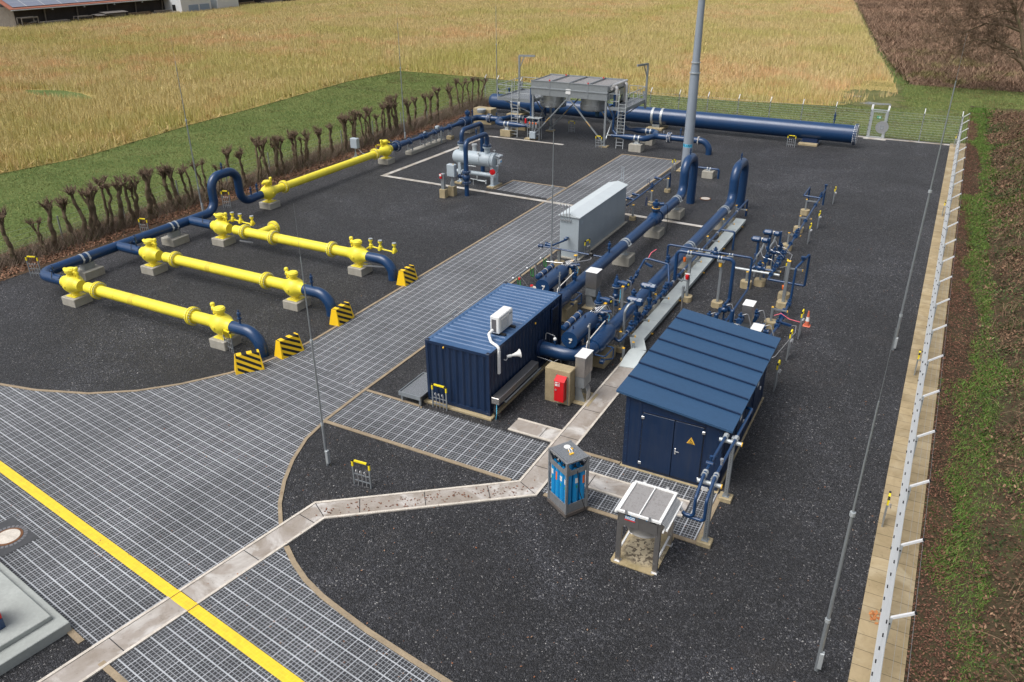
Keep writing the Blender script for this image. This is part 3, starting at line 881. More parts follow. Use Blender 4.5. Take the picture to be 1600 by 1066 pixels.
# stepped concrete slab at lower left
t = thing('concrete_plinth', 'two tier smooth grey concrete slab beside the paved road near the yellow line', 'concrete slab', (-16.83, 7.89, 0))
M1 = Matrix.Translation((-16.83, 7.89, 0)) @ Matrix.Rotation(R(-8.4), 4, 'Z')
MB(M1).box(-6, -5, -.1, 0, 0, .29, 0, .015).build('lower_tier', 'concrete_grey', t)
MB(M1).box(-6, -5, .29, -.42, -.22, .43, 0, .015).build('upper_tier', 'concrete_grey', t)
t = thing('service_cabinet', 'red and blue painted cabinet standing on the stepped concrete slab', 'cabinet', (-17.9, 6.6, .43))
MB(M1).box(-1.64, -1.36, .43, -.94, -1.06, .72, 0, .01).build('base', 'navy', t)
MB(M1).box(-1.64, -1.36, .72, -.96, -1.06, 1.15, 0, .01).build('body', 'red', t)

# ------------------------------------------------------------------ yellow pipelines and blue header (left)
ZP = .99
def ball_valve(t, x, y, z, ax, base, flip=1):
    """yellow ball valve: round body with tapered ends, pedestal, gearbox on top, small vent valves"""
    a = Vector(ax); c = Vector((x, y, z))
    m = MB()
    m.lathe(c - a*.62, a, [(0, .27), (.10, .27), (.24, .33), (.36, .41), (.50, .455), (.62, .47), (.74, .455), (.88, .41), (1.0, .33), (1.14, .275), (1.24, .27)], 28)
    m.lathe((x, y, base), (0, 0, 1), [(0, .19), (.05, .17), (.10, .13), (z-base-.38, .13), (z-base-.30, .20)], 16)
    m.obox((x, y, base+.014), (.62, .62, .028))
    s = Vector((-a.y, a.x, 0))
    for k in (-1, 1):
        m.cyl(c + s*.40*k, c + s*.50*k, .06, n=10)
    v = m.build('ball_valve', 'yellow', t)
    m = MB()
    m.lathe((x, y, z+.38), (0, 0, 1), [(0, .20), (.09, .20), (.10, .15), (.20, .15), (.21, .24), (.34, .25), (.36, .21), (.39, .20)], 18)
    m.cyl((x, y, z+.67) , Vector((x, y, z+.67)) - a*.34 - s*.05, .07, n=10)
    m.lathe(Vector((x, y, z+.67)) - a*.30, -a, [(0, .09), (.05, .09), (.12, .06)], 10)
    m.obox(Vector((x, y, z+.70)) + s*.16, (.16, .16, .12), None, 0, .02)
    m.build('gearbox', 'yellow', v)
    m = MB()
    for off, h in ((.42*flip, .52), (.26*flip, .30)):
        p = c + a*off + Vector((0, 0, .36)) + s*.05
        m.lathe(p, (0, 0, 1), [(0, .045), (h*.35, .045), (h*.36, .085), (h*.52, .085), (h*.53, .05), (h*.72, .06), (h*.73, .10), (h*.93, .10), (h, .07)], 10)
    m.build('vent_valve', 'yellow', v)
    MB().tube([c + a*.42*flip + Vector((0, 0, .62)) + s*.05, c + a*.36*flip + Vector((0, 0, .38)) + s*.22, c + a*.12*flip + Vector((0, 0, .42)) + s*.18, c - a*.02*flip + Vector((0, 0, .60)) + s*.1], .012, 6, .12).build('cable', 'black', v)
    return v
def down_elbow(t, x0, x1, y, z, r=.255):
    MB().tube([(x0, y, z), (x1, y, z), (x1, y, -.1)], r, 24, .75, seg=12).build('outlet_elbow', 'navy', t)
    MB().torus((x1, y, .30), (0, 0, 1), r+.002, .008).build('weld_seam', 'navy_dark', t)

def branch(y, label, nz, valve_label=None):
    t = thing('yellow_pipeline', label, 'pipeline', (-30, y, 0), 0, 'yellow pipelines')
    MB().cyl((-33.95, y, ZP), (-26.5, y, ZP), .255, n=28).build('pipe', 'yellow', t)
    for x in (-33.2, -27.05): flange(t, (x, y, ZP), (1, 0, 0), .41, .10, True, 20, 'yellow')
    for xw in (-31.9, -29.6): MB().torus((xw, y, ZP), (1, 0, 0), .256, .005, 28, 5).build('weld_seam', 'yellow_weld', t)
    MB().lathe((-30.9, y, ZP), (1, 0, 0), [(0, .256), (0, .2585), (.30, .2585), (.30, .256)], 28, caps=False).build('marking_band', 'yellow_weld', t)
    ball_valve(t, -35.0, y, ZP, (1, 0, 0), .40, 1)
    ball_valve(t, -25.35, y, ZP, (1, 0, 0), .40, -1)
    MB().cyl((-26.6, y, ZP), (-25.9, y, ZP), .258, n=28).build('pipe', 'yellow', t)
    down_elbow(t, -24.8, -23.24, y, ZP)
    if nz: nozzle(t, (-24.25, y, ZP+.24), .62, .055)
    return t
b1 = branch(21.40, 'nearest yellow pipeline with two ball valves, curving down behind the first striped barrier', True)
b2 = branch(25.91, 'middle yellow pipeline between two ball valves, its blue end behind the slender mast', True)
b3 = branch(30.75, 'yellow pipeline with a short flanged side stub, farthest of the three parallel ones', False)
m = MB(); m.tube([(-32.25, 30.75, ZP), (-32.25, 31.95, ZP)], .24, 24)
m.build('side_stub', 'yellow', b3)
flange(b3, (-32.25, 31.98, ZP), (0, 1, 0), .39, .10, True, 18, 'yellow')
flange(b3, (-31.1, 30.75, ZP), (1, 0, 0), .41, .10, True, 20, 'yellow')
def sample_line(t, x, y, z, sx):
    """small bore branch with three yellow valves standing beside the big ball valve"""
    m = MB()
    m.tube([(x, y+.28, z+.25), (x, y+.62, z+.25), (x+sx*1.55, y+.62, z+.18)], .04, 8, .06)
    for i, dx in enumerate((.02, .62, 1.5)):
        p = Vector((x+sx*dx, y+.62, z+.22))
        m.lathe(p - Vector((0, 0, .10)), (0, 0, 1), [(0, .05), (.06, .09), (.16, .10), (.26, .10), (.28, .06), (.42, .07), (.43, .11), (.50, .11)], 12)
        m.lathe(p - Vector((0, .14, 0)), (0, 1, 0), [(0, .08), (.05, .08), (.06, .05), (.22, .05), (.23, .08), (.28, .08)], 10)
    m.build('sampling_valves', 'yellow', t)
    for dx in (.02, .62, 1.5):
        m = MB(); m.lathe((x+sx*dx, y+.62, z+.62), (0, 0, 1), [(0, .03), (.04, .03), (.045, .11), (.065, .11)], 14)
        m.build('handwheel', 'galv_light', t)
sample_line(b3, -34.7, 30.75, ZP+.05, 1)
sample_line(b3, -25.0, 30.75, ZP+.05, 1)
MB().bar((-24.9, 30.5, .55), (-23.6, 31.0, .5), .06).build('drain_bracket', 'alu', b3)
MB().bar((-33.9, 30.9, .30), (-33.0, 31.0, .30), .06).build('drain_bracket', 'alu', b3)
vb = 'concrete blocks under the yellow valves'
for y, w1, w2 in ((21.40, 'nearest pipeline at the blue elbow corner', 'nearest pipeline by its blue outlet'),
                  (25.91, 'middle pipeline near the blue header', 'middle pipeline by its blue outlet'),
                  (30.75, 'pipeline with the side stub, near the header', 'pipeline with the side stub, by its blue outlet')):
    block(-35.0, y, .95, .95, .40, 'concrete block, yellow valve of the ' + w1, vb)
    block(-25.33, y, .90, .95, .40, 'concrete block, yellow valve of the ' + w2, vb)

# blue header with expansion loop
X0 = -37.55
t = thing('header_pipe', 'navy header pipe along the hedge with a tall upright expansion loop', 'pipe', (X0, 28, 0))
MB().tube([(-35.5, 21.4, ZP), (X0, 21.4, ZP), (X0, 32.75, ZP), (X0, 32.75, 3.02), (X0, 34.85, 3.02), (X0, 34.85, ZP-.05), (X0, 36.6, ZP)], .255, 28, .72, seg=12).build('pipe', 'navy', t)
for y in (25.91, 30.75):
    MB().cyl((X0, y, ZP), (-35.5, y, ZP), .25, n=24).build('branch_pipe', 'navy', t)
for y in (23.86, 29.55):
    clamp_pair(t, (X0, y, ZP), (0, 1, 0), .257, .34, .10)
nozzle(t, (X0, 33.75, 3.25), .45, .045)
nozzle(t, (X0, 35.75, ZP+.22), .5, .055); nozzle(t, (X0, 36.3, ZP+.22), .62, .055)
nozzle(t, (-36.35, 21.4, ZP+.24), .45, .055); nozzle(t, (-36.05, 25.91, ZP+.24), .62, .055)
for y in (21.4, 25.91, 30.75):
    MB().tube([(-36.4, y, ZP+.45), (-36.2, y-.25, ZP+.10), (-35.8, y-.2, ZP+.1), (-35.3, y-.1, ZP+.6)], .014, 6, .12).build('cable', 'black', t)
hb = 'concrete blocks under the blue header'
block(X0, 23.95, 1.0, 1.15, .42, 'concrete block with galvanised saddle under the blue header by its corner', hb)
block(X0, 29.55, 1.0, 1.15, .42, 'concrete block with galvanised saddle under the blue header before the loop', hb)
for y in (23.95, 29.55):
    MB().box(X0-.2, y-.3, .42, X0+.2, y+.3, .75).build('saddle', 'galv', [o for o in COL.objects if o.name.startswith('concrete_block') and abs(o.location.y-y) < .01 and abs(o.location.x-X0) < .01][0])
# yellow run along the hedge
t = thing('yellow_pipeline', 'long yellow pipeline parallel to the hedge, running away from the blue loop', 'pipeline', (X0, 43.5, 0), 0, 'yellow pipelines')
MB().cyl((X0, 37.8, ZP), (X0, 49.4, ZP), .255, n=28).build('pipe', 'yellow', t)
for y in (38.65, 48.55): flange(t, (X0, y, ZP), (0, 1, 0), .41, .10, True, 20, 'yellow')
ball_valve(t, X0, 37.2, ZP, (0, 1, 0), .40, 1)
ball_valve(t, X0, 49.95, ZP, (0, 1, 0), .40, -1)
block(X0, 37.2, .95, .95, .40, 'weathered concrete block under the yellow valve just past the blue loop', vb)
block(X0, 49.95, .95, .95, .40, 'weathered concrete block under the yellow valve where yellow pipe meets blue reducer', vb)

# blue metering run beyond
ZN = 1.02
t = thing('metering_line', 'thin navy metering line with flanges and valves past the yellow pipe, ending in a fork', 'pipe', (X0, 57, 0))
m = MB()
m.lathe((X0, 50.45, ZN), (0, 1, 0), [(0, .24), (2.0, .24), (2.7, .15), (7.9, .15), (8.6, .13), (8.7, .15), (9.8, .15), (10.4, .25), (11.6, .25)], 24)
m.build('pipe', 'navy', t)
flange(t, (X0, 51.35, ZN), (0, 1, 0), .43, .12, True, 20)
for y in (53.15, 54.9, 55.5, 56.8, 57.9, 59.2): flange(t, (X0, y, ZN), (0, 1, 0), .27, .06, True, 12)
flange(t, (X0, 61.4, ZN), (0, 1, 0), .43, .12, True, 20)
m = MB()
m.lathe((X0, 61.55, ZN), (0, 1, 0), [(0, .25), (.3, .36), (.7, .42), (1.1, .36), (1.4, .25)], 24)
m.lathe((X0, 62.25, ZN+.3), (0, 0, 1), [(0, .16), (.25, .16), (.26, .24), (.5, .24), (.52, .12), (.6, .12)], 16)
m.cyl((X0, 62.25, ZN+.68), (X0+.32, 62.0, ZN+.72), .09, n=10)
m.build('control_valve', 'navy', t)
m = MB(); m.lathe((X0, 55.2, ZN), (0, 1, 0), [(0, .17), (.1, .24), (.5, .24), (.6, .17)], 16); m.build('valve_body', 'navy', t)
m = MB()
m.obox((X0, 57.3, ZN+.34), (.30, .34, .22), None, 0, .03); m.cyl((X0, 57.3, ZN+.1), (X0, 57.3, ZN+.3), .06, n=10)
m.obox((X0+.05, 55.3, ZN+.30), (.16, .2, .12), None, 0, .02)
m.build('meter_head', 'grey_light', t)
m = MB()
m.tube([(X0, 62.9, ZN), (X0, 64.0, ZN), (-35.4, 64.0, ZN)], .25, 24, .7, seg=10)
m.build('elbow', 'navy', t)
flange(t, (-36.3, 64.0, ZN), (1, 0, 0), .41, .12, True, 20)
m = MB()
for s in (-1, 1):
    m.tube([(-35.6, 64.0, ZN), (-35.05, 64.0, ZN), (-34.85, 64.0+1.45*s, ZN), (-33.0, 64.0+1.45*s, ZN)], .23, 20, .6, seg=9)
    m.lathe((-33.02, 64.0+1.45*s, ZN), (1, 0, 0), [(0, .23), (.25, .23), (.95, .12), (1.5, .11)], 20)
m.build('fork', 'navy', t)
for s in (-1, 1): clamp_pair(t, (-33.75, 64.0+1.45*s, ZN), (1, 0, 0), .235, .36, .10, .55)
nozzle(t, (X0, 50.7, ZN+.22), .4, .05); nozzle(t, (X0+.02, 63.05, ZN+.24), .6, .05); nozzle(t, (-35.6, 64.0, ZN+.24), .35, .035)
t = thing('footing_beam', 'long low concrete beam with galvanised stands under the thin blue metering line', 'concrete beam', (X0, 55.1, 0))
MB().box(X0-.3, 52.9, -.05, X0+.3, 58.1, .26, 0, .02).build('beam', 'concrete', t)
m = MB()
for y in (53.2, 55.0, 55.9, 56.7, 57.8):
    for s in (-.22, .22): m.bar((X0+s, y, .26), (X0+s, y, ZN-.12), .05)
    m.bar((X0-.28, y, ZN-.16), (X0+.28, y, ZN-.16), .06); m.bar((X0-.3, y, .45), (X0+.3, y, .45), .05)
m.bar((X0+.42, 57.2, .1), (X0+.42, 57.2, ZN+.1), .10)
m.build('pipe_stand', 'galv', t)
t = block(X0, 59.25, .5, .5, .28, 'small square concrete block with galvanised stand under the thin blue pipe', None, 'concrete_tan')
m = MB()
for s in (-.18, .18): m.bar((X0+s, 59.25, .28), (X0+s, 59.25, ZN-.13), .05)
m.bar((X0-.25, 59.25, ZN-.15), (X0+.25, 59.25, ZN-.15), .07); m.bar((X0-.2, 59.25, .5), (X0+.2, 59.25, .5), .05)
m.build('pipe_stand', 'galv', t)
block(X0, 62.3, .8, .8, .55, 'concrete block under the blue control valve at the pipe bend', None)
t = block(-38.15, 66.4, 1.9, 1.1, 1.38, 'tall smooth concrete block behind the blue pipe bend near the hedge', None, 'concrete_tan')
MB().lathe((-37.95, 65.4, 1.15), (0, 0, 1), [(0, .35), (.18, .42), (.3, .42), (.34, .3)], 20).build('sensor_cover', 'galv_light', t)
block(-33.75, 62.62, 1.0, .9, .55, 'concrete block under the front prong of the blue fork left of the ladder', 'concrete blocks under the blue forks', 'concrete_tan')
block(-33.75, 65.50, 1.0, .9, .55, 'concrete block under the rear prong of the blue fork behind the left ladder', 'concrete blocks under the blue forks', 'concrete_tan')

# striped barriers
def barrier(x, y, rz, label):
    t = thing('barrier', label, 'barrier', (x, y, 0), rz, 'striped concrete barriers')
    m = MB()
    a, b, c_, h = .28, .56, .13, .76
    vs = [(-a, -b, 0), (a, -b, 0), (a, b, 0), (-a, b, 0), (-c_, -b+.09, h), (c_, -b+.09, h), (c_, b-.09, h), (-c_, b-.09, h)]
    m.add(vs, [(0,3,2,1), (4,5,6,7), (0,1,5,4), (1,2,6,5), (2,3,7,6), (3,0,4,7)])
    m.build('wedge', 'stripes', t, local=True)
    return t
barrier(-22.83, 20.22, R(-38), 'yellow and black striped barrier in front of the nearest blue pipe end')
barrier(-22.36, 22.05, R(-12), 'yellow and black striped barrier standing alone between the first two blue pipe ends')
barrier(-22.42, 25.60, R(0), 'yellow and black striped barrier before the middle blue pipe end')
barrier(-22.42, 30.80, R(0), 'yellow and black striped barrier farthest up the road kerb')

# grey box on a post by the hedge
t = thing('control_box', 'light grey control box on a flared post by the hedge, near the long yellow pipe', 'control box', (-40.2, 49.6, 0))
MB().box(-40.45, 49.35, -.03, -39.95, 49.85, .25, 0, .02).build('footing', 'concrete_tan', t)
MB().lathe((-40.2, 49.6, .25), (0, 0, 1), [(0, .20), (.35, .06), (1.0, .06)], 4).build('post', 'galv', t)
MB().box(-40.52, 49.42, .95, -39.88, 49.80, 1.72, 0, .03).build('box', 'grey_light', t)
MB().tube([(-39.95, 49.6, .95), (-39.6, 49.65, .6), (-38.9, 49.7, .5)], .02, 6, .1).build('cable', 'galv_light', t)

# ------------------------------------------------------------------ container
CX0, CX1, CY0, CY1, CZ0, CZ1 = -15.02, -12.36, 21.46, 27.54, .10, 2.60
t = thing('container', 'navy corrugated steel container with flat ribbed roof beside the road', 'container', ((CX0+CX1)/2, (CY0+CY1)/2, 0))
def corr_wall(m, p0, d, L, z0, z1, nrm, pitch=.278, dep=.05):
    """trapezoid corrugation along d"""
    d = Vector(d); n = Vector(nrm)
    k = round(L/pitch); q = L/k
    pr = []
    for i in range(k):
        pr += [(i*q, 0), (i*q+q*.28, 0), (i*q+q*.5, -dep), (i*q+q*.78, -dep)]
    pr.append((L, 0))
    vs, fs = [], []
    for s, o in pr:
        p = Vector(p0) + d*s + n*o
        vs += [(p.x, p.y, z0), (p.x, p.y, z1)]
    for i in range(len(pr)-1): fs.append((2*i, 2*i+2, 2*i+3, 2*i+1))
    m.add(vs, fs)
m = MB()
e = .05
corr_wall(m, (CX0+e, CY0+.025, 0), (1, 0, 0), CX1-CX0-2*e, CZ0+.12, CZ1-.10, (0, -1, 0))
corr_wall(m, (CX1-.025, CY0+e, 0), (0, 1, 0), CY1-CY0-2*e, CZ0+.12, CZ1-.10, (1, 0, 0))
corr_wall(m, (CX1-e, CY1-.025, 0), (-1, 0, 0), CX1-CX0-2*e, CZ0+.12, CZ1-.10, (0, 1, 0))
corr_wall(m, (CX0+.025, CY1-e, 0), (0, -1, 0), CY1-CY0-2*e, CZ0+.12, CZ1-.10, (-1, 0, 0))
m.build('corrugated_wall', 'navy_shed', t, ang=25)
m = MB()
for x in (CX0, CX1-.10):
    for y in (CY0, CY1-.10): m.box(x, y, CZ0, x+.10, y+.10, CZ1-.002)
for z0, z1 in ((CZ0, CZ0+.14), (CZ1-.11, CZ1-.004)):
    m.box(CX0+.10, CY0+.004, z0, CX1-.10, CY0+.07, z1); m.box(CX0+.10, CY1-.07, z0, CX1-.10, CY1-.004, z1)
    m.box(CX0+.004, CY0+.10, z0, CX0+.07, CY1-.10, z1); m.box(CX1-.07, CY0+.10, z0, CX1-.004, CY1-.10, z1)
m.build('frame', 'navy_shed', t)
for x in (CX0-.005, CX1-.155):
    for y in (CY0-.005, CY1-.155):
        for z in (CZ0-.01, CZ1-.10):
            cc = MB().box(x, y, z, x+.16, y+.16, z+.115, 0, .012).build('corner_casting', 'navy_shed', t)
            if z > 1: MB().box(x+.055, y+.035, z+.1155, x+.105, y+.125, z+.118).build('casting_hole', 'black', cc)
def ribbed_roof():
    m = MB(); y0, y1 = CY0+.17, CY1-.17; x0, x1 = CX0+.02, CX1-.02
    k = 21; q = (y1-y0)/k; pr = [(CY0+.01, 0)]
    for i in range(k): pr += [(y0+i*q, 0), (y0+i*q+q*.22, 0), (y0+i*q+q*.36, -.028), (y0+i*q+q*.66, -.028), (y0+i*q+q*.8, 0)]
    pr += [(y1, 0), (CY1-.01, 0)]
    vs, fs = [], []
    for y, o in pr:
        vs += [(x0, y, CZ1), (x0+.10, y, CZ1), (x0+.14, y, CZ1+o), (x1-.14, y, CZ1+o), (x1-.10, y, CZ1), (x1, y, CZ1)]
    for i in range(len(pr)-1):
        for j in range(5): fs.append((i*6+j, i*6+j+1, i*6+j+7, i*6+j+6))
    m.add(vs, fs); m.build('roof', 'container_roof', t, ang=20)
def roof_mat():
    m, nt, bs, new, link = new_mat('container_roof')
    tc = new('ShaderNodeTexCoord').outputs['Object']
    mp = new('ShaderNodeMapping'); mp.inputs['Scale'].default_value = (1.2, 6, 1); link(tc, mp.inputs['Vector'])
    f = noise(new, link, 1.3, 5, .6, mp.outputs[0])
    c = lerp_col(new, link, ramp(new, link, noise(new, link, .9, 4, .6, tc), [(.4, 0.), (.65, 1.)]), (.040, .098, .21), (.068, .135, .26))  # blues paler than the wall paint, with the sky's reflection painted in
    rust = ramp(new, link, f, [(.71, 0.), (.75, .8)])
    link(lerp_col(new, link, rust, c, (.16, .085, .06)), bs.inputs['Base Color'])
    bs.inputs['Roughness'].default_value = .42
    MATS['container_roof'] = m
roof_mat(); ribbed_roof()
MB().box(CX0-.12, CY0-.14, -.05, CX1+.12, CY1+.1, CZ0-.012, 0, .02).build('plinth', 'concrete_tan', t)
m = MB()
m.obox((CX1+.01, 26.83, 1.98), (.05, .62, .66), None, 0, .01); vg = m.build('vent_hood', 'navy_dark', t)
m = MB()
for i in range(8): m.obox((CX1+.045, 26.83, 1.72+i*.075), (.03, .52, .028))
m.build('slat', 'black', vg)
for p in ((CX1+.012, 25.1, 2.30), (CX0+.80, CY0-.012, 2.47)):
    MB().cyl(Vector(p)-Vector((.02,.02,0)), Vector(p)+Vector((.02,-.01,0)), .04, n=12).build('marker_lamp', 'cap_yellow', t)
m = MB()  # white trunking from the roof unit down the wall
m.box(CX1+.01, 22.02, 1.58, CX1+.10, 22.13, 2.50, 0, .01)
m.build('cable_trunking', 'white', t)
m = MB(); m.tube([(-12.95, 22.80, 2.86), (-12.98, 22.55, 2.80), (-12.70, 22.22, 2.70), (CX1+.05, 22.08, 2.64), (CX1+.05, 22.08, 2.45)], .055, 10, .12); m.build('refrigerant_hose', 'white', t)
m = MB()
hp = Vector((CX1+.08, 22.62, 2.02))
m.tube([(CX1+.02, 22.50, 1.95), (CX1+.12, 22.50, 1.90), (CX1+.12, 22.58, 2.02)], .022, 8, .05)
m.build('speaker_bracket', 'galv', t)
hd = Vector((.62, .62, .10)).normalized()
MB().lathe(hp, hd, [(0, .055), (.16, .06), (.17, .045), (.28, .06), (.38, .085), (.46, .125), (.50, .165), (.515, .165), (.49, .11), (.44, .03)], 20).build('horn_speaker', 'white', t)
m = MB(); m.box(CX1+.02, 21.52, .62, CX1+.34, 24.72, .88, 0, .012); cb = m.build('steel_conduit_box', 'stainless', t)
m = MB(); m.bar((CX1+.38, 21.95, .55), (CX1+.38, 24.85, .55), .05); m.bar((CX1+.02, 22.0, .55), (CX1+.4, 22.0, .55), .04); m.bar((CX1+.02, 24.7, .55), (CX1+.4, 24.7, .55), .04)
m.build('bracket_rail', 'galv', t)
m = MB()
for i in range(4): m.tube([(CX1+.12+.03*i, 21.62+.04*i, .62), (CX1+.14+.03*i, 21.5-.02*i, .35), (CX1+.18+.04*i, 21.55, .02)], .014, 6, .1)
m.build('cable', 'rubber', t)
MB().tube([(CX1+.2, 21.6, .62), (CX1+.28, 21.45, .3), (CX1+.22, 21.5, .02)], .014, 6, .1).build('cable', 'plate_cyan', t)
m = MB()
lr = Matrix.Rotation(R(32), 3, 'Y') @ Matrix.Rotation(R(0), 3, 'Z')
m.obox((CX0-.36, 23.75, 2.56), (.50, .40, .06), Matrix.Rotation(R(-35), 3, 'Y'), 0, .01)
fl = m.build('flood_light', 'galv', t)
MB().bar((CX0, 23.75, 2.4), (CX0-.25, 23.75, 2.5), .04).build('arm', 'white', fl)
# steps on the road side
t = thing('step_platform', 'low galvanised grating step against the left wall of the container', 'step platform', (-15.5, 21.7, 0))
MB().box(-15.95, 20.98, .33, -15.05, 22.6, .40).build('grating', 'grating', t)
m = MB()
for a in ((-15.97, 20.95, -15.03, 20.98), (-15.97, 22.6, -15.03, 22.63), (-16.0, 20.95, -15.97, 22.63)): m.box(a[0], a[1], .28, a[2], a[3], .44)
for x in (-15.9, -15.1):
    for y in (21.05, 22.5): m.bar((x, y, 0), (x, y, .33), .07)
m.build('frame', 'galv', t)
t2 = thing('step_platform', 'small galvanised grating tread behind the container, left of the blue bend', 'step platform', (-11.95, 26.95, 0))
MB().box(-12.30, 26.3, .33, -11.75, 27.6, .38).build('grating', 'grating', t2)
m = MB(); m.box(-12.30, 26.27, .26, -11.75, 26.3, .40); m.box(-11.75, 26.27, .26, -11.72, 27.63, .40)
for y in (26.35, 27.5): m.bar((-11.8, y, 0), (-11.8, y, .3), .06)
m.build('frame', 'galv', t2)
# air conditioner on the roof
t = thing('air_conditioner', 'white outdoor air conditioning unit standing on the navy container roof', 'air conditioner', (-12.9, 23.4, 2.61))
MB().box(-13.12, 22.90, 2.68, -12.74, 23.94, 3.36, 0, .03).build('case', 'white', t)
m = MB(); m.box(-12.755, 22.98, 2.74, -12.725, 23.62, 3.22, 0, .01); gr = m.build('grille', 'cream', t)
m = MB()
for i in range(11): m.box(-12.727, 23.0, 2.765+i*.042, -12.720, 23.6, 2.772+i*.042)
m.torus((-12.724, 23.3, 2.98), (1, 0, 0), .20, .006); m.build('slot', 'grey_light', gr)
m = MB(); m.box(-13.05, 22.893, 2.74, -12.86, 22.905, 3.24); m.build('side_coil', 'louvre', t)
m = MB(); m.box(-12.742, 23.66, 2.72, -12.728, 23.92, 3.30, 0, .004); m.build('service_cover', 'white', t)
m = MB(); m.box(-12.728, 23.66, 3.185, -12.7255, 23.86, 3.215); m.build('badge', 'ink', t)
for y in (23.05, 23.8): MB().box(-13.25, y-.05, 2.615, -12.55, y+.05, 2.68).build('foot', 'rubber', t)

# ------------------------------------------------------------------ shed
SX0, SX1, SY0, SY1 = -7.12, -3.97, 21.02, 27.45
def rz_(x): return 2.84 - (x+7.40)/(3.68) * .43
t = thing('shed', 'navy metal equipment shed with a sloping ribbed roof and double doors', 'shed', ((SX0+SX1)/2, (SY0+SY1)/2, 0))
m = MB()
zl, zr = rz_(SX0)-.09, rz_(SX1)-.09
m.add([(SX0, SY0, .02), (SX1, SY0, .02), (SX1, SY1, .02), (SX0, SY1, .02), (SX0, SY0, zl), (SX1, SY0, zr), (SX1, SY1, zr), (SX0, SY1, zl)],
      [(0,3,2,1), (4,5,6,7), (0,1,5,4), (1,2,6,5), (2,3,7,6), (3,0,4,7)])
wl = m.build('wall', 'navy_shed', t)
m = MB()
for x in (SX0+.13, SX0+.54, SX1-.55, SX1-.16): m.box(x-.006, SY0-.012, .06, x+.006, SY0, rz_(x)-.14)
m.box(SX0+.56, SY0-.014, 2.22, SX1-.57, SY0, 2.245)
for y in np.linspace(SY0+.35, SY1-.35, 7): m.box(SX1, y-.006, .06, SX1+.012, y+.006, zr-.06)
m.build('panel_joint', 'navy_dark', wl)
m = MB()
for x in (SX0+.08, SX0+.58, SX1-.6, SX1-.12):
    for z in np.linspace(.2, 2.1, 8): m.obox((x, SY0-.008, z), (.02, .016, .02))
m.build('rivet', 'navy_roof', wl)
m = MB()
RX0, RX1, RY0, RY1 = -7.42, -3.70, 20.86, 27.88
za, zb = rz_(RX0), rz_(RX1)
m.add([(RX0, RY0, za-.07), (RX1, RY0, zb-.07), (RX1, RY1, zb-.07), (RX0, RY1, za-.07), (RX0, RY0, za), (RX1, RY0, zb), (RX1, RY1, zb), (RX0, RY1, za)],
      [(0,3,2,1), (4,5,6,7), (0,1,5,4), (1,2,6,5), (2,3,7,6), (3,0,4,7)])
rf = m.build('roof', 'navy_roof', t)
for i in range(1, 7):
    y = RY0 + (RY1-RY0)*i/7 + .02
    m = MB(); m.bar((RX0+.02, y, za+.028), (RX1-.02, y, zb+.028), .045, .06)
    m.build('standing_seam', 'navy_shed', rf)
for nm, x0, x1 in (('door', SX0+.60, SX0+1.62), ('door', SX0+1.64, SX1-.60)):
    m = MB(); m.box(x0, SY0-.03, .12, x1, SY0-.002, 2.19, 0, .008)
    d = m.build(nm, 'navy_shed', t)
    m = MB()
    for a in ((x0-.022, .10, x0-.004, 2.21), (x1+.004, .10, x1+.022, 2.21), (x0-.022, 2.195, x1+.022, 2.215), (x0-.022, .085, x1+.022, .112)): m.box(a[0], SY0-.012, a[1], a[2], SY0-.001, a[3])
    m.build('gasket', 'black', d)
    if x0 > SX0+1.2:
        m = MB(); m.box(x0+.06, SY0-.045, .98, x0+.11, SY0-.03, 1.20, 0, .006); m.tube([(x0+.085, SY0-.04, 1.12), (x0+.085, SY0-.09, 1.12), (x0+.22, SY0-.09, 1.12)], .013, 8, .02)
        m.build('handle', 'alu', d)
        m = MB(); k = .14; cx, cz = x0+.55, 1.62
        m.add([(cx-k, SY0-.034, cz-.11), (cx+k, SY0-.034, cz-.11), (cx, SY0-.034, cz+.14)], [(0, 1, 2)])
        wsn = m.build('warning_sign', 'copper_sign', d)
        m = MB()
        for a, b in (((0, .075), (-.03, 0)), ((-.03, 0), (.02, .005)), ((.02, .005), (-.01, -.075)), ((-.07, -.085), (.07, -.085)), ((-.05, -.02), (-.06, -.07)), ((.05, -.02), (.06, -.07))):
            m.bar((cx+a[0], SY0-.037, cz+a[1]), (cx+b[0], SY0-.037, cz+b[1]), .006, .016, 0, (0, 1, 0))
        m.build('symbol', 'black', wsn)
    m = MB()
    hx = x0+.0 if x0 < SX0+1 else x1
    for z in (.30, 2.02): m.box(hx-.05, SY0-.055, z-.05, hx+.05, SY0-.03, z+.05, 0, .01)
    m.build('hinge', 'alu', d)
for y0, y1 in ((22.9, 23.9), (25.4, 26.4)):
    m = MB(); m.box(SX1+.002, y0, .12, SX1+.03, y1, 2.0, 0, .008); d = m.build('side_door', 'navy_shed', t)
    m = MB(); m.box(SX1+.03, y1-.14, 1.0, SX1+.07, y1-.06, 1.12, 0, .01); m.build('handle', 'white', d)
    m = MB(); m.box(SX1+.03, y0+.35, 1.35, SX1+.034, y0+.62, 1.75); sg = m.build('notice', 'white', d)
    m = MB(); m.add([(SX1+.036, y0+.39, 1.56), (SX1+.036, y0+.58, 1.56), (SX1+.036, y0+.485, 1.72)], [(0, 1, 2)]); m.build('symbol', 'copper_sign', sg)
MB().box(SX0-.05, SY0-.10, -.05, SX1+.06, SY1+.08, .018).build('plinth', 'concrete_tan', t)

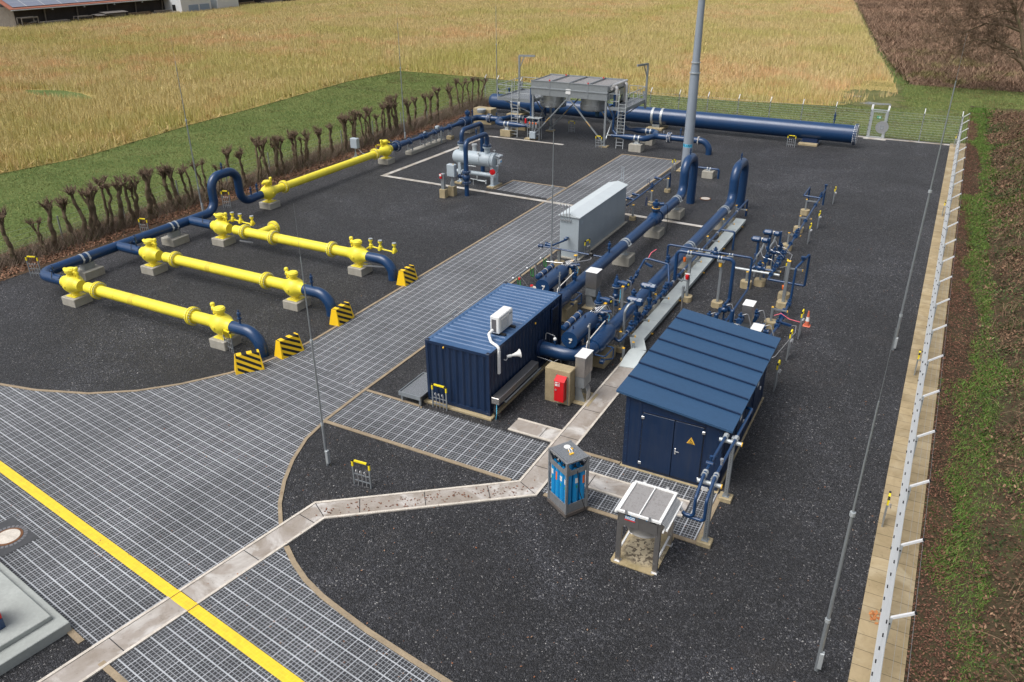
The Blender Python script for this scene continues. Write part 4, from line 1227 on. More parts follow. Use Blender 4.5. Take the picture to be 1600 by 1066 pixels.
# ------------------------------------------------------------------ gas bottle bundle
GX, GY, GA = -7.83, 18.22, R(-31)
t = thing('gas_bundle', 'caged bundle of bright blue gas bottles in a grey steel frame', 'gas bundle', (GX, GY, 0), GA)
a, b = .46, .37
m = MB()
for x in (-a, a):
    for y in (-b, b): m.obox((x, y, 1.0), (.07, .07, 1.98), None, 0, .006)
for z, h in ((.16, .30), (1.50, .16)):
    for y in (-b, b): m.box(-a, y-.012, z, a, y+.012, z+h)
    for x in (-a, a): m.box(x-.012, -b, z, x+.012, b, z+h)
for y in (-b, b): m.bar((-a, y, 1.95), (a, y, 1.95), .05, .05)
for x in (-a, a): m.bar((x, -b, 1.95), (x, b, 1.95), .05, .05)
for sx in (-a, a):
    for sy in (-b, b):
        m.add([(sx, sy*1.02, 1.9), (sx, sy*1.02, 1.55), (sx*.55, sy*1.02, 1.62)], [(0, 1, 2)])
        m.add([(sx*1.02, sy, 1.9), (sx*1.02, sy, 1.55), (sx*1.02, sy*.45, 1.62)], [(0, 1, 2)])
m.build('frame', 'steel_bundle', t, local=True)


MB().box(-a-.04, -b-.04, .02, a+.04, b+.04, .15, 0, .01).build('pallet_base', 'pallet', t, local=True)
n = 0
for i in range(4):
    for j in range(3):
        x, y = -.345+i*.23, -.245+j*.245
        bt = MB().lathe((x, y, .16), (0, 0, 1), [(0, .108), (1.28, .108), (1.36, .095), (1.42, .06), (1.46, .035), (1.50, .035)], 18).build('gas_bottle', 'cyan_bottle', t, local=True)
        m = MB(); m.lathe((x, y, 1.65), (0, 0, 1), [(0, .04), (.03, .045), (.05, .02), (.1, .02)], 10); m.build('valve', 'black', bt, local=True)
        for sy, jj in ((-1, 0), (1, 2)):
            pass
        if j == 0 or i == 3:
            th = -PI/2 if j == 0 else 0
            col = ('white', 'orange', 'white', 'white')[n % 4]; n += 1
            for (z0, z1, hw, cm) in ((1.14, 1.32, .5, 'white'), (.96, 1.06, .26, 'sign_green')) if col == 'white' else ((1.05, 1.34, .34, 'orange'),):
                lm = MB(); vs = []; k = 5
                for q in range(k+1):
                    aa = th - hw + 2*hw*q/k
                    vs += [(x+math.cos(aa)*.1095, y+math.sin(aa)*.1095, z0), (x+math.cos(aa)*.1095, y+math.sin(aa)*.1095, z1)]
                lm.add(vs, [(2*q, 2*q+2, 2*q+3, 2*q+1) for q in range(k)])
                lm.build('bottle_label', cm, bt, local=True)
MB().box(-a+.03, -b+.03, 1.965, a-.03, b-.03, 1.982).build('mesh_lid', 'grating', t, local=True)
m = MB(); m.lathe((-.23, .10, 1.985), (0, 0, 1), [(0, .10), (.02, .10), (.025, .08)], 20); m.build('disc', 'white', t, local=True)
m = MB(); m.tube([(-.12, .12, 2.0), (.02, .10, 2.01), (.14, .02, 2.0)], .014, 8, .05); m.tube([(-.12, .06, 2.0), (.0, .02, 2.01), (.10, -.02, 2.0)], .014, 8, .05)
m.build('regulator_hose', 'white', t, local=True)
m = MB(); m.obox((.14, .0, 2.0), (.06, .14, .03)); m.obox((-.06, .16, 2.005), (.07, .03, .03)); m.obox((-.02, .01, 2.005), (.05, .03, .03)); m.build('fitting', 'cap_yellow', t, local=True)
MB().tube([(a, .0, 1.6), (a+.2, -.05, 1.0), (a+.35, .1, .3), (a+.45, .3, .03), (a+.15, .42, .02)], .012, 6, .15).build('cable', 'black', t, local=True)

# ------------------------------------------------------------------ two main navy pipelines with tall bends
P1, P2 = -13.67, -10.50
Z1 = 1.05
t = thing('main_pipeline', 'left navy main pipeline behind the container, rising into a tall bend by the grey mast', 'pipeline', (P1, 40, 0), 0, 'main navy pipelines')
m = MB()
m.tube([(P1, 27.9, Z1), (P1, 48.5, Z1), (P1, 48.5, 3.12), (P1, 50.5, 3.12), (P1, 50.5, -.1)], .275, 28, .75, seg=12)
m.build('pipe', 'navy', t)
MB().lathe((P1, 28.6, Z1), (0, 1, 0), [(0, .38), (1.9, .38), (2.3, .28)], 26).build('thick_section', 'navy', t)
MB().torus((P1, 50.5, .35), (0, 0, 1), .278, .008).build('weld_seam', 'navy_dark', t)
for y, w1 in ((38.3, 0), (47.2, 0)): clamp_pair(t, (P1, y, Z1), (0, 1, 0), .278, .34, .09)
nozzle(t, (P1, 31.9, Z1+.25), .55, .06); nozzle(t, (P1, 36.1, Z1+.25), .60, .06); nozzle(t, (P1, 49.4, 3.36), .45, .04)
m = MB()
m.lathe((P1, 42.55, Z1), (0, 1, 0), [(0, .28), (.2, .36), (.3, .36), (.31, .30), (.7, .42), (1.1, .30), (1.11, .36), (1.2, .36), (1.4, .28)], 24)
m.lathe((P1, 43.25, Z1+.35), (0, 0, 1), [(0, .16), (.14, .16), (.15, .24), (.26, .24), (.28, .12), (.42, .12), (.43, .2), (.60, .2), (.62, .08), (.75, .08)], 16)
m.cyl((P1-.1, 43.25, Z1+.82), (P1+.42, 43.4, Z1+.86), .10, n=12)
v = m.build('main_valve', 'navy', t)
MB().lathe((P1, 43.25, Z1+.59), (0, 0, 1), [(0, .235), (.03, .235)], 20).build('yellow_band', 'cap_yellow', v)
m = MB(); m.torus((P1-.55, 43.1, Z1+.95), (1, .15, 0), .26, .014); m.bar((P1-.55, 43.1, Z1+.95), (P1-.1, 43.2, Z1+.82), .03)
m.bar((P1-.55, 43.1, Z1+.69), (P1-.55, 43.1, Z1+1.21), .018)
m.build('handwheel', 'navy_dark', v)
MB().tube([(P1+.2, 43.3, Z1+.9), (P1+.55, 43.6, Z1+.8), (P1+.6, 43.8, .6), (P1+.5, 44, .05)], .014, 6, .2).build('cable', 'black', v)
for k, y in enumerate((38.3, 43.25, 47.2)):
    block(P1, y, .95, .95, (.50, .45, .50)[k], ('concrete block under the left navy pipeline, nearest the grey long cabinet end', 'concrete block under the big valve of the left navy pipeline', 'concrete block under the left navy pipeline just before its tall bend')[k], 'concrete blocks under the main navy pipelines', 'concrete', (Z1, .278, (0, 1, 0)) if k != 1 else None)
block(P1, 30.75, .8, 1.2, .62, 'tall concrete block under the thick pipe end behind the container', None, 'concrete_tan')

t = thing('main_pipeline', 'right navy main pipeline from the container side to the tall bend beside the metal duct', 'pipeline', (P2, 38, 0), 0, 'main navy pipelines')
Z2 = 1.05
MB().tube([(P2, 27.2, Z2), (P2, 48.2, Z2), (P2, 48.2, 3.16), (P2, 50.6, 3.16), (P2, 50.6, -.1)], .275, 28, .75, seg=12).build('pipe', 'navy', t)
MB().tube([(-12.42, 25.6, 1.0), (P2, 25.6, 1.0), (P2, 27.3, Z2)], .29, 26, .95, seg=12).build('inlet_bend', 'navy', t)
MB().lathe((P2, 26.5, Z2), (0, 1, 0), [(0, .31), (.2, .38), (1.4, .38), (1.8, .28)], 26).build('thick_section', 'navy', t)
MB().lathe((-12.40, 25.6, 1.0), (1, 0, 0), [(0, .36), (.10, .36), (.13, .30)], 24).build('wall_collar', 'navy_dark', t)
MB().torus((P2, 50.6, .35), (0, 0, 1), .278, .008).build('weld_seam', 'navy_dark', t)
for y in (33.0, 39.4, 46.4): clamp_pair(t, (P2, y, Z2), (0, 1, 0), .278, .30, .09)
nozzle(t, (P2, 31.0, Z2+.25), .55, .08); nozzle(t, (P2, 35.8, Z2+.25), .55, .07); nozzle(t, (P2, 49.4, 3.40), .45, .04)
m = MB(); m.lathe((-11.75, 25.6, 1.27), (0, 0, 1), [(0, .04), (.12, .04), (.13, .06), (.2, .06)], 10); nb = m.build('tap', 'navy', t)
MB().sphere((-11.75, 25.6, 1.53), .075, 14).build('cap', 'white', nb)
MB().tube([(-12.3, 25.9, 1.25), (-12.3, 25.95, 1.55), (-11.9, 25.9, 1.5), (-11.8, 25.7, 1.45)], .02, 8, .08).build('sensor_tube', 'alu', t)
MB().tube([(-12.35, 25.25, .78), (-11.6, 25.2, .74), (-11.45, 25.28, .85)], .014, 6, .04).build('sensor_tube', 'alu', t)
for k, (y, h) in enumerate(((33.0, .5), (39.4, .5), (46.4, .55))):
    block(P2, y, .95, .95, h, ('concrete block under the right navy pipeline amid the small valves', 'concrete block under the right navy pipeline behind the two bridging pipes', 'concrete block under the right navy pipeline just before its tall bend')[k], 'concrete blocks under the main navy pipelines', 'concrete', (Z2, .278, (0, 1, 0)))
block(P2, 27.5, .75, 1.3, .5, 'concrete block under the thick pipe end beside the stainless cabinet', None, 'concrete_tan')

def actuator(x, y0, y1, z, xs, label, pz):
    """big closed cylinder with a slim tube beside it, on a slim pipe frame"""
    t = thing('valve_actuator', label, 'valve actuator', (x, (y0+y1)/2, 0), 0, 'navy valve actuators')
    r = .34
    m = MB(); m.lathe((x, y0, z), (0, 1, 0), [(0, r*.2), (.0, r), (.03, r+.006), (.06, r), (y1-y0-.35, r), (y1-y0-.05, r*.97), (y1-y0, r*.8), (y1-y0+.02, .1), (y1-y0+.35, .1)], 28)
    cy = m.build('cylinder', 'navy', t)
    m = MB(); m.bar((x-.02, y0-.015, z+.05), (x+.10, y0-.02, z+.02), .02, .05); m.cyl((x+.08, y0-.03, z+.03), (x+.08, y0, z+.03), .05, n=12); m.bar((x+.01, y0-.02, z-.12), (x+.07, y0-.02, z-.06), .02, .05)
    m.build('port_fitting', 'cream', cy)
    m = MB(); m.obox((x+r*.86, y0+1.15, z+r*.42), (.06, .12, .08), None, 0, .01); m.obox((x+r*.9, y0+1.22, z+r*.5), (.05, .05, .09), None, 0, .01)
    m.build('side_fitting', 'cream', cy)
    for q in (.35, 1.5): MB().lathe((x, y0+q, z+r-.01), (0, 0, 1), [(0, .03), (.1, .03), (.12, .015)], 8).build('lifting_pin', 'navy_dark', cy)
    zs = z+.16; ya = y0+.55; yb = y1+.05
    m = MB(); m.lathe((xs, ya, zs), (0, 1, 0), [(0, .08), (.03, .125), (yb-ya-.05, .125), (yb-ya, .08)], 18); tb = m.build('slim_cylinder', 'navy', t)
    for q in (.3, .75, 1.2):
        if q < yb-ya: MB().lathe((xs, ya+q*(yb-ya)/1.5, zs), (0, 1, 0), [(0, .127), (0, .136), (.03, .136), (.03, .127)], 18, caps=False).build('band', 'rim', tb)
    m = MB()
    px = x + .72
    m.bar((px, y0+.25, .1), (px, y0+.25, z+.75), .055)
    m.build('post', 'galv', t)
    m = MB()
    m.tube([(px-.05, y0+.1, z-.35), (px-.05, y0+.2, z-.02), (px-.05, y1-.2, z+.12)], .022, 8, .08)
    m.build('conduit', 'cream', t)
    m = MB()
    m.obox((x+.10, y1+.18, z+.10), (.26, .22, .22), None, 0, .03); m.obox((x+.35, y1+.35, z+.2), (.24, .34, .18), None, 0, .04); m.cyl((x+.3, y1+.25, z+.25), (x+.7, y1+.4, z+.3), .06, n=10)
    m.lathe((x+.42, y1+.38, z-.5), (0, 0, 1), [(0, .1), (.5, .1), (.52, .16), (.6, .16)], 12)
    gb = m.build('gearbox', 'navy', t)
    MB().obox((x+.02, y1+.15, z+.31), (.13, .13, .14), None, 0, .02).build('switch_box', 'black', gb)
    m = MB()
    for k in range(4): m.tube([(x-.1+.1*k, y1+.05, z+.26), (x+.1+.12*k, y1+.3+.06*k, z+.42+.05*k), (x+.55+.05*k, y1+.55, z+.2-.06*k)], .013, 6, .1)
    m.obox((x+.5, y1+.1, z+.36), (.3, .03, .03)); m.obox((x+.2, y1+.02, z+.34), (.2, .05, .04))
    m.build('tubing', 'alu', t)
    m = MB(); m.tube([(x+.45, y1+.35, z+.3), (x+.62, y1+.4, z+.1), (x+.6, y1+.38, z-.15)], .016, 6, .06); m.build('hose', 'plate_cyan', t)
    for yb_ in (y0+.5, y1-.3): MB().bar((x+.2, yb_, .4), (x+.2, yb_, z-r+.045), .12, .3).build('bracket', 'navy_dark', t)
    m = MB()
    fx = x+.95
    m.tube([(fx-.1, y0+.6, .95), (fx+.33, y0+.6, .95), (fx+.33, y0+1.5, .95), (fx-.1, y0+1.5, .95)], .03, 8, .08)
    m.tube([(fx+.33, y0+1.5, .95), (fx+.33, y0+1.5, .45), (fx, y0+1.2, .45)], .03, 8, .05)
    m.obox((fx+.1, y0+.9, .55), (.2, .22, .16), None, 0, .03)
    m.build('guard_frame', 'navy', t)
    return t
actuator(-11.12, 25.55, 27.75, 1.66, -11.62, 'big navy cylinder actuator beside the right navy pipeline bend, near the fire box', 1)
actuator(-14.42, 29.95, 32.1, 1.60, -14.95, 'big navy cylinder actuator partly hidden behind the container roof edge', 1)

def relief_valve(x, y, label):
    t = thing('relief_valve', label, 'relief valve', (x, y, 0), 0, 'slim upright relief valves')
    m = MB()
    m.lathe((x, y, .35), (0, 0, 1), [(0, .12), (.1, .12), (.12, .07), (.4, .07), (.42, .15), (.55, .16), (.6, .12), (.9, .12), (.92, .20), (1.02, .20), (1.04, .13), (1.28, .11), (1.36, .06), (1.44, .06), (1.46, .03), (1.52, .03)], 18)
    m.lathe((x, y, 1.55), (1, -.25, 0), [(0, .08), (.28, .08), (.30, .13), (.62, .13), (.64, .05)], 14)
    bd = m.build('body', 'navy', t)
    m = MB(); m.lathe(Vector((x, y, 1.55)) + Vector((1, -.25, 0)).normalized()*.63, (1, -.25, 0), [(0, .055), (.03, .055)], 12); m.build('plate', 'marker_yellow', bd)
    MB().lathe((x, y, 1.275), (0, 0, 1), [(0, .205), (.03, .205)], 18).build('seal_ring', 'galv_light', bd)
    m = MB(); m.bar((x+.42, y-.28, 0), (x+.42, y-.28, 1.45), .11); po = m.build('post', 'galv', t)
    MB().bar((x+.42, y-.28, 1.45), (x+.42, y-.28, 1.49), .12).build('end_cap', 'cap_yellow', po)
    m = MB(); m.tube([(x+.2, y, 1.2), (x+.25, y-.1, .8), (x+.2, y-.05, .55)], .02, 6, .1); m.build('hose', 'plate_cyan', t)
    m = MB(); m.tube([(x+.6, y+.25, .1), (x+.6, y+.25, 1.55), (x+.4, y+.2, 1.62)], .022, 8, .08); m.bar((x-.2, y-.25, .75), (x+.8, y-.35, .75), .03); m.build('tubing', 'alu', t)
    return t
relief_valve(-11.75, 30.1, 'upright navy relief valve nearest the big cylinder actuator, left of the right pipeline')
relief_valve(-11.75, 32.2, 'upright navy relief valve farther from the cylinder actuator, left of the right pipeline')
t = thing('valve_skid', 'cluster of navy gearboxes and thin tubes between the cylinder actuator and the relief valves', 'valve cluster', (-11.5, 28.9, 0))
m = MB()
for (x, y, z) in ((-11.75, 28.7, .95), (-11.35, 29.0, .8), (-11.8, 29.2, .7)):
    small_valve(m, (x, y, z), (0, 1, 0), 1.6); m.bar((x, y, 0), (x, y, z), .08)
m.bar((-11.75, 28.4, .75), (-11.75, 29.6, .75), .09); m.bar((-11.8, 29.2, .7), (-11.35, 29.0, .8), .07)
m.build('valves', 'navy', t)
m = MB()
for k in range(4): m.tube([(-12.0+.1*k, 28.5, 1.2+.05*k), (-11.5+.08*k, 28.9+.1*k, 1.35), (-11.1+.05*k, 29.3, 1.0-.1*k)], .014, 6, .12)
m.build('tubing', 'alu', t)
support(-10.95, 30.6, .95, 'galvanised post with yellow cap left of the right navy pipeline, among the relief valves', None, 'galvanised pipe support posts')

# bypass hoop over the right pipeline
t = thing('bypass_pipe', 'thin navy bypass pipe bending over the right navy pipeline with a pink tape end', 'pipe', (-10.6, 34.5, 0))
m = MB(); m.tube([(-11.55, 32.6, .95), (-11.55, 33.9, 1.05), (-11.45, 35.2, 1.72), (-10.2, 34.9, 1.72), (-9.9, 34.2, 1.1)], .05, 10, .15)
m.build('pipe', 'navy', t)
valve_part(t, (-11.55, 33.6, 1.02), (0, 1, .1), 1.3); valve_part(t, (-11.5, 34.2, 1.2), (0, 1, .5), 1.0); MB().bar((-11.4, 35.1, 1.5), (-11.0, 34.9, 1.45), .09).build('drain_stub', 'navy', t)
for c_ in ((-11.5, 34.5, 1.35), (-11.42, 35.1, 1.62)): MB().obox(c_, (.10, .09, .08)).build('clamp', 'alu', t)
MB().tube([(-11.3, 35.2, 1.75), (-11.25, 35.4, 1.95), (-11.1, 35.7, 2.05)], .02, 6, .1).build('tape', 'pink_tape', t)
support(-11.05, 34.1, .75, 'short galvanised post with yellow cap under the thin navy bypass pipe')

# small bore line beside the duct, with valves
PX3, PZ3 = -9.80, 1.04
t = thing('small_pipeline', 'thin navy pipeline with many small valves above the galvanised duct', 'pipe', (PX3, 38, 0))
m = MB()
m.tube([(P2+.1, 28.2, .85), (-9.95, 28.0, .75), (PX3, 28.4, .95), (PX3, 28.8, PZ3), (PX3, 49.3, PZ3), (PX3, 49.35, -.05)], .062, 12, .10)
m.tube([(PX3, 43.0, PZ3), (-9.0, 42.95, PZ3), (-9.0, 42.95, -.05)], .055, 12, .12)
m.build('pipe', 'navy', t)
for y, s in ((28.9, 1.5), (29.9, 1.4), (30.7, 1.3), (33.3, 1.5), (33.75, 1.2)): valve_part(t, (PX3, y, PZ3), (0, 1, 0), s)
for y in (28.5, 29.4, 31.2, 31.9, 32.6, 34.1, 35.4): ring_part(t, (PX3, y, PZ3))
m = MB(); m.lathe((PX3, 33.6, PZ3), (0, 0, 1), [(0, .06), (.15, .06), (.16, .12), (.30, .12), (.31, .05)], 12)
m.build('valve', 'navy', t)
for y in (28.45, 31.95, 34.45, 36.2, 38.6, 42.3, 46.6): MB().lathe((PX3, y-.06, PZ3), (0, 1, 0), [(0, .066), (0, .082), (.12, .082), (.12, .066)], 12, caps=False).build('collar', 'alu', t)
for y in (29.6, 31.3):   # motor heads on the line
    m = MB()
    m.lathe((PX3-.05, y, PZ3), (0, 0, 1), [(0, .08), (.28, .08), (.3, .12), (.42, .12), (.44, .07), (.75, .07)], 12)
    m.obox((PX3-.25, y+.05, PZ3+.92), (.55, .26, .26), None, 0, .08); m.obox((PX3+.08, y-.08, PZ3+.93), (.32, .28, .30), None, 0, .06)
    h = m.build('motor_head', 'navy', t)
    m = MB(); m.obox((PX3+.1, y-.10, PZ3+1.085), (.16, .12, .008)); m.obox((PX3-.28, y-.085, PZ3+.95), (.08, .01, .08)); m.build('nameplate', 'grey_light', h)
m = MB()
m.tube([(-10.15, 29.0, .05), (-10.15, 29.0, 1.65), (-10.05, 29.15, 1.95), (-9.95, 29.4, 1.95)], .06, 10, .25); m.build('cable_conduit', 'galv', t)
MB().tube([(PX3, 36.0, PZ3), (PX3+.12, 35.9, .7), (PX3+.05, 35.75, .5), (PX3-.05, 35.9, .8)], .013, 6, .1).build('cable', 'black', t)
for i, (y, lb) in enumerate(((28.6, 'nearest support post of the thin pipeline above the duct'), (30.3, 'second support post of the thin pipeline above the duct, by a motor head'), (33.0, 'third support post of the thin pipeline, just past the motor heads'), (38.2, 'support post of the thin pipeline behind the bridging pipes'), (41.6, 'support post of the thin pipeline before its side branch'), (44.9, 'support post of the thin pipeline behind its side branch'), (47.9, 'farthest support post of the thin pipeline, by the duct end'))):
    support(-10.13, y, 1.02 if i > 2 else .9, lb + ', yellow capped', (.62, 0), arm_z=.84)

# bridges: thick and thin pipe crossing over to the shed
t = thing('bridge_pipe', 'thicker navy pipe bridging high over the duct between two tall posts', 'pipe', (-8.5, 34.76, 0), 0, 'bridging pipes')
MB().tube([(PX3, 34.76, PZ3), (PX3, 34.76, 2.52), (-7.15, 34.76, 2.52), (-7.15, 34.76, .45)], .085, 14, .22).build('pipe', 'navy', t)
MB().tube([(-7.15, 34.76, .62), (-7.15, 33.2, .62), (-7.15, 32.2, .62)], .06, 10, .1).build('branch', 'navy', t)
for x in (-9.2, -7.78):
    m = MB()
    for s in (-.07, .07): m.lathe((x+s-.02, 34.76, 2.52), (1, 0, 0), [(0, .087), (0, .105), (.04, .105), (.04, .087)], 14, caps=False)
    m.obox((x, 34.76, 2.40), (.26, .12, .05)); m.build('pipe_clamp', 'galv_light', t)
t = thing('bridge_pipe', 'thinner navy pipe bridging over both duct and pipeline, behind the thicker bridge', 'pipe', (-8.5, 36.1, 0), 0, 'bridging pipes')
MB().tube([(P2-.15, 36.1, 1.2), (P2-.15, 36.1, 2.25), (-6.62, 36.1, 2.25), (-6.62, 36.1, .70), (-6.62, 30.2, .70)], .05, 12, .12).build('pipe', 'navy', t)
MB().lathe((P2-.15, 36.1, 1.25), (0, 0, 1), [(0, .09), (.06, .1), (.2, .1), (.22, .06)], 12).build('valve', 'navy', t)
for x in (-9.05, -7.6):
    m = MB()
    for s in (-.07, .07): m.lathe((x+s-.018, 36.1, 2.25), (1, 0, 0), [(0, .052), (0, .066), (.036, .066), (.036, .052)], 12, caps=False)
    m.obox((x, 36.1, 2.17), (.24, .10, .05)); m.build('pipe_clamp', 'galv_light', t)
m = MB(); small_valve(m, (-8.35, 36.1, 2.22), (1, 0, 0), 1.3); m.bar((-8.35, 36.1, 2.0), (-8.3, 36.45, 2.15), .05); m.build('branch_valve', 'navy', t)
for x, lb in ((-9.22, 'left'), (-7.74, 'right')):
    s = support(x, 35.02, 2.48, 'tall %s tall galvanised post of the pair carrying the bridging pipes' % lb, (0, 1.05), r=.06, arm_z=2.12, foot=.5, foot_h=.25)
    MB().box(x-.16, 34.72, 2.30, x+.16, 34.98, 2.37).build('top_bracket', 'galv', s)
    if lb == 'left':
        m = MB(); m.obox((x-.02, 34.86, 1.42), (.24, .05, .05)); m.build('cover', 'white', s)
        m = MB(); m.lathe((x-.02, 34.86, 1.15), (0, 0, 1), [(0, .07), (.1, .09), (.2, .09), (.25, .06)], 12); m.build('beacon', 'red', s)
        m = MB(); m.lathe((x-.22, 34.86, 2.0), (0, 0, 1), [(0, .05), (.08, .07), (.2, .07), (.22, .05)], 12); m.build('alarm_lamp', 'orange', s)
        MB().bar((x, 35.0, 1.0), (x-.5, 35.0, 1.02), .05).build('side_arm', 'galv', s)
    else:
        m = MB(); m.lathe((x-.02, 34.84, 2.06), (0, 0, 1), [(0, .07), (.18, .08), (.22, .06)], 12); m.build('alarm_lamp', 'cap_yellow', s)

# vent lance beside the shed rear
t = thing('vent_lance', 'upright navy stub with a thin steel vent lance behind the shed', 'vent pipe', (-7.55, 29.4, 0))
m = MB(); m.lathe((-7.9, 29.4, .3), (0, 0, 1), [(0, .055), (1.0, .055), (1.01, .10), (1.06, .10)], 12); m.build('stub', 'navy', t)
MB().cyl((-7.9, 29.4, 1.36), (-7.9, 29.4, 2.6), .035, n=10).build('lance', 'stainless', t)
MB().cyl((-7.9, 29.4, 2.6), (-7.9, 29.4, 3.1), .06, n=12).build('tip', 'galv', t)
MB().tube([(-8.15, 29.3, .45), (-7.2, 29.5, .45)], .09, 12).build('base_pipe', 'galv_light', t)

# metal duct
def duct():
    t = thing('cable_duct', 'long low galvanised sheet duct that jogs sideways and ramps down to the concrete channel', 'duct', (-9.7, 38, 0))
    m = MB()
    z = .30
    line = [(-9.72, 47.7), (-9.72, 29.5), (-9.25, 28.5)]
    m.ribbon(line, -.275, .275, .10, z)
    # lid overhang
    m.ribbon(line, -.30, .30, z, z+.015)
    m.build('trough', 'duct_zinc', t, ang=20)
    m = MB()
    m.ribbon(line, -.302, -.296, .04, .10); m.ribbon(line, .296, .302, .04, .10)
    m.build('edge', 'rubber', t)
    m = MB(); n = 8; pts = []
    for i in range(n+1):
        a = i/n
        pts.append((Vector((-9.25-.03*a, 28.5-1.15*a, 0)), z+.016 - .26*(a**2.2)))
    vs = []
    for p, zz in pts: vs += [(p.x-.36, p.y-.06, zz), (p.x+.29, p.y+.05, zz), (p.x-.36, p.y-.06, -.02), (p.x+.29, p.y+.05, -.02)]
    fs = []
    for i in range(n): o = 4*i; fs += [(o, o+1, o+5, o+4), (o+2, o, o+4, o+6), (o+1, o+3, o+7, o+5)]
    fs.append((4*n, 4*n+1, 4*n+3, 4*n+2))
    m.add(vs, fs); m.build('ramp', 'duct_zinc', t, ang=60)
    m = MB()
    for y in np.arange(31.5, 47, 2.0): m.box(-10.02, y, z+.0155, -9.42, y+.012, z+.018)
    m.build('lid_joint', 'galv', t)
    for y in (30.6, 34.6, 38.6, 42.6, 46.8):
        MB().box(-9.44, y-.03, .10, -9.36, y+.03, .14).build('yellow_plug', 'cap_yellow', t)
        MB().box(-9.95, y-.15, 0, -9.5, y+.15, .10).build('foot_block', 'concrete', t)
duct()
support(-9.72, 27.9, .55, 'short yellow capped post at the ramp end of the duct, nearer the fire box', None, foot_h=.1, foot=.2)
support(-9.55, 28.6, .55, 'short galvanised post with yellow cap just left of the duct where it jogs', None, foot_h=.1, foot=.2)

# fire box on a concrete block, stainless cabinets
t = thing('fire_wall_block', 'big tan concrete block carrying the red fire extinguisher box', 'concrete block', (-10.7, 23.95, 0))
MB().box(-11.21, 23.60, -.05, -10.19, 24.12, 1.40, 0, .02).build('block', 'concrete_tan', t)
m = MB(); m.box(-10.745, 23.58, .02, -10.72, 23.6, 1.25); m.box(-10.27, 23.58, .02, -10.245, 23.6, 1.2); m.build('rail', 'galv', t)
t = thing('extinguisher_box', 'bright red fire extinguisher box hung on the tan concrete block', 'fire box', (-10.5, 23.5, .24))
m = MB()
m.add([(-10.70, 23.33, .24), (-10.32, 23.33, .24), (-10.32, 23.58, .24), (-10.70, 23.58, .24), (-10.70, 23.33, 1.07), (-10.32, 23.33, 1.07), (-10.32, 23.58, 1.20), (-10.70, 23.58, 1.20)],
      [(0,3,2,1), (4,5,6,7), (0,1,5,4), (1,2,6,5), (2,3,7,6), (3,0,4,7)])
bx = m.build('case', 'red', t)
m = MB(); m.box(-10.72, 23.32, 1.075, -10.30, 23.58, 1.085); 
m.v = [(x, y, z + (y-23.33)*.52) for x, y, z in m.v]
m.build('lid', 'red', t)
m = MB(); m.box(-10.665, 23.322, .88, -10.485, 23.3295, 1.05); sg = m.build('pictogram', 'white', bx)
m = MB(); m.box(-10.58, 23.318, .89, -10.5, 23.3215, 1.04); m.build('pictogram_field', 'red', sg)
m = MB(); m.box(-10.555, 23.314, .90, -10.525, 23.3175, .98); m.box(-10.548, 23.314, .98, -10.532, 23.3175, 1.0); m.bar((-10.54, 23.316, 1.0), (-10.515, 23.316, .985), .003, .008); m.build('pictogram_bottle', 'white', sg)
m = MB(); m.add([(-10.655, 23.3205, .97), (-10.61, 23.3205, .96), (-10.60, 23.3205, 1.0), (-10.63, 23.3205, 1.035), (-10.64, 23.3205, 1.0)], [(0, 1, 2, 3, 4)]); m.build('pictogram_flame', 'red', sg)
MB().cyl((-10.63, 23.30, .72), (-10.63, 23.33, .72), .032, n=14).build('lock', 'alu', bx)

def steel_cabinet(x, y, w_, d_, z0, z1, z2, label, foot=True, mat='stainless'):
    """stainless cabinet over a grey sheet stand"""
    t = thing('steel_cabinet', label, 'cabinet', (x, y, 0), 0, 'stainless instrument cabinets')
    MB().box(x-w_/2, y-d_/2, z1, x+w_/2, y+d_/2, z2, 0, .012).build('case', mat, t)
    MB().box(x-w_/2-.02, y-d_/2-.02, z2, x+w_/2+.02, y+d_/2+.02, z2+.02).build('roof_sheet', 'white', t)
    MB().box(x-w_/2+.01, y-d_/2+.03, z0, x+w_/2-.03, y+d_/2-.03, z1).build('lower_box', 'galv', t)
    for s in (-1, 1):
        m = MB(); yy = y + s*(d_/2-.06)
        m.add([(x-w_/2+.03, yy, z0+.3), (x-w_/2+.13, yy, z0+.3), (x+w_/2+.02, yy, .03), (x-w_/2+.03, yy, .03), (x-w_/2+.03, yy+.012, z0+.3), (x-w_/2+.13, yy+.012, z0+.3), (x+w_/2+.02, yy+.012, .03), (x-w_/2+.03, yy+.012, .03)],
              [(0,1,2,3), (7,6,5,4), (0,4,5,1), (1,5,6,2), (2,6,7,3), (3,7,4,0)])
        m.build('stand_leg', 'galv', t)
    for k in range(4):
        m = MB(); m.tube([(x+w_/2+.03, y-.15+.09*k, 0), (x+w_/2+.03, y-.15+.09*k, z0*.7), (x+w_/2-.04, y-.12+.08*k, z0*.95)], .018, 8, .05)
        m.build('conduit', 'alu', t)
    MB().box(x-w_/2-.1, y-d_/2-.15, -.04, x+w_/2+.25, y+d_/2+.15, .035, 0, .01).build('base_slab', 'concrete_tan', t)
    return t
steel_cabinet(-9.98, 24.35, .40, .72, .62, 1.08, 1.90, 'stainless cabinet on a grey stand right behind the tan concrete block')
steel_cabinet(-12.95, 32.35, .55, .60, .62, 1.02, 1.80, 'stainless cabinet with dark door between the two navy pipelines')
steel_cabinet(-5.75, 32.15, .42, .62, .45, .92, 1.70, 'taller stainless cabinet with pale top behind the shed')
steel_cabinet(-4.98, 30.25, .40, .66, .45, .80, 1.55, 'lower stainless cabinet with pale top close behind the shed roof')

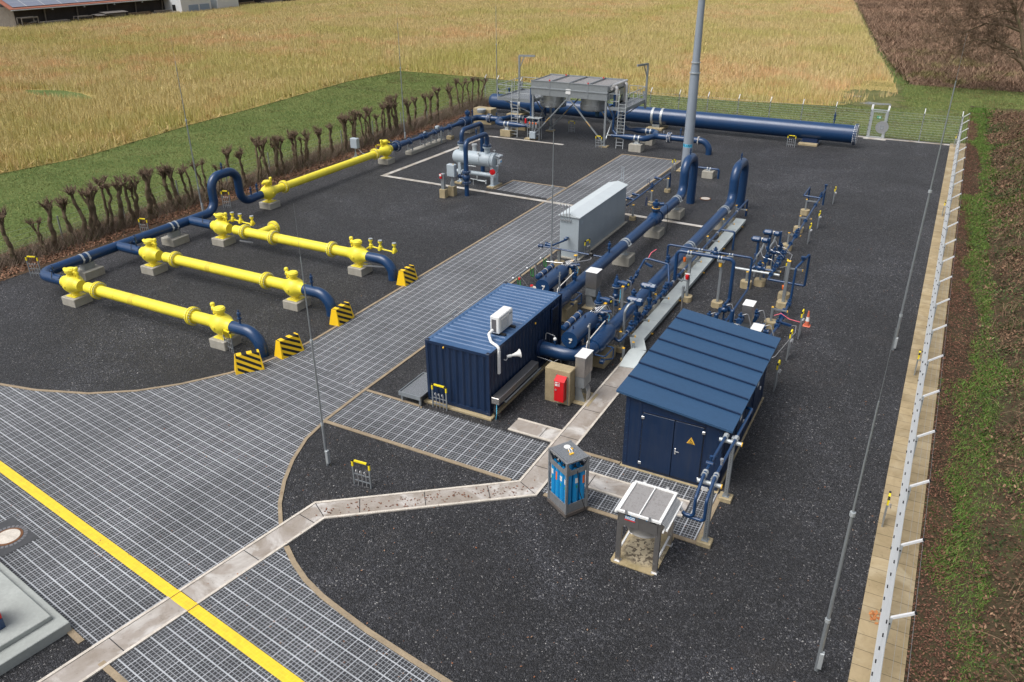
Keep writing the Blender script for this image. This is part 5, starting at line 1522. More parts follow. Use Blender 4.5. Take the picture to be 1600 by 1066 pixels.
# ------------------------------------------------------------------ long grey cabinet and its pipes
t = thing('equipment_housing', 'long pale grey sheet metal housing with ridged roof beside the paved road', 'equipment housing', (-16.55, 41.1, 0))
MB().box(-17.12, 37.62, .06, -16.02, 44.65, 2.33, 0, .01).build('body', 'grey_box', t)
m = MB()
vs = []
for y in (37.55, 44.72): vs += [(-17.19, y, 2.33), (-15.95, y, 2.33), (-15.95, y, 2.36), (-16.57, y, 2.52), (-17.19, y, 2.36)]
m.add(vs, [(0,1,2,3,4), (9,8,7,6,5), (0,5,6,1), (1,6,7,2), (2,7,8,3), (3,8,9,4), (4,9,5,0)])
m.build('roof', 'box_roof', t, ang=10)
MB().box(-17.2, 37.5, -.05, -15.88, 44.8, .06).build('plinth', 'concrete', t)
m = MB()
for i in range(4):
    x = -17.05+.17*i
    m.tube([(x, 37.58, 2.1), (x, 37.50, 2.15), (x, 37.50, 2.98), (x+.02, 37.40, 3.06), (x+.02, 37.35, 2.96)], .018, 8, .05)
    m.bar((x-.05, 37.55, 2.12), (x+.07, 37.55, 2.12), .06)
m.build('vent_pipe', 'alu', t)
m = MB()
for x in (-16.42, -16.30): m.tube([(x, 44.70, 2.0), (x, 44.78, 2.1), (x, 44.78, 3.35), (x, 44.72, 3.4)], .02, 8, .04); m.bar((x-.04, 44.75, 2.7), (x+.04, 44.75, 2.7), .03)
m.build('vent_pipe', 'grey_paint', t)
MB().box(-16.015, 37.9, 1.9, -16.005, 38.15, 2.1).build('notice', 'grey_light', t)
t = thing('gas_supply_pipe', 'thin navy pipe with a black regulator running from the left pipeline past the grey housing', 'pipe', (-15.5, 35.8, 0))
m = MB(); m.tube([(P1-.2, 35.9, 1.1), (-17.35, 35.95, 1.1)], .045, 10); m.build('pipe', 'navy', t)
m = MB(); m.lathe((-17.55, 35.95, 1.1), (1, 0, 0), [(0, .11), (.05, .11), (.06, .08), (.18, .08), (.19, .11), (.24, .11)], 12)
m.tube([(-17.0, 35.95, 1.1), (-16.6, 37.2, 1.15), (-16.6, 37.7, 1.15)], .05, 10, .1)
m.lathe((-16.95, 36.25, 1.1), (-1, .1, 0), [(0, .1), (.25, .1), (.27, .13), (.36, .13)], 12); m.obox((-16.6, 37.3, 1.2), (.2, .24, .18), None, 0, .04)
m.build('valve', 'navy', t)
m = MB(); m.obox((-14.55, 35.9, 1.14), (.24, .2, .2), None, 0, .05); m.lathe((-14.55, 35.9, 1.2), (0, 0, 1), [(0, .05), (.16, .05)], 10); m.build('regulator', 'black', t)
MB().tube([(-14.55, 35.9, 1.0), (-14.5, 35.75, .9), (-15.3, 34.6, .95), (-16.4, 34.5, .9)], .025, 8, .2).build('conduit', 'alu', t)
for x, y, lb in ((-16.45, 36.15, 'left'), (-15.35, 35.75, 'right')):
    s = support(x, y, .98, 'galvanised post with yellow cap in a tan block, %s one before the grey housing' % lb, None, r=.07, foot=.5, foot_h=.34)
    if lb == 'right': MB().lathe((x-.12, y-.15, .55), (0, 0, 1), [(0, .05), (.1, .08), (.2, .08)], 12).build('lamp', 'cap_yellow', s)
# thin pipe running to the far end behind the housing
t = thing('purge_pipe', 'thin navy pipe with stub valves along the road kerb beyond the grey housing', 'pipe', (-16.05, 49, 0))
MB().tube([(-16.05, 45.0, 1.0), (-16.05, 53.4, 1.0), (-16.05, 53.5, 0)], .06, 12, .1).build('pipe', 'navy', t)
for y in (46.3, 47.3, 51.6): MB().lathe((-16.05, y, 1.0), (-1, 0, .1), [(0, .06), (.25, .06), (.26, .11), (.32, .11), (.33, .07), (.42, .09), (.52, .09)], 12).build('stub_valve', 'navy', t)
valve_part(t, (-16.05, 49.6, 1.0), (0, 1, 0), 1.2)
m = MB(); m.torus((-16.35, 49.7, 1.25), (1, 0, .2), .22, .012); m.bar((-16.35, 49.7, 1.25), (-16.05, 49.6, 1.05), .025); m.build('handwheel', 'navy_dark', t)
for y, lb in ((45.45, 'nearest'), (48.9, 'middle'), (52.2, 'farthest')):
    support(-15.8, y, .92, '%s yellow capped post under the thin pipe beyond the grey housing' % lb, (-.3, 0), r=.055, foot=.38, arm_z=.85)

# hose rail behind the container
t = thing('hose_rail', 'waist high galvanised rail with green hoses and wires behind the container', 'rail', (-16.7, 34, 0))
m = MB(); m.bar((-16.9, 31.4, .82), (-16.9, 35.6, .82), .09, .05); m.build('rail', 'galv', t)
for y in (32.6, 34.3):
    MB().bar((-16.9, y, 0), (-16.9, y, .80), .06).build('post', 'galv', t)
m = MB()
for y in (31.9, 33.4, 34.9): m.obox((-16.92, y, .86), (.10, .12, .05), None, 0, .01)
m.bar((-16.9, 31.4, .855), (-16.9, 35.6, .855), .018)
m.build('fittings', 'alu', t)
for y in (32.2, 33.6, 35.1):
    m = MB(); m.tube([(-16.86, y, .8), (-16.82, y+.02, .35), (-16.78, y+.18, .25), (-16.82, y+.2, .7)], .022, 6, .12); m.build('hose', 'green_hose', t)
m = MB()
for y in (32.4, 33.9, 35.3): m.tube([(-16.84, y, .8), (-16.72, y+.2, .5), (-16.75, y+.5, .2), (-16.7, y+.6, .05)], .012, 6, .15)
m.build('wire', 'white', t)
t = thing('ground_socket', 'small red capped socket on a pale slab behind the container', 'socket', (-16.3, 32.8, 0))
MB().box(-16.55, 32.3, -.03, -15.85, 33.2, .04, 0, .01).build('slab', 'rim', t)
MB().lathe((-16.35, 32.75, .04), (0, 0, 1), [(0, .05), (.18, .05)], 12).build('pipe', 'alu', t)
MB().lathe((-16.35, 32.75, .22), (0, 0, 1), [(0, .08), (.05, .08), (.07, .03)], 12).build('cap', 'red', t)
MB().lathe((-16.52, 31.75, .9), (0, 0, 1), [(0, .06), (.08, .06)], 10).build('cap', 'red', t)

# ------------------------------------------------------------------ filter vessel
VX0, VX1, VY, VZ = -30.25, -26.75, 48.1, 1.80
t = thing('filter_vessel', 'light grey horizontal filter vessel with hinged end closure on two saddles', 'pressure vessel', (-28.5, VY, 0))
m = MB(); m.lathe((VX0, VY, VZ), (1, 0, 0), [(0, .08), (.03, .22), (.10, .36), (.22, .45), (.36, .475), (3.0, .475), (3.01, .53), (3.12, .54), (3.14, .50), (3.2, .50), (3.21, .54), (3.40, .54), (3.44, .45), (3.47, .2)], 32)
sh = m.build('shell', 'grey_light', t)
MB().torus((VX0+2.3, VY, VZ), (1, 0, 0), .477, .006, 32, 5).build('weld_seam', 'grey_paint', sh)
for x in (-29.6, -26.98):
    m = MB(); m.box(x-.11, VY-.36, .14, x+.11, VY+.36, VZ-.30); m.box(x-.18, VY-.5, .12, x+.18, VY+.5, .15)
    sd = m.build('saddle', 'grey_light', t)
    MB().box(x-.28, VY-.65, -.05, x+.28, VY+.65, .12, 0, .02).build('footing', 'concrete_tan', t)
m = MB()
m.obox((VX1+.18, VY, VZ+.38), (.34, .5, .10), Matrix.Rotation(R(8), 3, 'Y'), 0, .02); m.obox((VX1+.28, VY-.2, VZ+.02), (.20, .22, .30), None, 0, .03)
m.bar((VX1+.1, VY-.35, VZ-.3), (VX1+.35, VY-.1, VZ-.12), .08); m.bar((VX1+.05, VY, VZ-.35), (VX1+.05, VY, VZ+.5), .10)
m.tube([(VX1+.1, VY-.5, VZ+.35), (VX1+.3, VY-.3, VZ+.2), (VX1+.3, VY, VZ-.3)], .03, 8, .1)
cl = m.build('end_closure', 'grey_paint', t)
MB().box(VX1+.40, VY-.32, VZ-.02, VX1+.42, VY-.06, VZ+.20).build('plate', 'white', cl)
MB().box(VX1+.421, VY-.31, VZ+.0, VX1+.425, VY-.10, VZ+.12).build('plate_print', 'sign_blue', cl)
m = MB(); m.tube([(VX1, VY-.45, VZ-.55), (VX1+.2, VY-.6, VZ-.75), (VX1+.35, VY-.4, VZ-.6), (VX1+.3, VY-.2, VZ-.3)], .02, 6, .1); m.build('cable', 'black', cl)
m = MB(); m.lathe((VX1-.02, VY-.62, VZ-.62), (.3, -1, 0), [(0, .02), (.02, .20), (.07, .20), (.09, .10)], 18); m.build('red_handwheel', 'red', t)
for x in (-29.55, -27.52):
    m = MB(); m.lathe((x, VY, VZ+.40), (0, 0, 1), [(0, .20), (.42, .20), (.43, .30), (.52, .30)], 22); m.build('nozzle', 'grey_light', t)
m = MB(); m.cyl((VX0+.4, VY-.2, .80), (VX0+3.1, VY-.2, .80), .15, n=18)
for x in (VX0-.05, VX0+3.1):
    m.cyl((x, VY-.2, .80), (x+.35, VY-.2, .80), .15, n=18); m.lathe((x if x < -29 else x+.3, VY-.2, .80), (1, 0, 0), [(0, .27), (.1, .27), (.11, .24), (.17, .24)], 20)
m.cyl((-29.2, VY, .9), (-29.2, VY, 1.4), .1, n=14)
m.build('drain_header', 'grey_light', t)
m = MB()
m.tube([(-28.9, VY-.5, 1.45), (-28.7, VY-.62, 1.4), (-28.1, VY-.62, 1.4)], .035, 8, .05); m.lathe((-28.9, VY-.46, 1.45), (0, -1, 0), [(0, .09), (.08, .09)], 12)
m.tube([(-28.05, VY-.55, .75), (-28.05, VY-.55, .42), (-27.3, VY-.55, .40)], .035, 8, .04); m.tube([(-29.2, VY-.45, .45), (-27.5, VY-.45, .42)], .03, 8)
m.lathe((-27.35, VY-.55, .40), (0, 0, 1), [(-.15, .06), (.12, .06)], 10); m.tube([(-28.4, VY-.5, .4), (-28.4, VY-.5, .02)], .02, 6)
m.build('drain_piping', 'galv_light', t)
m = MB(); m.lathe((-27.95, VY-.32, VZ+.30), (-.2, -.6, 1), [(0, .02), (.2, .02), (.21, .09), (.27, .09)], 14); m.tube([(-27.95, VY-.45, VZ+.2), (-27.95, VY-.55, VZ-.1)], .02, 6)
m.lathe((-26.95, VY, VZ+.50), (0, 0, 1), [(0, .03), (.16, .03), (.17, .08), (.22, .08)], 12); m.lathe((-28.7, VY+.3, VZ+.4), (0, 0, 1), [(0, .16), (.35, .16), (.36, .2), (.5, .2), (.52, .1)], 14)
m.build('gauge', 'galv_light', t)
for nm, x, y1, lb in (('a', -27.52, 45.25, 'nearer tall navy pipe arch over the grey filter vessel, with a valve low down'), ('b', -29.55, 50.95, 'farther tall navy pipe arch behind the grey filter vessel')):
    p = thing('pipe_arch', lb, 'pipe', (x, y1, 0), 0, 'pipe arches at the filter vessel')
    zt = 3.62
    MB().tube([(x, VY, VZ+.98), (x, VY, zt), (x, y1, zt), (x, y1, -.05)], .155, 20, .42, seg=9).build('pipe', 'navy', p)
    flange(p, (x, VY, VZ+.98), (0, 0, 1), .30, .07, True, 14)
    if nm == 'a':
        for z in (1.62, .90): flange(p, (x, y1, z), (0, 0, 1), .30, .07, True, 14)
        m = MB(); m.sphere((x, y1, 1.26), .28, 18); m.lathe((x-.2, y1, 1.28), (-1, -.1, 0), [(0, .1), (.2, .1), (.21, .15), (.36, .15), (.38, .08)], 12)
        v = m.build('ball_valve', 'navy', p)
        m = MB(); m.torus((x-.62, y1, 1.1), (1, 0, 0), .24, .014); m.bar((x-.62, y1, .86), (x-.62, y1, 1.34), .02); m.build('handwheel', 'navy_dark', v)
    else:
        flange(p, (x, y1, 1.4), (0, 0, 1), .30, .07, True, 14); MB().sphere((x, y1, 1.0), .28, 18).build('ball_valve', 'navy', p)
    nozzle(p, (x, (VY+y1)/2, zt+.13), .42, .035)
t = thing('pull_box', 'grey wall box on a flared stand in a tan block beside the filter vessel', 'control box', (-28.4, 44.9, 0))
MB().box(-28.65, 44.65, -.05, -28.2, 45.1, .66, 0, .02).build('footing', 'concrete_tan', t)
MB().lathe((-28.42, 44.88, .66), (0, 0, 1), [(0, .2), (.5, .07), (.75, .07)], 4).build('stand', 'galv', t)
MB().box(-28.72, 44.7, 1.30, -28.12, 45.05, 2.12, 0, .03).build('box', 'grey_light', t)
MB().lathe((-28.25, 44.8, 2.12), (0, 0, 1), [(0, .03), (.05, .03)], 8).build('lamp', 'cap_yellow', t)
t = thing('emergency_stop', 'steel pillar with red emergency stop in a tan block beside the filter vessel', 'switch pillar', (-28.7, 44.2, 0))
MB().box(-28.92, 44.0, -.05, -28.48, 44.42, .58, 0, .02).build('footing', 'concrete_tan', t)
MB().box(-28.82, 44.1, .58, -28.58, 44.32, 1.62, 0, .01).build('pillar', 'galv', t)
MB().box(-28.86, 44.0, 1.30, -28.70, 44.1, 1.62, 0, .02).build('red_case', 'red', t)
MB().box(-28.86, 43.99, 1.48, -28.70, 44.0, 1.60).build('notice', 'white', t)

# ------------------------------------------------------------------ air cooler on stilts
AX0, AX1, AY0, AY1 = -31.35, -24.5, 62.4, 66.2
t = thing('air_cooler', 'large galvanised air cooler on stilts with railings, ladders and two fan rings', 'air cooler', (-28, 64.3, 0))
m = MB()
for y in (AY0, AY1-.06): m.box(AX0, y, 4.32, AX1, y+.06, 4.85); m.box(AX0, y, 3.72, AX1, y+.06, 4.28); m.box(AX0-.05, y-.06, 4.26, AX1+.05, y+.12, 4.33)
for x in (AX0, AX1-.06): m.box(x, AY0+.06, 4.33, x+.06, AY1-.06, 4.85); m.box(x, AY0+.06, 3.72, x+.06, AY1-.06, 4.26)
for i in range(1, 4):
    x = AX0 + (AX1-AX0)*i/4
    m.box(x-.05, AY0-.03, 3.74, x+.05, AY0, 4.25); m.box(x-.05, AY0-.03, 4.34, x+.05, AY0, 4.84)
    m.bar((x, AY0+.07, 4.86), (x, AY1-.07, 4.86), .08, .10)
m.box(AX0-.03, AY0-.04, 4.85, AX1+.03, AY0+.08, 4.90); m.box(AX0-.03, AY1-.08, 4.85, AX1+.03, AY1+.04, 4.90)
m.box(AX0+.1, AY0+.1, 3.72, AX1-.1, AY1-.1, 3.75)
m.build('housing', 'galv', t)
MB().box(AX0+.08, AY0+.08, 4.6, AX1-.08, AY1-.08, 4.78).build('coil', 'coil_fins', t)
for x in (-30.15, -26.4):
    m = MB(); m.lathe((x, 64.3, 2.55), (0, 0, 1), [(.06, .90), (.0, .98), (.02, 1.06), (.10, 1.12), (.2, 1.14), (.45, 1.14), (.46, 1.17), (.52, 1.17), (.53, 1.10), (1.17, 1.10)], 40, caps=False); fr = m.build('fan_ring', 'galv_bright', t)
    m = MB(); m.lathe((x, 64.3, 2.9), (0, 0, 1), [(0, .2), (.3, .2)], 16)
    for k in range(6):
        a = 2*PI*k/6+.3; m.bar((x, 64.3, 3.0), (x+math.cos(a)*.95, 64.3+math.sin(a)*.95, 3.06), .26, .02)
    m.build('fan', 'grey_paint', fr)
    m = MB(); m.lathe((x+.35, 64.3, 2.05), (0, 0, 1), [(0, .16), (.5, .2), (.7, .2)], 14); m.bar((x, 64.3, 2.6), (x+.4, 64.3, 2.5), .2); m.build('motor', 'motor_blue', fr)
for x in (AX0+.15, AX1-.10):
    for y in (AY0+.1, AY1-.15):
        m = MB(); m.bar((x, y, .1), (x, y, 3.72), .16); m.box(x-.18, y-.18, .10, x+.18, y+.18, .13); m.build('leg', 'galv', t)
        MB().box(x-.35, y-.3, -.05, x+.35, y+.3, .10, 0, .02).build('footing', 'concrete_tan', t)
xm = (AX0+AX1)/2
for y in (AY0+.05, AY1-.1):
    for x in (AX0+.25, AX1-.2):
        m = MB(); m.bar((xm, y-.02, 3.72), (x, y-.02, .35), .10); br = m.build('brace', 'galv', t)
        a = Vector((xm, y-.075, 3.72)); b = Vector((x, y-.075, .35))
        MB().bar(a.lerp(b, .52), a.lerp(b, .64), .10, .02).build('yellow_notice', 'cap_yellow', br)
    MB().obox((xm, y-.04, 3.62), (.35, .03, .4)).build('gusset', 'galv', t)
for x in (AX0+.15, AX1-.1):
    m = MB(); m.bar((x, AY0+.2, .4), (x, AY1-.2, 3.6), .08); m.bar((x, AY1-.2, .4), (x, AY0+.2, 3.6), .08); m.build('side_brace', 'galv', t)
MB().box(xm-.22, AY0-.045, 4.0, xm+.22, AY0-.03, 4.4).build('type_plate', 'white', t)
m = MB()
for x in (-29.65, -26.2):
    for y in (AY0+.2, AY1-.3): m.lathe((x, y-.17, 4.92), (0, 0, 1), [(0, .07), (.1, .05)], 10)
m.build('red_cap', 'red', t)
def platform(x0, x1, lad_x, side):
    y0, y1, z = 62.75, 67.4, 3.12
    m = MB(); m.box(x0, y0, z-.05, x1, y1, z); pf = m.build('platform', 'grating', t)
    m = MB()
    for a in ((x0, y0-.04, x1, y0), (x0, y1, x1, y1+.04), (x0-.04 if side < 0 else x0, y0, x0, y1), (x1, y0, x1+.04, y1)): m.box(a[0], a[1], z-.16, a[2], a[3], z+.12)
    for y in (y0+.5, y1-.5): m.bar(((x1 if side < 0 else x0), y, 1.9), ((x0 if side < 0 else x1), y, z-.1), .08)
    m.build('edge_beam', 'galv', pf)
    m = MB(); ox = x0 if side < 0 else x1; ix = x1 if side < 0 else x0
    for h in (.55, 1.12):
        m.bar((ox, y0, z+h), (ox, y1, z+h), .045); m.bar((ox, y1, z+h), (ix, y1, z+h), .045)
        m.bar((ox, y0, z+h), (lad_x+.36*side, y0, z+h), .045); m.bar((lad_x-.36*side, y0, z+h), (ix, y0, z+h), .045)
    for y in np.linspace(y0, y1, 4): m.bar((ox, y, z), (ox, y, z+1.12), .045)
    for x in (ix, lad_x-.36, lad_x+.36): m.bar((x, y0, z), (x, y0, z+1.12), .045)
    for x in (ix, (ix+ox)/2): m.bar((x, y1, z), (x, y1, z+1.12), .045)
    m.build('railing', 'galv_light', t)
    m = MB()
    for s in (-.30, .30): m.bar((lad_x+s, 62.45, 0), (lad_x+s, 62.68, z+1.45), .05)
    for k in range(13): m.bar((lad_x-.3, 62.45+.05*k/3, .25+.27*k), (lad_x+.3, 62.45+.05*k/3, .25+.27*k), .035)
    m.bar((lad_x-.3, 62.5, 1.0), (lad_x-.3-1.0*side*-1 if side < 0 else lad_x-.3-1.0, 62.6, 1.0), .07)
    m.build('ladder', 'galv_light', t)
    cx = ox + .12*side; cy = y1-.35
    m = MB(); m.bar((cx, cy, 2.5), (cx, cy, 6.1), .14); m.bar((cx, cy, 6.1), (cx+(1.55 if side < 0 else -.35), cy-(0 if side < 0 else 1.6), 6.15), .12, .16)
    m.bar((cx, cy, 5.0), (cx+(.5 if side < 0 else -.12), cy-(0 if side < 0 else .55), 6.05), .06)
    m.bar((cx, cy, 2.6), (cx-.2*side, cy, 3.9), .2, .04)
    m.build('davit_crane', 'galv', t)
platform(-34.75, AX0-.05, -33.0, -1)
platform(AX1+.05, -22.95, -23.25, 1)
m = MB()
for y in (63.2, 65.4):
    m.tube([(AX1+.12, y, 4.55), (AX1+.45, y, 4.9), (AX1+.5, y, 4.2), (AX1+.4, y, 3.2)], .16, 14, .25)
m.cyl((AX1+.15, AY0+.5, 4.62), (AX1+.15, AY1-.3, 4.62), .14, n=14); m.cyl((AX1+.3, AY0+.5, 4.85), (AX1+.3, AY1-.3, 4.85), .12, n=14)
m.build('insulated_header', 'insulation', t)
for x, y0 in ((AX1+.42, 63.0), (AX1+.42, 65.4), (AX0-.15, 62.75), (AX0-.15, 65.5)):
    m = MB(); m.tube([(x, y0, 4.2), (x, y0, 1.3), (x+(.5 if x > -28 else -.5), y0+(-.3 if y0 < 64 else 0), ZN)], .10, 12, .2); m.build('feed_pipe', 'navy', t)
t = thing('switch_rack', 'small galvanised rack with roof, red tipped switches and a cabinet before the air cooler', 'switch rack', (-31, 62.4, 0))
m = MB()
for x in (-31.55, -30.45):
    for y in (62.2, 62.65): m.bar((x, y, 0), (x, y, 1.8), .05)
for z in (.5, 1.0, 1.45): m.bar((-31.55, 62.2, z), (-30.45, 62.2, z), .04)
m.build('frame', 'galv', t)
MB().box(-31.65, 62.05, 1.8, -30.4, 62.75, 1.84).build('roof_sheet', 'galv_light', t)
for x in (-31.3, -31.0, -30.7):
    m = MB(); m.box(x-.09, 62.06, 1.05, x+.09, 62.2, 1.5, 0, .02); sw = m.build('switch', 'galv', t)
    MB().box(x-.05, 62.04, 1.35, x+.05, 62.06, 1.5).build('red_tip', 'orange', sw)
MB().box(-31.3, 62.0, .12, -30.75, 62.25, .7, 0, .02).build('cabinet', 'grey_light', t)
MB().box(-31.75, 62.0, 1.35, -31.6, 62.15, 1.75, 0, .02).build('red_call_point', 'red', t)
MB().box(-31.75, 61.9, -.04, -31.2, 62.5, .12, 0, .02).build('footing', 'concrete_tan', t)

# right fork and drop pipe
t = thing('fork_pipe', 'navy pipe fork right of the air cooler, joining and curving into the ground', 'pipe', (-19.5, 63.8, 0))
m = MB()
for s in (-1, 1):
    m.lathe((-24.0, 63.8+1.4*s, ZN), (1, 0, 0), [(0, .11), (.7, .11), (1.3, .23), (1.6, .23)], 20)
    m.tube([(-22.5, 63.8+1.4*s, ZN), (-21.0, 63.8+1.4*s, ZN), (-20.8, 63.8, ZN), (-20.2, 63.8, ZN)], .23, 20, .6, seg=9)
m.build('fork', 'navy', t)
MB().tube([(-20.5, 63.8, ZN), (-16.2, 63.8, ZN), (-16.2, 63.8, -.1)], .24, 24, .75, seg=12).build('pipe', 'navy', t)
flange(t, (-19.5, 63.8, ZN), (1, 0, 0), .42, .11, True, 20)
flange(t, (-17.1, 63.8, ZN), (1, 0, 0), .34, .05, False, 16, 'rim')
for s in (-1, 1): clamp_pair(t, (-21.75, 63.8+1.4*s, ZN), (1, 0, 0), .235, .36, .10, .6)
nozzle(t, (-18.6, 63.8, ZN+.22), .62, .05); nozzle(t, (-20.0, 63.8, ZN+.22), .3, .03, 'alu')
block(-21.75, 62.4, 1.05, .95, .60, 'concrete block under the front prong of the right navy fork', 'concrete blocks under the blue forks')
block(-21.75, 65.2, 1.05, .95, .55, 'concrete block under the rear prong of the right navy fork', 'concrete blocks under the blue forks')
# big storage pipe
t = thing('storage_pipe', 'very large navy pipe lying along the back fence, flanged at its right end', 'pipe', (-23, 71.5, 0))
m = MB(); m.lathe((-40.45, 71.5, 1.06), (1, 0, 0), [(0, .15), (.05, .4), (.15, .58), (.3, .68), (.5, .715), (34.05, .715)], 44); m.build('pipe', 'navy', t)
flange(t, (-6.30, 71.5, 1.06), (1, 0, 0), .84, .10, True, 26, 'navy', 'alu')
for x in (-37.3, -23.05):
    m = MB()
    for s in (-.42, .42): m.lathe((x+s-.10, 71.5, 1.06), (1, 0, 0), [(0, .717), (0, .735), (.2, .735), (.2, .717)], 40, caps=False)
    m.build('strap', 'galv_light', t)
m = MB(); m.box(-10.3, 71.0, .2, -9.1, 72.0, .5); m.box(-10.5, 70.9, .17, -8.9, 72.1, .2)
m.build('saddle', 'navy_dark', t)
nozzle(t, (-8.1, 71.5, 1.72), .95, .06); nozzle(t, (-38.3, 71.5, 1.72), .8, .08); nozzle(t, (-39.5, 71.5, 1.72), .6, .05)
for x, lb in ((-9.75, 'right end of the very large navy pipe, with a dark saddle'), (-23.05, 'middle of the very large navy pipe'), (-37.3, 'left part of the very large navy pipe, behind the ladder')):
    b_ = block(x, 71.4, 1.5, 2.0, .17, 'flat concrete block, ' + lb, 'concrete blocks under the very large pipe', 'concrete_tan')
    if x < -12: MB().box(x-.35, 70.9, .17, x+.35, 72.1, .42).build('saddle', 'galv', b_)
# vent mast
t = thing('vent_stack', 'thick pale grey vent stack rising out of sight, blue lettering near its foot', 'vent stack', (-16.36, 58.3, 0))
m = MB(); m.lathe((-16.36, 58.3, .05), (0, 0, 1), [(0, .42), (.03, .42), (.04, .385), (1.9, .36), (6.9, .325), (7.6, .265), (15.2, .20)], 36); m.build('mast', 'vent_grey', t)
for z, r in ((6.95, .375), (7.65, .325), (.16, .46)):
    m = MB(); m.lathe((-16.36, 58.3, z-.035), (0, 0, 1), [(0, r-.01), (.005, r), (.03, r), (.035, r-.01), (.04, r-.01), (.045, r), (.07, r), (.075, r-.01)], 36); m.build('flange_ring', 'galv_light', t)
m = MB(); m.box(-16.95, 57.7, -.05, -15.75, 58.9, .08, 0, .03); m.build('footing', 'concrete_tan', t)
def wrap(vs, th0, r, z0):
    out = []
    for x, y, z in vs:
        a = th0 + x/r
        out.append((-16.36 + math.cos(a)*(r+z), 58.3 + math.sin(a)*(r+z), z0+y))
    return out
th = math.atan2(-58.3, 16.36) - .28
m = MB(); vs = []
n = 24; hw = .33/.372
for i in range(n+1):
    a = (-.5 + i/n)*2*.43
    vs += [(a, -.11, .004), (a, .11, .004)]
m.add(wrap(vs, th, .360, 1.88), [(2*i, 2*i+2, 2*i+3, 2*i+1) for i in range(n)])
pl = m.build('name_plate', 'plate_cyan', t)
vs, fs = text_mesh('FILTAN', .22, .001, 1.0, .006)
m = MB(); m.add(wrap([(x, y, .0065) for x, y, z in vs], th, .360, 1.88), fs); m.build('lettering', 'ink', pl, smooth=False)
t = thing('drain_pipe', 'thin navy drain pipe clamped to a concrete block right of the grey vent stack', 'pipe', (-14.3, 57, 0))
MB().tube([(-16.0, 58.1, .62), (-15.5, 57.1, .65), (-13.62, 57.1, .65), (-13.62, 57.1, -.05)], .075, 12, .12).build('pipe', 'navy', t)
m = MB()
for s in (-.1, .1): m.lathe((-14.35+s-.03, 57.1, .65), (1, 0, 0), [(0, .077), (0, .1), (.06, .1), (.06, .077)], 14, caps=False)
m.obox((-14.35, 57.1, .55), (.3, .3, .06)); m.build('pipe_clamp', 'galv_light', t)
block(-14.35, 57.15, .8, .75, .50, 'concrete block under the thin drain pipe right of the vent stack', None)

# ------------------------------------------------------------------ dry cooler in front of the shed
QX0, QX1, QY0, QY1 = -5.66, -4.42, 16.52, 17.98
t = thing('dry_cooler', 'stainless framed dry cooler with white topped coil on four legs', 'dry cooler', (-5.04, 17.25, 0))
for x in (QX0+.08, QX1-.08):
    for y in (QY0+.10, QY1-.08):
        m = MB(); s = 1 if x < -5 else -1
        m.box(x-.065, y-.005, .03, x+.065, y+.005, 1.80); m.box(x-.065*s-.004, y, .03, x-.065*s+.004, y+.09, 1.80); m.box(x+.065*s-.004, y, .03, x+.065*s+.004, y+.09, 1.80)
        lg = m.build('leg', 'stainless', t)
        MB().box(x-.09, y-.04, .005, x+.09, y+.13, .03).build('foot_plate', 'alu', lg)
        m = MB()
        for z in (.35, 1.3, 1.38, 1.7): m.cyl((x-.03, y-.012, z), (x-.03, y-.004, z), .012, n=8)
        m.build('bolt', 'alu', lg)
m = MB()
m.box(QX0+.10, QY0+.06, 1.36, QX1-.10, QY0+.075, 1.80); m.box(QX0+.10, QY1-.075, 1.36, QX1-.10, QY1-.06, 1.80)
m.box(QX0+.03, QY0+.08, 1.30, QX0+.045, QY1-.06, 1.78); m.box(QX1-.045, QY0+.08, 1.30, QX1-.03, QY1-.06, 1.78)
m.box(-5.055, QY0+.045, 1.38, -5.035, QY0+.06, 1.78)
cs = m.build('casing', 'stainless', t)
m = MB()
for x in (QX0+.22, QX1-.3): m.box(x, QY0+.05, 1.715, x+.16, QY0+.06, 1.79)
m.build('black_bracket', 'black', cs)
m = MB()
for x in (QX0+.40, -5.02, -4.82): m.cyl((x, QY0+.03, 1.77), (x, QY0+.06, 1.77), .022, n=10)
m.build('blue_cap', 'sign_blue', cs)
m = MB(); m.box(-5.42, QY0+.048, 1.60, -5.14, QY0+.059, 1.70); lp = m.build('logo_plate', 'plate_logo', t)
vs, fs = text_mesh('FACO', .105, .002, .92, .004)
MB(Matrix.Translation((-5.28, QY0+.045, 1.652)) @ Matrix.Rotation(R(90), 4, 'X')).add(vs, fs).build('lettering', 'white', lp, smooth=False)
MB().box(-5.43, QY0+.046, 1.565, -5.135, QY0+.058, 1.592).build('red_line', 'logo_red', lp)
m = MB()
m.box(QX0, QY0, 1.80, QX1, QY0+.065, 1.86); m.box(QX0, QY1-.065, 1.80, QX1, QY1, 1.86)
m.box(QX0, QY0+.065, 1.80, QX0+.075, QY1-.065, 1.86); m.box(QX1-.075, QY0+.065, 1.80, QX1, QY1-.065, 1.86)
m.box(-5.055, QY0+.065, 1.805, -5.025, QY1-.065, 1.875)
m.box(QX0-.06, QY0+.02, 1.74, QX0-.005, QY1-.02, 1.80)
tf = m.build('top_frame', 'white', t)
m = MB(); m.box(QX0+.075, QY0+.065, 1.72, QX1-.075, QY1-.065, 1.825); m.build('coil', 'coil_fins', t)
for x in (QX0+.28, QX1-.30):
    for y in (QY0-.006, QY1+.006):
        m = MB(); m.add([(x-.05, y-.006, 1.80), (x+.05, y-.006, 1.80), (x+.03, y-.006, 1.94), (x-.03, y-.006, 1.94), (x-.05, y+.006, 1.80), (x+.05, y+.006, 1.80), (x+.03, y+.006, 1.94), (x-.03, y+.006, 1.94)], [(0,1,2,3), (7,6,5,4), (0,4,5,1), (1,5,6,2), (2,6,7,3), (3,7,4,0)])
        m.build('lifting_eye', 'alu', t)
m = MB()
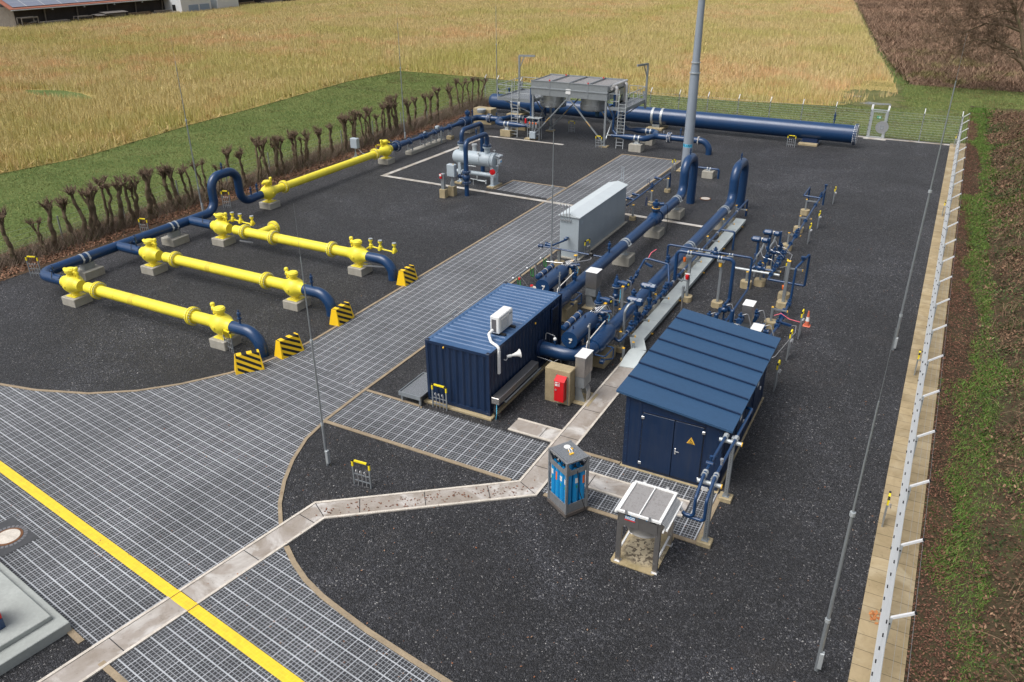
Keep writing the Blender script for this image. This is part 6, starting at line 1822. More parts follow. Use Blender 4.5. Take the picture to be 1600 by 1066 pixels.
m.bar((QX1+.16, QY0+.05, 1.62), (QX1+.16, QY1-.05, 1.62), .05); m.bar((QX1+.06, QY0+.05, 1.52), (QX1+.06, QY1-.05, 1.52), .04)
hd_ = m.build('header_rail', 'white', t)
m = MB()
for i in range(22):
    y = QY0+.10+i*.058
    m.tube([(QX1-.02, y, 1.78), (QX1+.07, y, 1.74), (QX1+.15, y, 1.64)], .016, 6, .04)
m.build('header_tube', 'alu', hd_)
MB().lathe((-5.04, 17.22, .98), (0, 0, 1), [(0, .49), (.02, .50), (.10, .46), (.36, .44), (.38, .47)], 36, caps=False).build('fan_shroud', 'stainless', t)
m = MB(); m.lathe((-5.04, 17.22, 1.02), (0, 0, 1), [(0, .1), (.2, .1)], 16)
for k in range(5):
    a = 2*PI*k/5; m.bar((-5.04, 17.22, 1.1), (-5.04+math.cos(a)*.42, 17.22+math.sin(a)*.42, 1.14), .14, .012)
m.build('fan', 'black', t)
for x in (QX0+.08, QX1-.08):
    m = MB(); m.bar((x, QY0+.18, .36), (x, QY1-.10, .36), .05, .05); m.build('side_rail', 'white', t)
MB().tube([(QX1+.16, QY1-.25, 1.60), (QX1+.22, QY1-.25, 1.52)], .05, 10).build('connector', 'alu', t)
def coolslab():
    m = MB(); pts = []
    for cx, cy, a0 in ((-4.56, 16.62, -90), (-4.56, 18.24, 0), (-5.66, 18.24, 90), (-5.66, 16.62, 180)):
        for k in range(5):
            a = R(a0 + 22.5*k); pts.append((cx+.10*math.cos(a), cy+.10*math.sin(a)))
    m.prism(pts, -.05, .028)
    structure('cooler_slab', m, 'mossy_slab')
def mossy():
    m, nt, bs, new, link = new_mat('mossy_slab')
    p = wpos(new)
    c = lerp_col(new, link, ramp(new, link, noise(new, link, 2.2, 4, .6, p, .5), [(.45, 0.), (.6, .7)]), (.36, .285, .16), (.22, .175, .075))
    d = new('ShaderNodeVectorMath'); d.operation = 'DISTANCE'; link(p, d.inputs[0]); d.inputs[1].default_value = (-5.04, 17.35, .03)
    inside = ramp(new, link, d.outputs['Value'], [(.48, 1.), (.72, 0.)])
    sp = math_n(new, link, 'MULTIPLY', ramp(new, link, noise(new, link, 6.5, 5, .7, p, .4), [(.49, 0.), (.54, 1.)]), inside)
    c = lerp_col(new, link, math_n(new, link, 'MULTIPLY', inside, .45), c, (.40, .36, .29))
    link(lerp_col(new, link, math_n(new, link, 'MULTIPLY', sp, .85), c, (.035, .022, .015)), bs.inputs['Base Color'])
    bs.inputs['Roughness'].default_value = .8; MATS['mossy_slab'] = m
mossy(); coolslab()
# twin pipes from cooler to shed on two goalpost stands
for k, (x, lb) in enumerate(((-3.86, 'left'), (-3.56, 'right'))):
    t = thing('cooling_pipe', '%s one of the twin thin navy pipes between dry cooler and shed' % lb, 'pipe', (x, 19.5, 0), 0, 'twin cooling pipes')
    zc = 1.44 - .06*k
    MB().tube([(-4.18, 17.72+.03*k, zc+.06), (-4.1, 17.70+.03*k, zc), (x, 17.7, zc), (x, 17.7, 2.08), (x, 18.35, 2.40), (x, 22.9, 2.12), (SX1-.01, 23.1, 2.0)], .048, 12, .12).build('pipe', 'navy', t)
    for y in (18.48, 20.77):
        m = MB(); m.lathe((x, y-.10, 2.38 - (y-18.35)*.06), (0, 1, 0), [(0, .05), (0, .085), (.05, .085), (.06, .055), (.14, .055), (.15, .085), (.2, .085), (.2, .05)], 12, caps=False)
        m.obox((x, y, 2.27), (.09, .16, .10))
        m.build('pipe_clamp', 'galv_light', t)
    m = MB(); m.lathe((x, 19.05, 2.40), (0, 0, 1), [(0, .03), (.12, .03), (.13, .05), (.2, .05)], 10); m.build('vent_cock', 'navy' if k == 0 else 'alu', t)
    if k == 0:
        m = MB(); m.lathe((x-.1, 18.95, 2.42), (1, 0, 0), [(0, .06), (.2, .06)], 10); m.build('drain_cock', 'navy', t)
for y, lb in ((18.48, 'nearer'), (20.77, 'farther')):
    s = thing('pipe_stand', '%s perforated steel stand carrying the twin navy pipes by the shed corner' % lb, 'pipe stand', (-3.62, y, 0), 0, 'pipe stands by the shed')
    MB().box(-3.82, y-.18, -.05, -3.42, y+.18, .14, 0, .015).build('footing', 'concrete_tan', s)
    m = MB(); m.box(-3.72, y-.10, .14, -3.52, y+.10, .155); m.box(-3.68, y-.06, .155, -3.56, y+.06, 2.30, 0, .004)
    p = m.build('post', 'galv', s)
    m = MB()
    for z in np.arange(.3, 2.2, .085): m.box(-3.625, y-.0625, z, -3.615, y-.0605, z+.04)
    m.build('slot', 'black', p)
    m = MB(); m.cyl((-4.02, y-.09, 2.16), (-3.36, y-.09, 2.16), .065, n=12); a = m.build('crossarm', 'galv_light', s)
    MB().cyl((-3.36, y-.09, 2.16), (-3.335, y-.09, 2.16), .072, n=12).build('arm_cap', 'cap_yellow', a)
    if lb == 'nearer': MB().box(-3.87, y-.17, 1.92, -3.70, y-.155, 2.05).build('tag_plate', 'white', s)

# ------------------------------------------------------------------ thin line along the right
RX = -5.93
RZ = 1.02
t = thing('right_pipeline', 'thin navy pipeline with pressure transmitters on the open gravel at right', 'pipe', (RX, 45, 0))
m = MB()
m.tube([(RX, 53.9, -.05), (RX, 53.9, RZ), (RX, 37.05, RZ-.05), (-4.25, 37.0, RZ-.05), (-4.25, 37.0, 2.55), (-4.62, 36.0, 2.15), (-4.62, 35.9, .62), (-4.55, 33.0, .62), (-4.7, 30.6, .62)], .055, 12, .08)
m.tube([(RX, 51.8, RZ), (-6.9, 51.9, RZ), (-6.9, 54.0, RZ), (-6.9, 54.1, -.05)], .055, 12, .08)
m.tube([(RX, 38.2, RZ-.03), (-7.05, 38.2, RZ-.03), (-7.05, 39.6, RZ)], .05, 10, .08)
m.build('pipe', 'navy', t)
for y, s in ((38.4, 1.2), (39.4, 1.6), (40.3, 1.7), (44.0, 1.5), (44.5, 1.2), (52.3, 1.2)): valve_part(t, (RX, y, RZ), (0, 1, 0), s)
for y in (37.6, 38.9, 39.9, 41.0, 42.5, 46.8, 50.2): ring_part(t, (RX, y, RZ))
valve_part(t, (-6.6, 38.2, RZ), (1, 0, 0), 1.7)
for y, s in ((34.0, 1.5), (32.9, 1.3), (35.4, 1.2)): valve_part(t, (-4.6, y, .62), (0, 1, 0), s)
MB().bar((-4.55, 33.2, .62), (-4.05, 33.1, .62), .09).build('drain_stub', 'navy', t)
MB().lathe((-4.45, 36.5, 2.36), (0, 0, 1), [(0, .05), (.1, .1), (.2, .1)], 10).build('vent_cap', 'navy', t)
MB().lathe((RX, 53.9, RZ), (0, 0, 1), [(0, .06), (.25, .06), (.26, .1), (.34, .1)], 10).build('vent_cap', 'navy', t)
for x, y in ((-7.05, 39.5), (-6.75, 40.8)):
    m = MB()
    m.lathe((x, y, .75), (0, 0, 1), [(0, .07), (.35, .07), (.36, .12), (.5, .12), (.52, .07), (1.15, .07)], 12)
    m.obox((x-.12, y, 2.02), (.50, .34, .26), None, 0, .09); m.obox((x+.33, y-.04, 2.02), (.34, .26, .26), None, 0, .08)
    m.obox((x+.52, y, 1.8), (.09, .09, .75), None, 0, .02)
    h = m.build('transmitter', 'navy', t)
    m = MB(); m.obox((x+.16, y, 2.05), (.08, .14, .12)); m.build('collar', 'cream', h)
    MB().tube([(x+.30, y-.1, 1.9), (x+.25, y-.15, 1.6), (x+.05, y-.2, 1.2), (x+.05, y-.2, .1)], .05, 10, .2).build('conduit', 'galv', h)
m = MB(); m.tube([(-5.85, 40.9, 1.1), (-5.5, 40.6, 1.1), (-5.45, 39.3, .95), (-5.75, 38.9, .95)], .014, 6, .1)
m.tube([(-4.05, 33.1, .62), (-3.85, 33.0, .7), (-3.75, 32.2, .75), (-4.05, 29.6, .75), (-4.2, 29.5, .7)], .014, 6, .08)
for y in (38.6, 39.1, 41.3): m.obox((RX, y, RZ+.07), (.12, .05, .06))
m.build('tubing', 'alu', t)
for x, y, h, ar, lb in ((-6.62, 51.35, .95, (.72, 0), 'support post under the far forked end of the right pipeline'),
                    (-6.36, 47.75, .95, (.60, 0), 'second support post from the far end of the right pipeline'),
                    (-6.36, 44.4, .95, (.60, 0), 'support post under the paired valves of the right pipeline'),
                    (-6.40, 40.4, 1.35, (.72, 0), 'taller support post between the two pressure transmitters'),
                    (-6.55, 38.55, 1.15, (.90, 0), 'support post right beside the nearer pressure transmitter'),
                    (-5.15, 37.35, .88, (.0, -.3), 'lone support post with amber lamp on the crossing part of the right pipeline'),
                    (-5.05, 33.9, .95, (.62, 0), 'support post under the low end of the right pipeline by the traffic cone')):
    s = support(x, y, h, lb + ', yellow capped', ar, foot=.52, foot_h=.30, arm_z=RZ-.14 if h > .9 else .75)
    if 'amber' in lb: MB().lathe((x-.02, y-.32, .62), (0, 0, 1), [(0, .06), (.16, .09), (.2, .06)], 12).build('lamp', 'orange', s)
s = support(-7.10, 37.95, .80, 'post in a split tan block left of the nearer pressure transmitter', None, foot=.5, foot_h=.34)
MB().cyl((-7.75, 38.1, .86), (-5.6, 38.1, .86), .065, n=10).build('crossarm', 'galv_light', s)
support(-5.0, 36.35, 2.28, 'tall single galvanised post beside the upright pipe loop at right', (.62, 0), r=.07, foot=.55, foot_h=.28, arm_z=1.95)
t = thing('traffic_cone', 'small orange and white traffic cone behind the shed, tied with pink tape', 'traffic cone', (-3.62, 34.75, 0))
MB().box(-3.78, 34.59, 0, -3.46, 34.91, .035, 0, .015).build('base', 'cone_orange', t)
m = MB(); m.lathe((-3.62, 34.75, .035), (0, 0, 1), [(0, .11), (.22, .085)], 16); m.build('cone', 'cone_orange', t)
m = MB(); m.lathe((-3.62, 34.75, .25), (0, 0, 1), [(0, .086), (.2, .062)], 16); m.build('white_band', 'white', t)
m = MB(); m.lathe((-3.62, 34.75, .45), (0, 0, 1), [(0, .063), (.28, .03)], 16); m.build('cone_top', 'cone_orange', t)
t = thing('barrier_tape', 'strand of pink tape stretched from the right pipeline to the marker frame', 'tape', (-4.2, 33.4, 0))
MB().tube([(-4.85, 33.3, .85), (-4.6, 33.42, .95), (-4.2, 33.36, .78), (-3.75, 33.4, .72)], .018, 6).build('tape', 'pink_tape', t)
t = thing('instrument_stack', 'row of short navy stub pipes and clamps close behind the shed', 'pipe cluster', (-6.6, 30.4, 0))
m = MB()
for x, y, h in ((-7.35, 30.4, 1.25), (-6.95, 31.6, 1.2), (-6.28, 31.5, 1.55), (-5.55, 29.3, 1.2), (-4.65, 29.6, 1.4)):
    m.lathe((x, y, 0), (0, 0, 1), [(0, .09), (h*.5, .09), (h*.51, .13), (h*.6, .13), (h*.61, .09), (h-.04, .09), (h, .06)], 12)
m.bar((-7.6, 30.4, .6), (-4.6, 30.4, .6), .14, .08)
m.build('stub_pipe', 'navy', t)
m = MB(); m.cyl((-7.9, 31.0, .62), (-6.0, 32.1, .62), .10, n=12); m.bar((-6.0, 29.4, .85), (-4.2, 29.4, .85), .09); m.cyl((-4.6, 29.2, .9), (-4.25, 29.2, .9), .05, n=10); m.build('cross_pipe', 'galv_light', t)
support(-7.15, 30.3, 1.25, 'galvanised post with yellow cap close behind the left part of the shed roof', None, r=.08)
support(-6.55, 31.0, 1.05, 'galvanised post with yellow cap between stub pipes and the taller stainless cabinet', None, r=.075, foot=.45, foot_h=.35)
t = thing('sampling_manifold', 'knot of small navy valves and steel tubes behind the right half of the shed roof', 'valve cluster', (-5.4, 31.2, 0))
for i, (x, y, z) in enumerate(((-6.1, 30.9, .9), (-5.9, 31.4, 1.2), (-5.2, 31.6, .8), (-4.9, 31.2, 1.0), (-5.6, 33.2, .7), (-6.9, 32.8, .9), (-7.3, 31.8, .8))):
    MB().bar((x, y, 0), (x, y, z), .07).build('riser', 'navy', t)
    valve_part(t, (x, y, z), ((1, 0, 0), (0, 1, 0), (.7, .7, 0))[i % 3], 1.5)
    MB().tube([(x, y, z+.2), (x+.25, y+.15, z+.28), (x+.45, y+.1, z-.2), (x+.42, y, .05)], .018, 6, .08).build('tubing', 'alu', t)
for p, q in (((-7.3, 31.8, .55), (-5.2, 31.6, .55)), ((-6.9, 32.8, .45), (-5.6, 33.2, .45)), ((-6.1, 30.9, .65), (-4.9, 31.2, .65))): MB().cyl(p, q, .05, n=10).build('pipe', 'navy', t)
t = thing('impulse_tubing', 'loops of thin steel tube and small navy valves at the two pressure transmitters', 'valve cluster', (-6.4, 39.8, 0))
for i, (x, y, z) in enumerate(((-6.5, 39.2, 1.15), (-6.3, 40.0, 1.3), (-6.2, 41.2, 1.15), (-6.6, 40.9, .8))):
    valve_part(t, (x, y, z), ((0, 1, 0), (1, 0, 0))[i % 2], 1.35)
    MB().tube([(x-.4, y+.1, z+.5), (x-.2, y, z+.1), (x+.3, y-.1, z+.05), (x+.5, y, z-.2)], .016, 6, .1).build('tubing', 'alu', t)
    MB().bar((x, y, .1), (x, y, z-.05), .06).build('riser', 'navy', t)
# marker frames
for a in (( -5.40, 54.55, 1.10, .42, PI/2, 'marker frame at the far end of the right thin pipeline'),
          (-5.46, 48.95, 1.06, .42, PI/2, 'marker frame beside the middle of the right thin pipeline, farther one'),
          (-5.50, 46.05, 1.15, .42, PI/2, 'marker frame beside the middle of the right thin pipeline, nearer one'),
          (-5.55, 39.7, 1.10, .42, PI/2, 'marker frame next to the pressure transmitters'),
          (-3.72, 33.45, 1.27, .45, PI/2, 'marker frame standing before the traffic cone'),
          (-3.77, 31.2, 1.27, .45, PI/2, 'marker frame just behind the rear right corner of the shed roof'),
          (-3.70, 28.4, 1.20, .45, PI/2, 'marker frame on the gravel right of the shed side wall'),
          (-13.99, 16.1, .95, .62, R(4), 'marker frame alone on the gravel island before the slanting channel'),
          (-14.35, 21.22, 1.0, .60, 0, 'marker frame against the container front'),
          (-39.9, 22.6, 1.12, .62, R(20), 'marker frame by the hedge at the blue header corner'),
          (-40.3, 29.75, 1.0, .55, R(12), 'marker frame at the hedge behind the middle of the blue header'),
          (-39.9, 35.8, 1.15, .5, R(20), 'marker frame seen through the tall blue expansion loop'),
          (-24.75, 21.05, .95, .55, R(-10), 'marker frame squeezed behind the first striped barrier'),
          (-39.1, 51.2, 1.0, .55, R(10), 'marker frame by the grey control box, left one of two'),
          (-38.9, 52.4, 1.0, .55, R(10), 'marker frame by the grey control box, right one of two'),
          (-10.9, 69.4, .95, .62, 0, 'marker frame before the big navy pipe, right of the grey mast'),
          (-24.9, 62.0, .98, .55, R(-8), 'marker frame at the front leg of the air cooler'),
          (-15.78, 38.3, .95, .45, R(80), 'marker frame at the corner of the long grey housing'),
          (-29.3, 66.4, 1.0, .55, 0, 'marker frame in the shade below the air cooler'),
          (-17.1, 57.6, .9, .3, R(60), 'marker frame at the foot of the grey mast'),
          (.80, 21.75, 1.08, .34, PI/2, 'marker frame on the slab strip, nearest the camera'),
          (.96, 32.15, 1.0, .34, PI/2, 'marker frame on the slab strip, second one along the fence'),
          (.98, 54.9, .95, .34, PI/2, 'marker frame on the slab strip, third one along the fence'),
          (.98, 75.3, 1.0, .34, PI/2, 'marker frame at the far fence corner')):
    marker(*a[:5], a[5] + ', yellow topped' if len(a[5].split()) < 15 else a[5], 3 if a[3] > .4 else 2)
# masts
for x, y, h, lb, rr in ((-.03, 15.33, 7.5, 'nearest slender lightning mast on the gravel right of the dry cooler', .05), (-15.73, 16.48, 7.4, 'slender lightning mast on the gravel island at the road bend', .042),
                    (-40.61, 34.4, 9.3, 'slender lightning mast at the hedge left of the blue expansion loop', .05), (-41.0, 57.4, 9.5, 'slender lightning mast at the hedge behind the thin metering line', .05),
                    (.01, 34.0, 11.0, 'long slender lightning mast by the right slab strip, half way along', .055), (-16.58, 35.45, 7.3, 'slender lightning mast beside the hose rail behind the container', .045),
                    (-41.4, 74.6, 9.6, 'slender lightning mast behind the left end of the big navy pipe', .05)):
    mast(x, y, h, lb, rr)

# ------------------------------------------------------------------ fences
def wire_fence(name, label, posts, d_out, h=2.35, arm=.42, vstep=.1, hstep=.2, mesh='galv_light', post_r=.03, arms=True, wires=3, fat=1.):
    """steel mesh fence: posts with outward arms, rod mesh, barbed wires on the arms"""
    p0 = posts[0]
    t = thing(name, label, 'fence', (p0[0], p0[1], 0))
    o = Vector((d_out[0], d_out[1], 0))
    post_mesh = None
    for x, y in posts:
        if post_mesh is None:
            m = MB(); m.obox((0, 0, h/2), (post_r*2, post_r*2, h), None, 0, .006)
            post = m.build('post', 'galv_light', None, smooth=True); post_mesh = post
            a = None
            if arms:
                m = MB(); m.bar((0, 0, h-.02), o*arm + Vector((0, 0, h+.30)), .055, .055)
                a = m.build('arm', 'white_arm'); a.parent = post
                m = MB(); e = o*arm + Vector((0, 0, h+.30)); m.bar(e, e + o*.03 + Vector((0, 0, .02)), .06, .06); ac = m.build('arm_cap', 'black')
                ac.parent = post
            m = MB()
            m.obox((-o.x*.03, -o.y*.03, h/2+.1), (.012, .012, h-.3))
            for z in np.arange(.25, h, .4): m.obox((-o.x*.04, -o.y*.04, z), (.09, .09, .035))
            cl = m.build('mesh_clip', 'rubber'); cl.parent = post
            post.parent = t; post.location = (x-p0[0], y-p0[1], 0)
        else:
            q = post_mesh.copy(); COL.objects.link(q); q.parent = t; q.location = (x-p0[0], y-p0[1], 0)
            for ch in post_mesh.children:
                c_ = ch.copy(); COL.objects.link(c_); c_.parent = q
    for (x0, y0), (x1, y1) in zip(posts[:-1], posts[1:]):
        a, b = Vector((x0, y0, 0)) - o*.045, Vector((x1, y1, 0)) - o*.045
        m = MB(); L = (b-a).length; n = max(2, int(L/vstep))
        for i in range(n): 
            c = a.lerp(b, (i+.5)/n); m.bar(c + Vector((0, 0, .06)), c + Vector((0, 0, h)), .005*fat, .005*fat, 0, (0, 1, 0))
        for z in np.arange(.08, h+.01, hstep): 
            m.bar(a + Vector((0, 0, z)) - o*.006, b + Vector((0, 0, z)) - o*.006, .008*fat, .008*fat)
        m.build('mesh_panel', mesh, t, smooth=False)
        m = MB()
        for k in range(1, wires+1):
            off = o*(arm*k/wires+.045) + Vector((0, 0, h+.30*k/wires))
            m.bar(a + off, b + off, .005, .005)
        if arms: m.build('barbed_wire', 'galv', t, smooth=False)
    return t
py_ = [-6.0, -3.35, -.7, 1.95, 4.6, 7.25, 9.9, 12.5, 15.17, 17.79, 20.42, 23.12, 25.74, 28.45, 31.15, 33.85, 36.5, 39.18, 41.73, 44.62, 47.47, 50.25, 53.34, 56.12, 59.43, 62.64, 66.04, 69.36, 72.75, 75.6]
wire_fence('mesh_fence', 'long pale steel mesh fence along the slab strip at right, arms leaning outward', [(1.18, y) for y in py_], (1, 0), 2.42, .40, .05, .2, 'galv_fence', .03, True, 3, 1.3)
bx = [1.15, -1.75, -4.35]
wire_fence('mesh_fence', 'short stretch of mesh fence at the back between gate and far right corner', [(1.1, 76.05), (-1.70, 76.05), (-4.42, 76.05)], (0, 1), 2.38, .34, .1, .2, 'galv_fence', .03)
wire_fence('mesh_fence', 'long mesh fence along the back behind the very large navy pipe', [(x, 76.0) for x in (-5.80, -8.65, -11.43, -14.22, -17.05, -19.87, -22.6, -25.4, -28.2, -31.0, -33.8, -36.6, -39.4, -42.1, -43.6)], (0, 1), 2.38, .34, .1, .2, 'galv_fence', .03)
t = thing('wire_fence', 'low green meadow wire fence with thin grey posts behind the pollarded hedge', 'fence', (-43.4, 20, 0))
for y in np.arange(14, 76, 4.2): MB().bar((-43.3, y, 0), (-43.3, y, 1.6), .06).build('post', 'galv', t)
m = MB()
for z in (.3, .6, .9, 1.2, 1.5): m.bar((-43.3, 5, z), (-43.3, 76, z), .008)
m.build('wire', 'galv', t, smooth=False)
# gate
t = thing('gate', 'narrow steel mesh gate with round panic disc and green sign in the back fence', 'gate', (-5.1, 76.05, 0))
for x in (-5.72, -4.50):
    MB().box(x-.08, 75.95, 0, x+.08, 76.15, 2.3, 0, .01).build('gate_post', 'galv_light', t)
    MB().bar((x, 76.05, 2.28), (x, 76.38, 2.68), .06).build('arm', 'white_arm', t)
m = MB()
for a, b in (((-5.62, .1), (-5.62, 2.2)), ((-4.60, .1), (-4.60, 2.2)), ((-5.62, 2.2), (-4.60, 2.2)), ((-5.62, .1), (-4.60, .1))): m.bar((a[0], 76.0, a[1]), (b[0], 76.0, b[1]), .07)
m.box(-5.72, 75.98, 2.30, -4.50, 76.12, 2.37)
m.build('gate_frame', 'galv_light', t)
m = MB()
for x in np.arange(-5.55, -4.6, .1): m.bar((x, 76.0, .1), (x, 76.0, 2.2), .006, .006, 0, (0, 1, 0))
for z in np.arange(.3, 2.2, .2): m.bar((-5.6, 76.0, z), (-4.62, 76.0, z), .008)
m.build('mesh_panel', 'galv_fence', t, smooth=False)
m = MB(); m.lathe((-4.72, 75.95, .95), (0, -1, 0), [(0, .52), (.012, .52)], 32); dsc = m.build('disc', 'alu', t)
m = MB()
for a in ((-.12, .1, .12, .14), (-.12, -.14, .12, -.1), (-.14, -.14, -.10, .14), (.10, -.14, .14, .14)): m.box(-4.72+a[0], 75.90, .95+a[1], -4.72+a[2], 75.935, .95+a[3])
m.build('handle_box', 'grey_paint', dsc)
sg = MB().box(-5.28, 75.94, 1.65, -4.92, 75.96, 1.85).build('exit_sign', 'sign_green', t)
m = MB(); m.box(-5.07, 75.934, 1.68, -4.98, 75.939, 1.82); m.add([(-5.24, 75.936, 1.75), (-5.16, 75.936, 1.70), (-5.16, 75.936, 1.80)], [(0, 1, 2)]); m.build('pictogram', 'white', sg)
structure('gate_sill', MB().box(-6.0, 75.3, -.05, -4.2, 75.84, .03), 'path_slab')

# ------------------------------------------------------------------ trees
def pollard(seed, stems, H):
    """cut-back hedge tree: bent trunks with knobbly heads and short stubs"""
    r = random.Random(seed)
    trunk = MB(); crown = MB()
    for s_ in range(stems):
        a = r.uniform(0, 6.28); sp = .12 if stems > 1 else 0
        x, y = math.cos(a)*sp, math.sin(a)*sp
        h = H * r.uniform(.68, .86)
        lean = (r.uniform(-.30, .30), r.uniform(-.22, .22))
        pts = [Vector((x, y, -.1))]
        n = 7
        for i in range(1, n+1):
            k = i/n
            pts.append(Vector((x + lean[0]*k*1.1 + r.uniform(-.07, .07) + math.cos(a)*.2*k*(stems > 1), y + lean[1]*k + r.uniform(-.07, .07) + math.sin(a)*.2*k*(stems > 1), h*k)))
        r0 = r.uniform(.115, .16) if stems == 1 else r.uniform(.085, .125)
        trunk.tube(trunk.path(pts, .25, 3), 0.1, 9)
        m_ = len(trunk.path(pts, .25, 3))
        # taper
        rings = m_; base = len(trunk.v) - rings*9
        P = trunk.path(pts, .25, 3)
        for q in range(rings):
            f = q/(rings-1); rad = r0*(1.15 - .45*f) * r.uniform(.86, 1.16) * (1.45 if q == 0 else 1)
            for w_ in range(9):
                v = Vector(trunk.v[base + q*9 + w_]); c = P[q]
                trunk.v[base + q*9 + w_] = tuple(c + (v-c)*(rad/.1))
        top = pts[-1]
        # limbs
        for b in range(r.randint(3, 5)):
            az = r.uniform(0, 6.28); L = r.uniform(.22, .55)
            e = top + Vector((math.cos(az)*L*.55, math.sin(az)*L*.55, L*r.uniform(.6, 1.0)))
            mid = top.lerp(e, .5) + Vector((r.uniform(-.05, .05), r.uniform(-.05, .05), .02))
            trunk.tube([top - Vector((0, 0, .15)), mid, e], [r0*.62, r0*.5, r0*.55], 7)
            trunk.sphere(e, r0*r.uniform(.5, .78), 8)
            for c_ in range(r.randint(10, 16)):
                d = Vector((r.gauss(0, .6), r.gauss(0, .6), r.uniform(.2, 1.2))).normalized()
                l2 = r.uniform(.14, .46)
                p1 = e + d*l2 + Vector((0, 0, .03))
                rr = r.uniform(.011, .022)
                crown.tube([e, e.lerp(p1, .55) + Vector((r.uniform(-.02, .02), r.uniform(-.02, .02), 0)), p1], [rr*1.5, rr*1.1, rr*.8], 5)
                if r.random() < .35: crown.cyl(p1 - d*.004, p1 + d*.006, rr*.9, n=5, mi=1)
                if r.random() < .5: crown.tube([p1, p1 + Vector((r.gauss(0, .12), r.gauss(0, .12), r.uniform(.05, .22)))], [.006, .002], 4)
        for b in range(r.randint(5, 10)):   # thin side shoots
            q = r.uniform(.25, .9); p = P[int(q*(len(P)-1))]
            d = Vector((r.gauss(0, 1), r.gauss(0, 1), r.uniform(.2, 1))).normalized()
            l2 = r.uniform(.2, .6)
            crown.tube([p, p + d*l2*.5, p + d*l2 + Vector((0, 0, .1))], [.015, .010, .005], 4)
    return trunk, crown
protos = []
PG = 'pollarded hedge trees'
def tree_from(tr, cr, loc, rz, label, scale):
    t = thing('pollard_tree', label, 'tree', loc, rz, PG); t.scale = scale
    tr.build('trunk', 'bark_moss', t, local=True, ang=80)
    cr.build('crown', ['twig', 'cut_wood'], t, local=True, ang=80)
    return t
hy = [(5.0, 3.0), (7.4, 3), (9.6, 3), (12.0, 3), (14.2, 3), (16.3, 3), (18.6, 3), (20.6, 3.0), (23.2, 3.05), (24.8, 2.2), (25.5, 2.95), (26.8, 2.8), (27.8, 3.15), (28.4, 3.0), (29.1, 3.1), (29.8, 3.0), (30.8, 2.9), (31.9, 3.1), (32.8, 3.0), (33.8, 3.0), (34.3, 2.8), (35.2, 2.8), (36.6, 2.8), (37.8, 2.2), (39.0, 3.0), (40.3, 2.7), (41.4, 3.0), (42.4, 2.9), (43.2, 2.7), (43.9, 2.8), (45.2, 2.9), (46.0, 2.5), (46.7, 2.7), (47.9, 2.8), (49.7, 2.6), (51.3, 3.0), (52.4, 2.9), (54.0, 2.6), (55.0, 2.9), (55.8, 2.2), (56.6, 3.1), (57.8, 3.2), (58.8, 3.1), (60.5, 2.9), (61.6, 2.8), (63.2, 2.8), (64.0, 2.8), (65.3, 3.1), (68.0, 2.9), (69.5, 3.1), (72.0, 3.0), (73.6, 3.0)]
rs = random.Random(11)
made = 0
STEMS = (1, 2, 1, 2, 3, 1, 2, 1, 3)
ORD = 'first second third fourth fifth sixth seventh eighth ninth tenth eleventh twelfth thirteenth fourteenth fifteenth sixteenth seventeenth eighteenth nineteenth'.split()
TENS = {20: 'twenti', 30: 'thirti', 40: 'forti'}
def ordinal(n):
    if n < 20: return ORD[n-1]
    a, b = n//10*10, n % 10
    return TENS[a] + 'eth' if b == 0 else TENS[a][:-1] + 'y-' + ORD[b-1]
def lab_h(i, st, H): return '%s %s pollarded tree with knobbly head, %s from the near end of the hedge' % ('short' if H < 2.6 else 'tall' if H > 2.95 else 'middling', ('single-stemmed', 'twin-stemmed', 'three-stemmed')[st-1], ordinal(i))
for i, (y, H) in enumerate(hy):
    if y < 22.5: continue   # outside the picture
    x = -42.45 - max(0, (y-42))*.013 + rs.uniform(-.12, .12)
    s = H/3.0
    if made < 9:
        tr, cr = pollard(100+made, STEMS[made], 3.0)
        protos.append(tree_from(tr, cr, (x, y, 0), rs.uniform(0, 6.28), lab_h(made+1, STEMS[made], H), (s, s, s)))
    else:
        q_ = rs.randrange(9)
        dup(protos[q_], (x, y, 0), rs.uniform(0, 6.28), lab_h(made+1, STEMS[q_], H), PG, (s*rs.uniform(.9, 1.15), s*rs.uniform(.9, 1.15), s))
    made += 1
